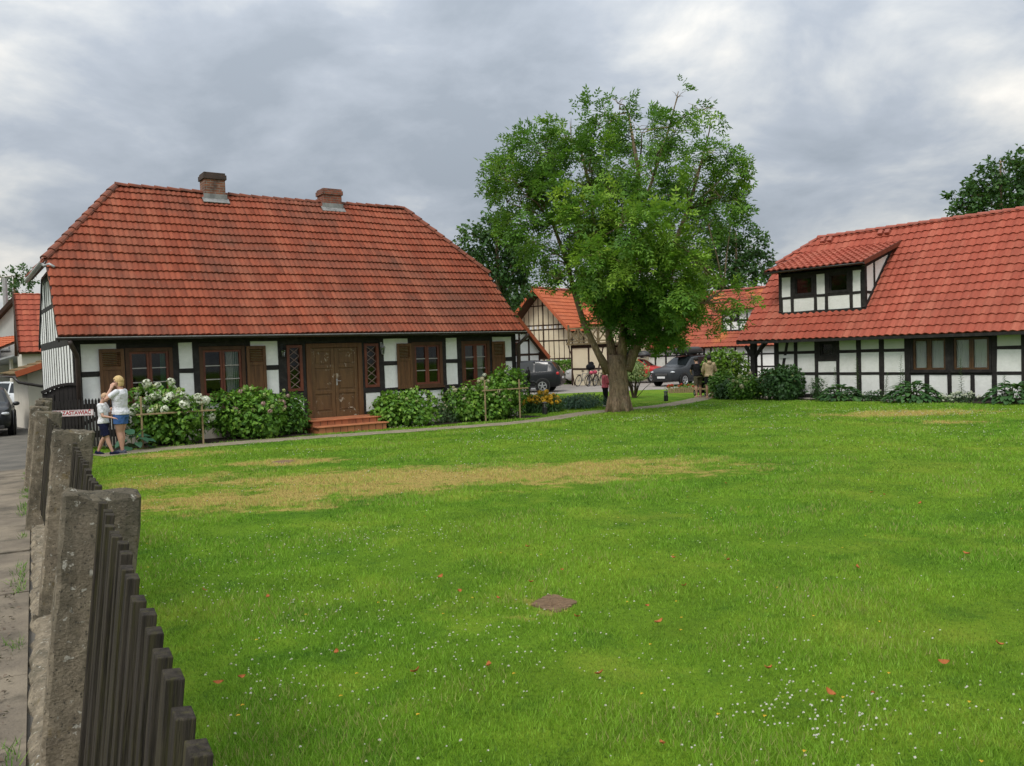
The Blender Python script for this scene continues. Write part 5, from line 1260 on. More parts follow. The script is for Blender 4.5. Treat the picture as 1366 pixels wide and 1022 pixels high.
# fallen leaves
M['dead'] = mat('fallen_leaf', (.46,.17,.05), (.28,.09,.03), .8, .2, 12, bump=.3)
lm = MB(); random.seed(6); pts_ = []
for i in range(7):
    t = i/6; w_ = .034*math.sin(PI*min(1,t*.92+.04)); pts_ += [(-w_, t*.11-.05, .012+.018*(t-.5)**2*4+.012), (0, t*.11-.05, .012+.018*(t-.5)**2*4), (w_, t*.11-.05, .012+.018*(t-.5)**2*4+.016)]
lm.add(pts_, [(i*3+j,i*3+j+1,i*3+j+4,i*3+j+3) for i in range(6) for j in range(2)]); lme = lm.mesh('fallen_leaf'); lme.materials.append(M['dead'])
for k, (u, v) in enumerate(((653,897),(800,908),(884,1003),(1026,901),(1108,935),(1260,893),(1332,868),(973,753),(1143,763),(1163,661),(1228,676),(1180,664),(612,795),(588,776),(272,793),(320,912),(291,920),(358,803),(704,735),(750,766),(708,783),(899,750),(913,788),(880,838),(770,830),(968,648),(862,815),(1165,935),(1290,745),(665,805),(450,878),(555,905))):
    o = bpy.data.objects.new('fallen_leaf', lme); COL.objects.link(o); p = G(u,v); o.location = (p.x,p.y,p.z+.028); s_ = random.uniform(.32,.52); o.scale = (s_,s_*random.uniform(.7,1.1),s_*1.3)
    o.rotation_euler = (random.uniform(-.5,.5),random.uniform(-.5,.5),random.uniform(0,6.3)); tag(o, 'curled orange-brown fallen leaf lying on the grass', 'leaf', 'fallen leaves on the lawn')
# wooden cover and a bare patch
M['oldlid'] = mat('worn_wooden_lid', (.30,.20,.12), (.13,.085,.05), .95, .12, 3, (2,16,1), 1., 22, dirt=(.07,.05,.038), dirt_amt=.9, dscale=10)
c = MB(); n = 40; random.seed(12); ring = []
for i in range(n):
    a = 2*PI*i/n; k = 1/(abs(math.cos(a))+abs(math.sin(a)))*.8+.2; q = random.uniform(.90,1.05); ring.append((.165*k*math.cos(a)*q, .21*k*math.sin(a)*q))
rows = [[(x*f, y*f, .012-.010*(1-f)+random.uniform(-.004,.004)) for x, y in ring] for f in (1,.82,.6,.35,.1)]
c.add([p for r_ in rows for p in r_]+[(x*1.04,y*1.04,-.03) for x, y in ring], [(r_*n+k, r_*n+(k+1) % n, (r_+1)*n+(k+1) % n, (r_+1)*n+k) for r_ in range(4) for k in range(n)]+[tuple(4*n+k for k in range(n))]+[(5*n+k, 5*n+(k+1) % n, (k+1) % n, k) for k in range(n)])
o = c.build('ground_cover', M['oldlid']); o.location = (MAN.x,MAN.y,MAN.z); o.rotation_euler = (0,0,.12); tag(o, 'worn reddish-brown lid set into the grass in the foreground', 'lid')
c = MB(); c.lathe([(.0,-.02),(.22,-.01),(.2,.02),(.05,.025)],(0,0,0),14); o = c.build('ground_cover', M['oldlid']); o.location = (MAN2.x,MAN2.y,MAN2.z); tag(o, 'small dark lid in the bare patch near the path, left of the steps', 'lid')

# weeds and litter where the pavement meets the footing
wn = 2600; q = r.random(wn)*16-2.5; cl = np.sin(q*3.1)+np.sin(q*7.7+1)+np.sin(q*1.3+2); q = q[cl > .55]; wn = len(q); off = .31+np.abs(r.normal(size=wn))*.05
P = np.array([list(fence_pt(a, o)) for a, o in zip(q, off)]); a = r.uniform(0,2*PI,wn); H = r.uniform(.02,.075,wn); sd = np.stack([np.cos(a),np.sin(a),0*a],1)*.004
b = P+np.array([0,0,.015]); tip = b+np.stack([r.normal(size=wn)*.03,r.normal(size=wn)*.03,H],1)
tag(link_mesh('weeds', np_mesh('weeds', np.stack([b-sd,b+sd,tip],1), 3, {'tint': r.random(wn)*.9}), M['bushleaf']), kind='stuff')
wn = 420; q = r.random(wn)*7-2.8; off = .36+np.abs(r.normal(size=wn))*.16; P = np.array([list(fence_pt(a, o)) for a, o in zip(q, off)])+np.array([0,0,.045])
tag(link_mesh('leaf_litter', np_mesh('leaf_litter', leaves(P, np.concatenate([r.normal(size=(wn,2)),r.normal(size=(wn,1))*.2],1), np.tile([0,0,1.],(wn,1))+r.normal(size=(wn,3))*.3, r.uniform(.015,.04,wn), r.uniform(.01,.022,wn)), 4, {'tint': r.random(wn)}), M['brownmound']), kind='stuff')
# ================================================================ street fence
random.seed(21)
ZTOP = 1.21
def post_mesh(seed, w=.26, d=.15, h=1.31):
    """old cast post: rough faces, chipped top"""
    rr = np.random.default_rng(seed); bm = bmesh.new(); bmesh.ops.create_cube(bm, size=1)
    for v in bm.verts: v.co.x *= w; v.co.y *= d; v.co.z = (v.co.z+.5)*h
    bmesh.ops.bevel(bm, geom=bm.edges[:], offset=.012, segments=1, affect='EDGES')
    bmesh.ops.subdivide_edges(bm, edges=[e for e in bm.edges if e.calc_length() > .3], cuts=24, use_grid_fill=True)
    bmesh.ops.subdivide_edges(bm, edges=[e for e in bm.edges if e.calc_length() > .09], cuts=5, use_grid_fill=True)
    for v in bm.verts:
        k = .007 if v.co.z < h-.12 else .016
        q = v.co; v.co += Vector(rr.normal(size=3))*k*.2+Vector((math.sin(q.z*23+q.y*40+seed),math.sin(q.z*17+q.x*30),0))*.0025-Vector((0,0,1))*(.018*max(0,math.sin(q.x*31+seed)*math.sin(q.y*37+seed*2)) if q.z > h-.02 else 0)
    me = bpy.data.meshes.new('concrete_post'); bm.to_mesh(me); bm.free(); me.materials.append(M['concrete']); return me
LBP = ['nearest concrete fence post with a chipped lichen-grown top', 'second nearest concrete fence post along the street', 'third concrete fence post from the camera', 'fourth concrete fence post from the camera', 'fifth concrete fence post, half hidden by the nearer ones', 'farthest concrete fence post, next to the dark gate']
for i, (x, y) in enumerate(FP):
    o = link_mesh('fence_post', post_mesh(40+i, w=.25, h=1.27+(.05 if i in (1,2) else 0)))
    dd = (Vector((*FP[min(i+1,5)],0))-Vector((*FP[max(i-1,0)],0)))
    o.location = (x+FN.x*.135,y+FN.y*.135,gz(y)-.02); o.rotation_euler = (random.uniform(-.012,.012), .115+random.uniform(-.015,.015), math.atan2(dd.y,dd.x)-PI/2)
    tag(o, LBP[i], 'post', 'concrete posts of the street fence')
n_ = at(243,985,1.0); p1_ = Vector((*FP[0],0)); p0 = p1_+(Vector((n_.x,1.0,0))-p1_)*1.75; pts = [(p0.x,p0.y)]+FP
LBF = ['nearest run of weathered dark pickets, cut by the lower edge of the photo', 'weathered grey picket run between the nearest and the second concrete post', 'picket run between the second and third concrete posts', 'picket run between the third and fourth concrete posts', 'picket run behind the fourth concrete post', 'last picket run before the dark gate']
for i in range(len(pts)-1):
    a = Vector((*pts[i],0)); b = Vector((*pts[i+1],0)); d = b-a; L = d.length; d.normalize(); rz = math.atan2(d.y,d.x)
    fo = empty('picket_fence', (a.x+FN.x*.135,a.y+FN.y*.135,gz(a.y)), rz, LBF[i], 'fence', 'runs of the street fence'); fo.rotation_euler = (.115,0,rz)
    slope = (gz(b.y)-gz(a.y))/L; rl = MB()
    for z in (.42,1.0): rl.bar((.08,-.056,z),(L-.08,-.056,z+slope*L),.045,.075)
    rl.build('rail', M['picket'], fo, bevel=.004)
    n = int((L-.2)/.13)
    for k in range(n):
        x = .14+(L-.28)*k/(n-1); mb = MB(); h = 1.222+random.uniform(-.012,.012); w = .052+random.uniform(-.006,.006); y0 = .0+random.uniform(-.005,.005); ln = random.uniform(-.009,.009)
        z0 = slope*x+.24; mb.corners([(x-w/2,y0-.026,z0),(x+w/2,y0-.026,z0),(x+w/2,y0,z0),(x-w/2,y0,z0),(x-w/2+ln,y0-.026,h+slope*x),(x+w/2+ln,y0-.026,h+slope*x),(x+w/2+ln,y0,h+slope*x),(x-w/2+ln,y0,h+slope*x)])
        mb.build('picket', M['picket'], fo, bevel=.002)
# dark picket gate with its sign
ga = at(70,560,18.45); gb = at(161,560,18.75); ga.z = gz(ga.y); gb.z = gz(gb.y); gd = (gb-ga); GL = gd.length; grz = math.atan2(gd.y,gd.x)
gt = empty('picket_gate', ga, grz, 'dark picket gate with pointed slats beside the boy', 'gate')
mb = MB(); mb.box(-.05,.05,.0,.09,-.05,1.28); mb.box(GL-.05,GL+.05,.0,.09,-.05,1.2); mb.build('gate_post', M['darkwood'], gt)
mb = MB(); mb.box(0.05,GL-.05,.0,.04,.28,.38); mb.box(.05,GL-.05,.0,.04,.86,.97); mb.bar((.08,.02,.36),(GL-.08,.02,.9),.03,.08); mb.build('gate_rail', M['darkwood'], gt)
n = 19
for k in range(n):
    x = .09+(GL-.18)*k/(n-1); mb = MB(); w = .047; h = 1.12+random.uniform(-.01,.01)
    mb.prism([(x-w/2,0,.08),(x+w/2,0,.08),(x+w/2,0,h),(x,0,h+.05),(x-w/2,0,h)],(0,-.022,0)); mb.build('gate_slat', M['darkwood'], gt)
def text_mesh(s, size, font_bold=True):
    c = bpy.data.curves.new('lettering','FONT'); c.body = s; c.size = size; c.extrude = .001; c.offset = .0035 if font_bold else 0; c.align_x = 'CENTER'; c.align_y = 'CENTER'
    o = bpy.data.objects.new('lettering', c); COL.objects.link(o); dg = bpy.context.evaluated_depsgraph_get(); dg.update()
    me = bpy.data.meshes.new_from_object(o.evaluated_get(dg)); bpy.data.objects.remove(o); bpy.data.curves.remove(c); return me
M['signred'] = mat('sign_red', (.42,.025,.03), (.34,.02,.025), .5, .3, 6, bump=0)
sx0 = GL*(69-70)/(161-70); sx1 = GL*(125.5-70)/(161-70); sz = at(105,551,18.5).z-ga.z
sg = MB(); sg.box(sx0,sx1,-.034,-.026,sz-.07,sz+.07); so = sg.build('no_parking_sign', M['white'], None); so.location = ga; so.rotation_euler = (0,0,grz)
tag(so, 'white plate with red capitals fixed to the dark picket gate', 'sign')
me = text_mesh('NIE ZASTAWIAĆ', .118); tw = max(v.co.x for v in me.vertices)-min(v.co.x for v in me.vertices)
lt = link_mesh('lettering', me, M['signred'], so); lt.rotation_euler = (PI/2,0,0); fx = (sx1-sx0-.1)/tw; lt.scale = (fx,1,1); lt.location = ((sx0+sx1)/2,-.0355,sz)
bd = MB()
for (x0,x1,z0,z1) in ((sx0+.008,sx1-.008,sz-.064,sz-.058),(sx0+.008,sx1-.008,sz+.058,sz+.064),(sx0+.008,sx0+.014,sz-.058,sz+.058),(sx1-.014,sx1-.008,sz-.058,sz+.058)): bd.box(x0,x1,-.0365,-.034,z0,z1)
bd.build('border', M['signred'], so)
ar = empty('arched_gate', at(58,560,19.05).xy.to_3d()+Vector((0,0,-.22)), math.radians(6), 'dark arched board gate behind the concrete posts at the corner of the long house', 'gate')
mb = MB(); AW = .86
for k in range(9):
    x = AW*k/9; h = 1.22+.26*math.sin(PI*min(1,(x+.15)/(AW+.1))*.62)
    mb.box(x,x+AW/9-.008,0,.03,0,h)
mb.build('board', M['darkwood'], ar)
mb = MB(); mb.box(0,AW,-.03,-.002,.95,1.05); mb.box(0,AW,-.03,-.002,.3,.4)
for k in range(10):
    x0 = AW*k/10; x1 = AW*(k+1)/10; f = lambda x: 1.24+.26*math.sin(PI*min(1,(x+.15)/(AW+.1))*.62); mb.bar((x0,0,f(x0)),(x1,0,f(x1)),.1,.06)
mb.build('gate_rail', M['darkwood'], ar)
def on_A(u, y):
    d = ray(u, 560); b = np.array([-math.sin(RZA), math.cos(RZA), 0]); P0 = np.array([OA.x,OA.y,0])+y*b
    t = ((P0-CAM)@b)/(d@b); q = CAM+t*d; return Vector((q[0],q[1],gz(q[1])))
# stakes with a rail in front of the hydrangeas
for lb, (u0,v0,t0),(u1,v1,t1),(ra,rb) in (('pale wooden stakes with a rail holding up the white hydrangea', (189,590,529),(270,586,525),(553,549)), ('pale wooden stakes with a rail at the right corner of the long house', (648,557,507),(694,553,506),(521,519))):
    yy = -1.08 if u0 < 400 else -1.0; a = on_A(u0,yy); b = on_A(u1,yy); ha = at(u0,t0,a.y).z-a.z; hb = at(u1,t1,b.y).z-b.z
    d = b-a; L = Vector((d.x,d.y,0)).length; o = empty('plant_support', a, math.atan2(d.y,d.x), lb, 'support', 'stake frames along the bed')
    for x, h in ((0,ha),(L,hb)):
        mb = MB(); mb.box(x-.019,x+.019,-.017,.017,-.1,h+d.z*x/L); mb.build('stake', M['stake'], o, bevel=.004)
    mb = MB(); za = at(u0,ra,a.y).z-a.z; zb = at(u1,rb,b.y).z-a.z; mb.bar((-.12,-.036,za),(L+.3,-.036,zb+.02),.025,.036); mb.build('rail', M['stake'], o, bevel=.003)

# ================================================================ garden pieces
def bollard(p, label):
    o = empty('garden_light', p, .3, label, 'garden light', 'bollard lights along the path')
    mb = MB(); mb.lathe([(.085,0),(.085,.22),(.07,.225),(.07,.23)],(0,0,0),14); mb.build('base', M['black'], o, smooth=False)
    mb = MB(); mb.lathe([(.06,.23),(.062,.36)],(0,0,0),14); mb.build('lamp_glass', M['lampglass'], o)
    mb = MB(); mb.lathe([(.022,.23),(.022,.345)],(0,0,0),10); mb.build('bulb', M['white'], o)
    mb = MB()
    for k in range(4): mb.bar((.066*math.cos(k*PI/2),.066*math.sin(k*PI/2),.225),(.066*math.cos(k*PI/2),.066*math.sin(k*PI/2),.37),.012,.012)
    mb.lathe([(.09,.36),(.085,.385),(.02,.41)],(0,0,0),14); mb.build('cap', M['black'], o)
bollard(G(727,553), 'small bollard light in front of the yellow flowers'); bollard(G(888.5,535.3), 'small bollard light on the grass right of the ash trunk')
pu = empty('hand_pump', on(706,546,0), .2, 'old black iron hand pump among the yellow flowers at the house corner', 'pump'); 
mb = MB(); mb.lathe([(.13,0),(.13,.04),(.075,.06),(.06,.1),(.055,.62),(.07,.64),(.07,.67),(.056,.69),(.05,1.1),(.075,1.12),(.085,1.2),(.085,1.38),(.06,1.43),(.02,1.47),(.03,1.5),(.01,1.54)],(0,0,0),16); mb.build('column', M['black'], pu, smooth=True)
mb = MB(); mb.tube([(.07,0,.98),(.2,0,.98),(.27,0,.93),(.28,0,.87)],[.032,.03,.028,.028],10); mb.build('spout', M['black'], pu, smooth=True)
mb = MB(); mb.tube([(-.05,0,1.3),(-.18,0,1.36),(-.3,0,1.25),(-.36,0,.85),(-.34,0,.7)],[.018,.018,.016,.014,.018],8); mb.build('handle', M['black'], pu, smooth=True)
pt_ = empty('planter', on(709,545,.25), .3, 'dark red-brown planter box beside the iron pump', 'planter'); mb = MB(); mb.box(-.28,.28,-.14,.14,0,.36); mb.build('box', M['sash'], pt_, bevel=.01); mb = MB(); mb.box(-.3,.3,-.16,.16,.36,.39); mb.build('rim', M['sash'], pt_); 
# table in the porch with a box, bench behind
o = empty('garden_table', B2W(.95,1.05,.05), RZB, 'brown wooden table in the corner porch of the right house', 'table')
mb = MB(); mb.box(-.45,.45,-.3,.3,.70,.75); mb.build('tabletop', M['casing'], o, bevel=.006)
for x in (-.38,.38):
    mb = MB(); mb.bar((x,-.26,0),(x,.26,.7),.06,.05); mb.bar((x,.26,0),(x,-.26,.7),.05,.05); mb.build('leg', M['casing'], o)
mb = MB(); mb.bar((-.4,-.27,.6),(.4,-.27,.6),.03,.12); mb.bar((-.38,-.24,.05),(0,-.24,.62),.04,.06); mb.bar((.38,-.24,.05),(0,-.24,.62),.04,.06); mb.build('brace', M['casing'], o)
o = empty('wooden_crate', B2W(.72,1.02,.80), RZB, 'small wooden crate on the porch table', 'crate'); mb = MB(); mb.box(-.2,.2,-.14,.14,0,.03); mb.box(-.2,.2,-.14,-.12,.03,.16); mb.box(-.2,.2,.12,.14,.03,.16); mb.box(-.2,-.18,-.12,.12,.03,.16); mb.box(.18,.2,-.12,.12,.03,.16); mb.build('crate', M['oak'], o)
o = empty('paper_stack', B2W(1.22,1.0,.80), RZB+.1, 'white folded paper stack on the porch table', 'papers'); mb = MB(); mb.box(-.14,.14,-.1,.1,0,.05); mb.box(-.13,.14,-.1,.09,.052,.09); mb.build('papers', M['white'], o, bevel=.004)

# ================================================================ vehicles
def lerp_tab(tab, x):
    for (a, p), (b, q) in zip(tab[:-1], tab[1:]):
        if x <= b: return p+(q-p)*((x-a)/(b-a) if b > a else 0)
    return tab[-1][1]
SUV = dict(belt=[(0,.44),(.03,.52),(.10,.56),(.27,.60),(.6,.625),(.9,.66),(.96,.64),(1,.46)],
 roof=[(0,.45),(.03,.55),(.10,.605),(.25,.66),(.29,.70),(.42,.955),(.5,.985),(.68,1.0),(.86,.965),(.90,.93),(.975,.66),(1,.48)],
 plan=[(0,.66),(.025,.82),(.07,.93),(.15,.985),(.3,1),(.8,1),(.92,.965),(.975,.88),(1,.74)], bot=[(0,.22),(.05,.165),(.15,.15),(.85,.15),(.95,.17),(1,.26)],
 ws=(.275,.425), rw=(.895,.975), side=[(.335,.50),(.515,.69),(.71,.86)], wheels=(.185,.80))
HATCH = dict(SUV, ws=(.26,.42), side=[(.33,.52),(.54,.74),(.76,.86)])
def car(name, label, pos, fwd, L, W, H, paintm, spec=SUV, wheel_r=.34, group='parked cars', clad=True, plate=True, grille='black'):
    f = Vector((fwd[0],fwd[1],0)).normalized(); o = empty(name, pos, math.atan2(f.y,f.x), label, 'car', group)
    X = sorted(set([0,.012,.03,.05,.07,.10,.13,.16,.2,.24,.275,.29,.31,.335,.36,.39,.425,.46,.5,.515,.56,.6,.65,.69,.71,.75,.8,.83,.86,.875,.895,.92,.95,.975,.99,1.]+[spec['ws'][0],spec['ws'][1]]+[q for s in spec['side'] for q in s]))
    rows = []
    for x in X:
        w = lerp_tab(spec['plan'], x)*W/2; zb = lerp_tab(spec['belt'], x)*H; zr = lerp_tab(spec['roof'], x)*H; z0 = lerp_tab(spec['bot'], x)*H
        k = max(0, min(1, (zr-zb)/(.34*H))); lx = L/2-x*L; yt = w*(.93-.20*k)
        pts = [(0,z0),(w*.88,z0),(w*.97,z0+.05),(w,z0+(zb-z0)*.4),(w*.995,z0+(zb-z0)*.72),(w*.955,zb-.015),(w*.94,zb+.01),((w*.94*.35+yt*.65),zb+(zr-zb)*.62+.002),(yt,zr-.055*k-.008),(yt*.86,zr-.012*k),(yt*.5,zr+.012),(0,zr+.018)]
        rows.append([(lx,y,z) for y,z in pts])
    parts = {'body': MB()}; n = len(rows[0])
    def inr(xa, xb, rng_): return xa >= rng_[0]-1e-6 and xb <= rng_[1]+1e-6
    for i in range(len(X)-1):
        for j in range(n-1):
            key = 'body'
            if j in (6,7) and any(inr(X[i],X[i+1],s) for s in spec['side']): key = 'side%d' % [inr(X[i],X[i+1],s) for s in spec['side']].index(True)
            if j >= 8 and inr(X[i],X[i+1],spec['ws']) and j >= 9: key = 'windscreen'
            if j >= 9 and inr(X[i],X[i+1],spec['rw']): key = 'rear_window'
            for sgn in (1,-1):
                q = [rows[i][j],rows[i+1][j],rows[i+1][j+1],rows[i][j+1]]; q = [(a,b*sgn,c) for a,b,c in q]
                if sgn < 0: q.reverse()
                kk = key if not key.startswith('side') else key+('l' if sgn > 0 else 'r')
                parts.setdefault(kk, MB()).add(q, [(0,1,2,3)])
    for e in (0,-1):
        r_ = rows[e]; parts['body'].add(r_+[(a,-b,c) for a,b,c in r_[::-1]], [tuple(range(2*n))])
    def weld(mb, nm, m, par):
        me = mb.mesh(nm); bm = bmesh.new(); bm.from_mesh(me); bmesh.ops.remove_doubles(bm, verts=bm.verts, dist=.0008); bmesh.ops.recalc_face_normals(bm, faces=bm.faces); bm.to_mesh(me); bm.free()
        me.polygons.foreach_set('use_smooth', [True]*len(me.polygons)); return link_mesh(nm, me, m, par)
    bo = weld(parts.pop('body'), 'body', paintm, o)
    for k, mb in parts.items(): weld(mb, 'side_window' if k.startswith('side') else k, M['carglass'], bo)
    d = MB(); d.box(-L*.46,L*.46,-W*.4,W*.4,.2*H,.52*H); d.build('underbody', M['black'], bo)
    for wx in spec['wheels']:
        for sg_ in (1,-1):
            cx = L/2-wx*L; y = sg_*(W/2-.09)
            a = MB(); a.lathe([(wheel_r*1.0,-.012),(wheel_r*1.20,-.006),(wheel_r*1.20,.014),(wheel_r*1.1,.02),(wheel_r*1.0,.012)],(cx,sg_*(W/2-.012),wheel_r*1.04),24,'y',False); a.build('wheel_arch', M['black'], bo)
            w_ = MB(); w_.lathe([(wheel_r*.62,-.1),(wheel_r*.93,-.11),(wheel_r,-.075),(wheel_r,.075),(wheel_r*.93,.105),(wheel_r*.66,.11)],(cx,y+.03*sg_,wheel_r),24,'y',False); w_.lathe([(wheel_r*.66,-.01),(.02,.012)],(cx,y+.03*sg_,wheel_r),24,'y'); wo = w_.build('wheel', M['rubber'], o, smooth=False)
            rm = MB(); yo = y+.03*sg_+.085*sg_
            rm.torus((cx,yo,wheel_r),wheel_r*.64,.03,24,6,'y'); rm.lathe([(.05,-.02),(.055,.03)],(cx,yo,wheel_r),12,'y')
            for q in range(5):
                an = q*2*PI/5+.3; dx = math.cos(an)*wheel_r*.62; dz = math.sin(an)*wheel_r*.62; rm.bar((cx,yo+.012*sg_,wheel_r),(cx+dx,yo,wheel_r+dz),.07,.03,up=(0,1,0))
            rm.build('rim', M['alloy'], wo)
    zb0 = spec['belt'][1][1]*H
    for sg_ in (1,-1):
        h = MB(); h.ball((L*.5-.15,sg_*W*.36,zb0-.065),(.13,.15,.055),12,8,Matrix.Rotation(-sg_*.45,3,'Z')); h.build('headlight', M['headlamp'], bo, smooth=True)
        h = MB(); h.ball((-L*.5+.14,sg_*W*.40,.585*H),(.09,.10,.09),12,8); h.build('tail_light', M['taillamp'], bo, smooth=True)
        h = MB(); xm = L/2-.345*L; h.ball((xm,sg_*(W/2+.075),.60*H+.06),(.06,.10,.065),10,8); h.bar((xm,sg_*(W/2-.04),.60*H+.02),(xm,sg_*(W/2+.04),.60*H+.04),.05,.03); h.build('wing_mirror', M['black'] , bo, smooth=True)
        h = MB()
        for hx in (.50,.70): h.tube([(L/2-hx*L,sg_*(W/2*.99),.555*H),(L/2-(hx+.035)*L,sg_*(W/2*1.005),.557*H)],.013,6)
        h.build('door_handle', M['black'], bo)
        h = MB(); h.box(-L*.30,L*.30,sg_*(W/2-.01)-.012,sg_*(W/2-.01)+.012,.155*H,.21*H); h.build('sill', M['black'], bo)
        h = MB()
        for hx in (.325,.505,.70): h.bar((L/2-hx*L,sg_*(W/2-.004),.24*H),(L/2-hx*L,sg_*(W/2*.965),.59*H),.008,.006)
        h.build('door_gap', M['black'], bo)
    h = MB(); h.box(L*.5-.10,L*.5+.012,-W*.24,W*.24,.36*H,.45*H)
    h.build('grille', M[grille], bo, bevel=.01)
    h = MB()
    for z in (.385,.41,.435): h.box(L*.5+.012,L*.5+.018,-W*.22,W*.22,z*H-.006,z*H+.006)
    h.build('grille_bar', M['alloy'], bo)
    h = MB(); h.box(L*.5-.2,L*.5+.008,-W*.36,W*.36,.17*H,.245*H); h.build('bumper', M['black'], bo, bevel=.02)
    h = MB(); h.box(-L*.5-.008,-L*.5+.2,-W*.36,W*.36,.24*H,.33*H); h.build('bumper', M['black'], bo, bevel=.02)
    if plate:
        h = MB(); h.box(L*.5+.012,L*.5+.022,-.26,.26,.275*H,.275*H+.11); h.build('number_plate', M['white'], bo)
        h = MB(); h.box(-L*.5-.018,-L*.5-.008,-.26,.26,.42*H,.42*H+.11); h.build('number_plate', M['white'], bo)
    return o
t = NT('headlamp'); M['headlamp'] = t.done(t.bsdf(t.mix(t.noise(t.obj(),6,3),(.35,.37,.38),(.6,.62,.63)), .08, .6))
t = NT('tail_lamp'); M['taillamp'] = t.done(t.bsdf(t.mix(t.noise(t.obj(),6,3),(.35,.01,.012),(.5,.02,.02)), .1, .6))
def roof_box(label, carobj, dx, dy, z, L=1.9, W=.75, H=.38, m='black'):
    o = empty('roof_box', carobj.location+Vector((0,0,z)), carobj.rotation_euler.z, label, 'roof box', 'roof boxes on the cars'); mb = MB(); n = 14; vs = []
    for i in range(n+1):
        x = i/n; k = min(1, (x/.18)**.5 if x < .18 else 1)*(1 if x < .8 else (1-((x-.8)/.2)**2*.55)); w = W/2*(.55+.45*k); h = H*(.35+.65*k)
        for a, b in ((-1,0),(-1,.45),(-.88,.8),(-.55,1),(.55,1),(.88,.8),(1,.45),(1,0)): vs.append((dx+L/2-x*L, dy+a*w, .06+(1-k)*.05+b*h))
    mb.add(vs, [(i*8+j,i*8+(j+1) % 8,(i+1)*8+(j+1) % 8,(i+1)*8+j) for i in range(n) for j in range(8)]+[tuple(range(8)),tuple(n*8+j for j in range(7,-1,-1))])
    mb.build('box', M[m], o, smooth=True); q = MB()
    for x in (dx-.45,dx+.45): q.bar((x,-.62,.0),(x,.62,.0),.06,.035); q.box(x-.03,x+.03,dy-.2,dy+.2,.015,.07)
    q.build('roof_bar', M['black'], o)
    q = MB(); q.box(dx-L*.42,dx+L*.40,dy-W/2-.006,dy-W/2+.002,.06+.13,.06+.15); q.build('seam', M['alloy'], o)
def gp(x, y): return Vector((x,y,gz(y)))
car('parked_car', 'black off-roader parked beyond the right corner of the long house', gp(.48,44.4), (-.97,.24), 4.6, 1.85, 1.68, paint('black_paint',(.012,.013,.015)))
car('parked_car', 'silver-grey car poking out from behind the cream balcony block', gp(5.35,53.5), (-.98,-.16), 4.0, 1.75, 1.6, paint('silver_paint',(.42,.42,.41),.3))
gc = car('parked_car', 'dark grey family car with a black roof box facing the lawn', gp(9.95,46.9), (-.75,-.66), 4.6, 1.86, 1.66, paint('grey_paint',(.028,.031,.034)))
roof_box('black roof box on top of the dark grey family car', gc, -.15, .0, 1.70, 2.1, .85, .4)
rc = car('parked_car', 'red car with a long black roof box behind the variegated shrub', gp(8.0,52.3), (.86,-.5), 4.3, 1.78, 1.52, paint('red_paint',(.40,.018,.02)))
roof_box('long black roof box on top of the red car', rc, -.1, -.1, 1.56, 2.1, .8, .38)
car('parked_car', 'black hatchback facing the camera in the street at the left edge', gp(-16.30,25.3), (.51,-.86), 3.9, 1.68, 1.44, paint('dark_car_paint',(.013,.015,.017)), HATCH)
car('parked_car', 'white car parked farther up the street by the carport', gp(-24.6,41.5), (.98,-.18), 4.3, 1.78, 1.5, paint('white_car_paint',(.62,.64,.65)), HATCH)

# ================================================================ bicycles and the pushchair
def bicycle(label, p, rz, lean, col, s=1.0, basket=None):
    o = empty('bicycle', p, rz, label, 'bicycle', 'bicycles at the cream house'); o.rotation_euler = (lean,0,rz); o.scale = (s,s,s)
    for x in (-.52,.52):
        mb = MB(); mb.torus((x,0,.34),.33,.022,28,6); w = mb.build('wheel', M['rubber'], o, smooth=True)
        mb = MB(); mb.torus((x,0,.34),.305,.012,28,5)
        for k in range(12): an = k*PI/6; mb.tube([(x,0,.34),(x+.3*math.cos(an),0,.34+.3*math.sin(an))],.0035,3,cap=False)
        mb.lathe([(.025,-.04),(.025,.04)],(x,0,.34),8,'y'); mb.build('rim', M['alloy'], w)
    mb = MB(); S = Vector((-.17,0,.80)); H = Vector((.36,0,.82)); B = Vector((-.06,0,.32)); R = Vector((-.52,0,.34))
    for a, b, r_ in ((B,S,.017),(B,H,.019),(S,H-Vector((0,0,.08)),.016),(R,B,.011),(R,S,.010),(H+Vector((-.02,0,.1)),Vector((.45,0,.52)),.016),(Vector((.45,.05,.55)),Vector((.52,.05,.34)),.011),(Vector((.45,-.05,.55)),Vector((.52,-.05,.34)),.011)): mb.tube([a,b],r_,7)
    mb.torus(B,.085,.008,18,5); mb.tube([B+Vector((0,.08,0)),B+Vector((.1,.08,-.13))],.01,5); mb.tube([B+Vector((0,-.08,0)),B+Vector((-.1,-.08,.13))],.01,5); mb.build('frame', col, o, smooth=True)
    mb = MB(); mb.tube([(.34,0,.9),(.34,0,1.0)],.014,6); mb.tube([(.18,-.28,1.0),(.3,-.24,1.02),(.36,0,1.0),(.3,.24,1.02),(.18,.28,1.0)],.013,7); mb.build('handlebar', M['black'], o, smooth=True)
    mb = MB(); mb.tube([S,S+Vector((-.02,0,.12))],.013,6); mb.ball((-.2,0,.93),(.14,.075,.035),12,6); mb.build('saddle', M['black'], o, smooth=True)
    mb = MB(); mb.box(-.72,-.3,-.07,.07,.70,.715); mb.tube([(-.65,.06,.7),(-.52,.06,.36)],.006,4); mb.tube([(-.65,-.06,.7),(-.52,-.06,.36)],.006,4)
    mb.build('rack', M['black'], o)
    if basket: 
        mb = MB(); mb.ball((.2,0,.84),(.28,.14,.12),12,8); mb.ball((-.3,0,.82),(.16,.12,.11),12,8); mb.build('cover', basket, o, smooth=True)
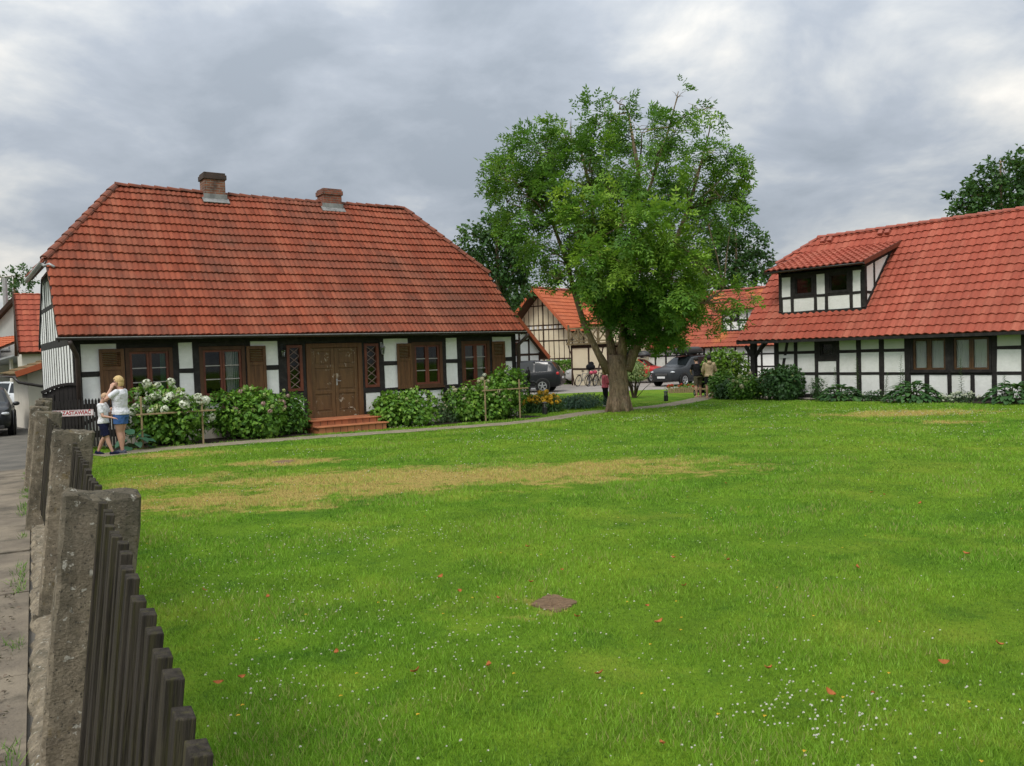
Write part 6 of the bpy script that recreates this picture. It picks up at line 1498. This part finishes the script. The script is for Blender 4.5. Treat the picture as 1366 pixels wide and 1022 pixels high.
M['pinkcover'] = fabric('pink_cover', (.72,.13,.19)); bgm = paint('bicycle_grey',(.25,.26,.27)); bbm = paint('bicycle_black',(.02,.02,.022))
bicycle('grey bicycle leaning leftmost against the cream wall', gp(4.25,49.9), math.radians(52), .22, bgm)
bicycle('bicycle with a pink cover over its frame, between two others', gp(4.75,49.3), math.radians(62), .18, bbm, 1, M['pinkcover'])
bicycle('black bicycle next to the ash trunk, right of the pink-covered one', gp(5.15,49.3), math.radians(60), .15, bbm)
bicycle('bicycle glimpsed between the ash trunk and the variegated shrub', gp(6.45,45.5), math.radians(35), .1, bgm)
bg = MB(); bg.ball((0,0,.18),(.28,.18,.20),14,10); bg.ball((.05,0,.36),(.16,.12,.14),12,8); b_ = bg.build('travel_bag', fabric('black_bag',(.015,.015,.017)), smooth=True); b_.location = gp(4.72,49.25)+Vector((0,0,.97)); tag(b_, 'black bag lying over the handlebars of the pink-covered bicycle', 'bag')
sp = G(941,529)+Vector((.05,.45,0)); st_ = empty('pushchair', (sp.x,sp.y,gz(sp.y)), .15, 'dark pushchair in front of the couple on the path', 'pushchair'); dk = fabric('pushchair_cloth',(.02,.02,.024))
for x, y in ((-.26,-.25),(.26,-.25),(-.24,.45),(.24,.45)):
    mb = MB(); mb.torus((x,y,.13),.11,.022,20,6,'x'); w = mb.build('wheel', M['rubber'], st_, smooth=True); mb = MB(); mb.lathe([(.07,-.015),(.07,.015)],(x,y,.13),12,'x'); mb.build('rim', M['alloy'], w)
mb = MB()
for x in (-.25,.25): mb.tube([(x,.45,.13),(x,.05,.55),(x,-.45,1.02)],.015,7); mb.tube([(x,-.25,.13),(x,.1,.6)],.015,7)
mb.tube([(-.25,-.45,1.02),(.25,-.45,1.02)],.02,8); mb.build('frame', M['black'], st_, smooth=True)
mb = MB(); mb.obox((0,.05,.42),(.22,0,0),(0,.2,.02),(0,-.01,.05)); mb.obox((0,-.16,.62),(.22,0,0),(0,-.08,.22),(0,.03,.02)); mb.build('seat', dk, st_, bevel=.02)
mb = MB(); mb.ball((0,-.02,.84),(.25,.3,.22),14,10); mb.build('hood', dk, st_, smooth=True)
mb = MB(); mb.obox((0,.0,.2),(.2,0,0),(0,.22,0),(0,0,.06)); mb.build('basket', dk, st_, bevel=.02)
# ================================================================ people
def remesh(mb, name, m, parent, vox=.008, smooth=4, fac=.5):
    me = bpy.data.meshes.new(name); me.from_pydata([tuple(p) for p in mb.v], [], mb.f)
    bm = bmesh.new(); bm.from_mesh(me); bmesh.ops.recalc_face_normals(bm, faces=bm.faces); bm.to_mesh(me); bm.free()
    o = bpy.data.objects.new(name, me); COL.objects.link(o)
    r = o.modifiers.new('r','REMESH'); r.mode = 'VOXEL'; r.voxel_size = vox; r.use_smooth_shade = True
    s = o.modifiers.new('s','SMOOTH'); s.iterations = smooth; s.factor = fac
    dg = bpy.context.evaluated_depsgraph_get(); dg.update(); me2 = bpy.data.meshes.new_from_object(o.evaluated_get(dg))
    bpy.data.objects.remove(o); bpy.data.meshes.remove(me); me2.polygons.foreach_set('use_smooth', [True]*len(me2.polygons)); me2.materials.clear()
    return link_mesh(name, me2, m, parent)
def loft(mb, secs, n=18):
    """torso: [(centre, side vector, front vector, rx, ry)]"""
    vs = []
    for c, s, f, rx, ry in secs:
        for k in range(n):
            a = 2*PI*k/n; vs.append(Vector(c)+Vector(s)*math.cos(a)*rx+Vector(f)*math.sin(a)*ry)
    m = len(secs); fs = [(i*n+k,i*n+(k+1) % n,(i+1)*n+(k+1) % n,(i+1)*n+k) for i in range(m-1) for k in range(n)]+[tuple(range(n-1,-1,-1)),tuple((m-1)*n+k for k in range(n))]
    mb.add(vs, fs)
def limb(mb, pts, rad, n=12):
    """tapered chain, rounded at each joint"""
    mb.tube(pts, rad, n)
    for p, r in zip(pts, rad): mb.ball(p, r*.99, 10, 8)
def human(label, pos, rz, H, J, build=1.0, skin='skin', shirt='white', shorts='white', shoes='black', hair='hair', sleeves=.5, short_len=.55, long_pants=False, bald=False, hood=False, hairlen=0., female=False):
    """J: joints in units of height, front is -y, own left is +x"""
    o = empty('person', pos, rz, label, 'person'); V = lambda p: Vector(p)*H
    D = dict(hipL=(.052,0,.50),hipR=(-.052,0,.50),kneeL=(.055,-.01,.28),kneeR=(-.055,-.01,.28),ankL=(.058,.012,.045),ankR=(-.058,.012,.045),
     pel=(0,0,.52),wai=(0,-.005,.61),che=(0,-.002,.73),neck=(0,.008,.835),head=(0,-.012,.928),shL=(.105,.004,.80),shR=(-.105,.004,.80),elL=(.135,.015,.64),elR=(-.135,.015,.64),wrL=(.14,-.025,.50),wrR=(-.14,-.025,.50)); D.update(J)
    P = {k: V(v) for k, v in D.items() if hasattr(v, "__len__")}; b = build
    up = (P['neck']-P['pel']).normalized(); side = Vector((1,0,0)); side = (side-up*side.dot(up)).normalized()
    if 'twist' in J: side = Vector(J['twist']).normalized()
    fr = side.cross(up).normalized()*-1
    if fr.y > 0: fr = -fr
    def torso(mb, e=0, lo=0):
        S = [(P['pel']-up*.05*H,.080,.062),(P['pel'],.096,.068),(P['pel']+(P['wai']-P['pel'])*.6,.090,.064),(P['wai'],.082,.060),(P['wai']+(P['che']-P['wai'])*.5,.090,.062),(P['che'],.100,.064),(P['che']+(P['neck']-P['che'])*.45,.102,.056),(P['che']+(P['neck']-P['che'])*.75,.075,.046),(P['neck'],.036,.036)]
        S = S[lo:]
        loft(mb, [(c+(fr*.012*H*(b-1)*2 if 2 <= i+lo <= 5 else Vector()), side, fr, rx*H*b+e, ry*H*(b*1.08 if b > 1 else b)+e) for i, (c, rx, ry) in enumerate(S)])
        if female: 
            for s in (-1,1): mb.ball(P['che']+side*s*.042*H+fr*.05*H-up*.01*H, (.036*H+e,)*3, 12, 8)
    mb = MB(); torso(mb); hd = P['head']; nk = P['neck']; hdir = (hd-nk).normalized()
    look = Vector(J.get('look',(0,-1,-.05))).normalized(); rr = Matrix((look.cross(Vector((0,0,1))).normalized(), -look, look.cross(Vector((0,0,1))).normalized().cross(look))).transposed()
    hp = lambda x,y,z: hd+rr @ (Vector((x,y,z))*H)
    mb.ball(hp(0,.006,.012), (.046*H,.056*H,.056*H), 16, 12, rr); mb.ball(hp(0,-.010,-.022), (.037*H,.042*H,.044*H), 14, 10, rr)
    mb.ball(hp(0,-.054,-.012), (.008*H,.013*H,.014*H), 10, 8, rr)
    for s in (-1,1): mb.ball(hp(s*.046,.004,-.008), (.007*H,.012*H,.018*H), 8, 6, rr)
    mb.ball(hp(0,-.044,-.045),(.016*H,.010*H,.008*H),8,6,rr)
    mb.tube([nk-up*.04*H, nk, hp(0,.008,-.03)], [.042*H*b**.5,.033*H*b**.5,.034*H], 12)
    for s in 'LR':
        limb(mb, [P['hip'+s],(P['hip'+s]+P['knee'+s])/2,P['knee'+s],P['knee'+s]*.68+P['ank'+s]*.32+Vector((0,.008*H,0)),P['ank'+s]], [.052*H*b,.046*H*b,.033*H*b**.7,.034*H*b**.7,.020*H])
        limb(mb, [P['sh'+s],(P['sh'+s]+P['el'+s])/2,P['el'+s],(P['el'+s]*.65+P['wr'+s]*.35),P['wr'+s]], [.031*H*b**.6,.028*H*b**.7,.023*H*b**.5,.023*H,.0155*H])
        w = P['wr'+s]; hdv = Vector(J.get('hand'+s, (w-P['el'+s]))).normalized(); pn = Vector(J.get('palm'+s, (-1 if s == 'L' else 1,0,0))); pn = (pn-hdv*pn.dot(hdv)).normalized(); sd = hdv.cross(pn)*(1 if s == 'L' else -1)
        k = H/1.7; mb.ball(w+hdv*.05*k, (.038*k,)*3, 8, 6) if False else mb.obox(w+hdv*.048*k, hdv*.045*k, sd*.038*k, pn*.014*k); mb.tube([w, w+hdv*.03*k],[.0155*H,.02*k],8)
        for q, (off, ln) in enumerate(((.029,.072),(.010,.080),(-.010,.074),(-.028,.058))):
            c = J.get('curl',.5); a0 = w+hdv*.085*k+sd*off*k; m1 = a0+(hdv*math.cos(c*.5)+pn*math.sin(c*.5))*ln*.45*k; m2 = m1+(hdv*math.cos(c*1.3)+pn*math.sin(c*1.3))*ln*.32*k; m3 = m2+(hdv*math.cos(c*1.9)+pn*math.sin(c*1.9))*ln*.25*k
            mb.tube([a0-hdv*.02*k,a0,m1,m2,m3],[.0095*k,.0095*k,.009*k,.0085*k,.007*k],7)
        a0 = w+hdv*.03*k+sd*.034*k; mb.tube([a0-sd*.012*k,a0+hdv*.028*k+sd*.018*k+pn*.008*k,a0+hdv*.055*k+sd*.02*k+pn*.02*k],[.013*k,.011*k,.008*k],7)
    body = remesh(mb, 'body', M[skin], o, .0085, 3)
    e = MB()
    for s in (-1,1): e.ball(hp(s*.018,-.051,.004),(.0055*H,.003*H,.004*H),8,6,rr)
    e.build('eyes', M['black'], body)
    # shirt
    mb = MB(); torso(mb, .012, 2); torso_lo = P['pel']-up*.02*H
    yb_ = b*1.08 if b > 1 else b; bf_ = fr*.012*H*(b-1)*2
    loft(mb, [(P['pel']-up*.012*H,side,fr,.100*H*b+.018,.072*H*yb_+.018),(P['pel']+(P['wai']-P['pel'])*.3,side,fr,.098*H*b+.016,.071*H*yb_+.016),(P['pel']+(P['wai']-P['pel'])*.6+bf_,side,fr,.0905*H*b+.012,.0645*H*yb_+.012),(P['wai']+bf_,side,fr,.082*H*b+.012,.060*H*yb_+.012)])
    for s in 'LR':
        A = P['sh'+s]; E = P['el'+s]; W = P['wr'+s]
        if sleeves <= 1: limb(mb, [A-(E-A)*.02, A+(E-A)*sleeves], [.034*H*b**.3+.006,.031*H*b**.3+.008])
        else: limb(mb, [A, E, E+(W-E)*.92], [.037*H*b**.6+.010,.030*H*b**.4+.014,.021*H+.014])
    # cut the shirt open below the hem
    so = remesh(mb, 'shirt' if sleeves <= 1 else 'jacket', M[shirt], o, .011, 4)
    if hood: h = MB(); h.ball(nk+Vector((0,.045*H,-.0*H)),(.06*H,.045*H,.04*H),12,8); h.build('hood', M[shirt], so, smooth=True)
    # shorts or trousers
    mb = MB(); loft(mb, [(P['pel']-up*.055*H,side,fr,.085*H*b+.012,.066*H*b+.012),(P['pel'],side,fr,.099*H*b+.012,.071*H*b+.012),(P['pel']+up*.03*H,side,fr,.090*H*b+.006,.064*H*b+.006)])
    for s in 'LR':
        A = P['hip'+s]; K = P['knee'+s]; N_ = P['ank'+s]
        if long_pants: limb(mb, [A,(A+K)/2,K,N_+(K-N_)*.12], [.056*H*b,.050*H*b+.008,.038*H*b+.010,.028*H+.012])
        else: mb.tube([A+(A-K)*.05, A+(K-A)*.5, A+(K-A)*short_len], [.056*H*b+.008,.052*H*b+.012,.048*H*b+.018], 14); mb.ball(A,.056*H*b,10,8)
    remesh(mb, 'trousers' if long_pants else 'shorts', M[shorts], o, .011, 3)
    for s in 'LR':
        a = P['ank'+s]; td = Vector(J.get('toe'+s,(0,-1,0))).normalized(); sdv = td.cross(Vector((0,0,1))).normalized(); nz = sdv.cross(td)
        mb = MB(); mb.tube([a-td*.03*H-nz*.022*H, a+td*.03*H-nz*.024*H, a+td*.085*H-nz*.030*H],[.026*H,.027*H,.019*H],12); mb.ball(a-td*.025*H-nz*.02*H,.027*H,10,8); mb.ball(a+td*.09*H-nz*.031*H,.02*H,10,8)
        mb.obox(a+td*.03*H-nz*.043*H, td*.078*H, sdv*.024*H, nz*.006*H); remesh(mb, 'shoe', M[shoes], o, .007, 3)
    # hair
    mb = MB(); th = .004 if bald else .010
    src = []
    hb = MB(); hb.ball(hp(0,.010,.016),((.046+th)*H,(.056+th)*H,(.056+th)*H),22,18,rr)
    if hairlen: hb.ball(hp(0,.026,-.012-hairlen*.4),((.046+th)*H,.042*H,(.05+hairlen*.5)*H),18,12,rr)
    me = hb.mesh('hair'); bm = bmesh.new(); bm.from_mesh(me); inv = rr.transposed(); kill = []
    for v in bm.verts:
        q = (inv @ (v.co-hd))/H
        if q.y < -.012 and q.z < .038: kill.append(v)
        elif q.y < .012 and q.z < .0: kill.append(v)
        elif q.z < -.035-hairlen: kill.append(v)
    bmesh.ops.delete(bm, geom=kill, context='VERTS')
    rn = random.Random(5)
    if not bald:
        for v in bm.verts: v.co += (v.co-hd).normalized()*rn.uniform(-.002,.004)*H
    bm.to_mesh(me); bm.free(); me.polygons.foreach_set('use_smooth', [True]*len(me.polygons)); link_mesh('hair', me, M[hair], body)
    return o, P, hp
for k, c, c2 in (('tee_white',(.74,.74,.76),(.66,.66,.69)),('tee_white2',(.78,.78,.78),(.70,.70,.71)),('denim',(.075,.17,.42),(.055,.13,.34)),('navy',(.012,.014,.045),(.009,.01,.03)),('tan',(.56,.43,.26),(.48,.365,.22)),('blackcloth',(.014,.014,.015),(.01,.01,.011)),('olive',(.13,.115,.075),(.10,.088,.058)),('pink',(.70,.16,.20),(.6,.13,.165)),('greyshoe',(.12,.13,.16),(.06,.065,.09))): M[k] = fabric(k, c, c2)
M['blonde'] = mat('blonde_hair', (.62,.45,.20), (.45,.31,.13), .6, .3, 14, (3,3,.5), .5, 60); M['stubble'] = mat('cropped_hair', (.50,.33,.20), (.44,.28,.165), .75, .2, 20, bump=.3); M['darkhair'] = mat('dark_hair', (.02,.015,.012), (.012,.01,.008), .6, .3, 14, bump=.4)
wp_ = G(164,604.5)
wo, P, hp = human('woman in a white T-shirt and blue shorts holding a phone to her ear', wp_, math.radians(-92), 1.645,
 dict(elL=(.150,-.110,.715), wrL=(.105,-.058,.858), handL=(-.22,.30,.75), palmL=(-1,.1,0), elR=(-.13,-.06,.66), wrR=(-.10,-.17,.58), palmR=(1,0,0), head=(0,-.02,.93), look=(0,-1,-.08), kneeL=(.050,-.012,.28), kneeR=(-.05,-.03,.28), ankL=(.045,.02,.045), ankR=(-.05,-.035,.045), curl=.9),
 build=1.20, shirt='tee_white', shorts='denim', shoes='greyshoe', hair='blonde', sleeves=.55, short_len=.52, hairlen=.03, female=True)
sgm = MB()
for s in (-1,1): sgm.ball(hp(s*.02,-.054,.005),(.014*1.645,.004*1.645,.011*1.645),10,6); sgm.bar(hp(s*.036,-.05,.008),hp(s*.05,.0,.006),.005,.008)
sgm.bar(hp(-.01,-.057,.008),hp(.01,-.057,.008),.005,.006)
sgo = sgm.build('sunglasses', M['black']); sgo.location = wo.location; sgo.rotation_euler = wo.rotation_euler; tag(sgo, 'dark sunglasses worn by the woman with the phone', 'sunglasses')
pr = MB(); pr.obox(P['che']+Vector((.0,-.128,-.03)),(.075,0,0),(0,.004,0),(0,0,.05)); 
ph = MB(); hc = Vector(hp(.062,.0,-.012)); ph.obox(hc,(.006,0,0),Vector((0,-.45,-.9)).normalized()*.075,Vector((0,.9,-.45)).normalized()*.037); po = ph.build('mobile_phone', M['alloy'], bevel=.004); po.location = wo.location; po.rotation_euler = wo.rotation_euler; tag(po, 'silver mobile phone held to the woman\'s ear', 'phone')
bp_ = G(140,606.5)
human('boy with cropped hair in a white T-shirt and navy shorts walking', bp_, math.radians(92), 1.31,
 dict(elR=(-.14,-.06,.63), wrR=(-.10,-.19,.60), palmR=(0,0,-1), elL=(.13,-.06,.64), wrL=(.09,-.20,.62), palmL=(0,0,-1), head=(0,-.045,.925), look=(0,-1,-.45), kneeR=(-.05,-.075,.275), ankR=(-.05,-.145,.05), kneeL=(.05,.02,.275), ankL=(.05,.125,.055), hipR=(-.05,-.01,.49), hipL=(.05,.0,.49), toeL=(0,-1,-.25), toeR=(0,-1,.12)),
 build=1.0, shirt='tee_white2', shorts='navy', shoes='navy', hair='stubble', sleeves=.62, short_len=.85, bald=True)
mp = G(947,531)
human('man seen from behind in a tan hooded sweatshirt and black shorts', mp, math.radians(176), 1.72, dict(elR=(-.155,-.03,.65), wrR=(-.16,-.14,.60), elL=(.145,-.06,.64), wrL=(.11,-.16,.55), look=(-.15,-1,-.15), kneeL=(.06,.0,.28), ankL=(.062,.0,.045), kneeR=(-.065,-.01,.28), ankR=(-.07,-.02,.045)),
 build=1.08, shirt='tan', shorts='blackcloth', shoes='skin', hair='darkhair', sleeves=1.9, short_len=.75, hood=True)
mq = G(932,530)
human('person seen from behind in a black top and olive trousers stooping over the pushchair', mq, math.radians(190), 1.70, dict(wai=(0,-.02,.605), che=(0,-.05,.715), neck=(0,-.085,.82), head=(0,-.125,.905), look=(.2,-1,-.55), shL=(.105,-.07,.785), shR=(-.105,-.07,.785), elL=(.13,-.14,.65), wrL=(.09,-.22,.60), elR=(-.13,-.14,.65), wrR=(-.09,-.22,.60), kneeL=(.06,.0,.28), ankL=(.06,.03,.045), kneeR=(-.065,-.05,.28), ankR=(-.07,-.05,.045)),
 build=1.05, shirt='blackcloth', shorts='olive', shoes='skin', hair='darkhair', sleeves=.6, short_len=.85)
pk = G(808,543)
human('child in a pink jacket and black trousers half hidden by the ash trunk', pk, math.radians(100), 1.36, dict(look=(0,-1,-.1), elR=(-.13,-.04,.65), wrR=(-.11,-.13,.6)), build=1.08, shirt='pink', shorts='blackcloth', shoes='white', hair='blonde', sleeves=1.9, long_pants=True, hairlen=.05)
# ================================================================ sky, sun, camera
W = bpy.data.worlds.new('World'); SC.world = W; W.use_nodes = True; nt = W.node_tree; nt.nodes.clear()
SUN_EL, SUN_AZ = math.radians(52), math.radians(205)   # high behind the camera, a little to its left
class WN(NT):
    def __init__(s, t): s.t = t
w = WN(nt); out = nt.nodes.new('ShaderNodeOutputWorld'); bg = nt.nodes.new('ShaderNodeBackground')
sky = w.n('ShaderNodeTexSky', sky_type='NISHITA'); sky.sun_disc = False; sky.sun_elevation = SUN_EL; sky.sun_rotation = SUN_AZ; sky.air_density = 1; sky.dust_density = 2; sky.ozone_density = 1
tc = w.n('ShaderNodeTexCoord').outputs['Generated']; sep = w.n('ShaderNodeSeparateXYZ'); w.l(tc, sep.inputs[0])
# clouds lie on a flat layer overhead: direction divided by its height
den = w.math('ADD', w.math('MAXIMUM', sep.outputs[2], 0.0), .34)
cb = w.n('ShaderNodeCombineXYZ'); w.l(w.math('DIVIDE', sep.outputs[0], den), cb.inputs[0]); w.l(w.math('DIVIDE', sep.outputs[1], den), cb.inputs[1])
v = cb.outputs[0]
v2 = w.n('ShaderNodeVectorMath', operation='ADD'); w.l(v, v2.inputs[0]); v2.inputs[1].default_value = (3.1, 1.7, 0)
big = w.noise(w.scale(v2.outputs[0], (.8,1.0,1)), 1.05, 5, .55, .2); mid = w.noise(v2.outputs[0], 3.4, 6, .58, .25)
f = w.math('ADD', w.math('MULTIPLY', big, .62), w.math('MULTIPLY', mid, .38))
dens = w.ramp(f, [(.38, (.32,.36,.41)), (.46, (.41,.45,.505)), (.52, (.555,.58,.60)), (.57, (.72,.715,.69)), (.63, (.93,.89,.82))])
# an overcast sky is brightest overhead and towards the sun behind the camera
up = w.math('POWER', w.math('MAXIMUM', sep.outputs[2], 0.0), 1.0); bright = w.math('ADD', .70, w.math('MULTIPLY', up, 1.5))
sd = Vector((math.sin(SUN_AZ)*math.cos(SUN_EL), math.cos(SUN_AZ)*math.cos(SUN_EL), math.sin(SUN_EL)))
dp = w.n('ShaderNodeVectorMath', operation='DOT_PRODUCT'); w.l(tc, dp.inputs[0]); dp.inputs[1].default_value = sd
bright = w.math('ADD', bright, w.math('MULTIPLY', w.math('POWER', w.math('MAXIMUM', dp.outputs['Value'], 0), 3.0), 1.3))
sc_ = w.n('ShaderNodeVectorMath', operation='SCALE'); w.l(dens, sc_.inputs[0]); w.l(w.math('MULTIPLY', bright, 10.0), sc_.inputs['Scale'])
col = w.mix(.93, sky.outputs[0], sc_.outputs[0]); w.l(col, bg.inputs[0]); bg.inputs[1].default_value = .1; w.l(bg.outputs[0], out.inputs[0])
su = bpy.data.lights.new('sun', 'SUN'); su.energy = 1.5; su.angle = math.radians(16); su.color = (1,.96,.9)
so = bpy.data.objects.new('sun', su); COL.objects.link(so); so.rotation_euler = (-sd).to_track_quat('-Z','Y').to_euler(); so.location = (0,0,30)
cam = bpy.data.cameras.new('camera'); co = bpy.data.objects.new('camera', cam); COL.objects.link(co)
cam.sensor_fit = 'HORIZONTAL'; cam.sensor_width = 36; cam.lens = F_PX/1366*36; cam.clip_end = 2000; cam.clip_start = .05
R = Matrix((Vector(_rt), Vector(_up), Vector(-_fw))).transposed(); co.matrix_world = Matrix.Translation(Vector(CAM)) @ R.to_4x4(); SC.camera = co
SC.view_settings.view_transform = 'Standard'; SC.view_settings.look = 'None'; SC.view_settings.exposure = .22; SC.view_settings.gamma = 1; SC.view_settings.use_curve_mapping = False
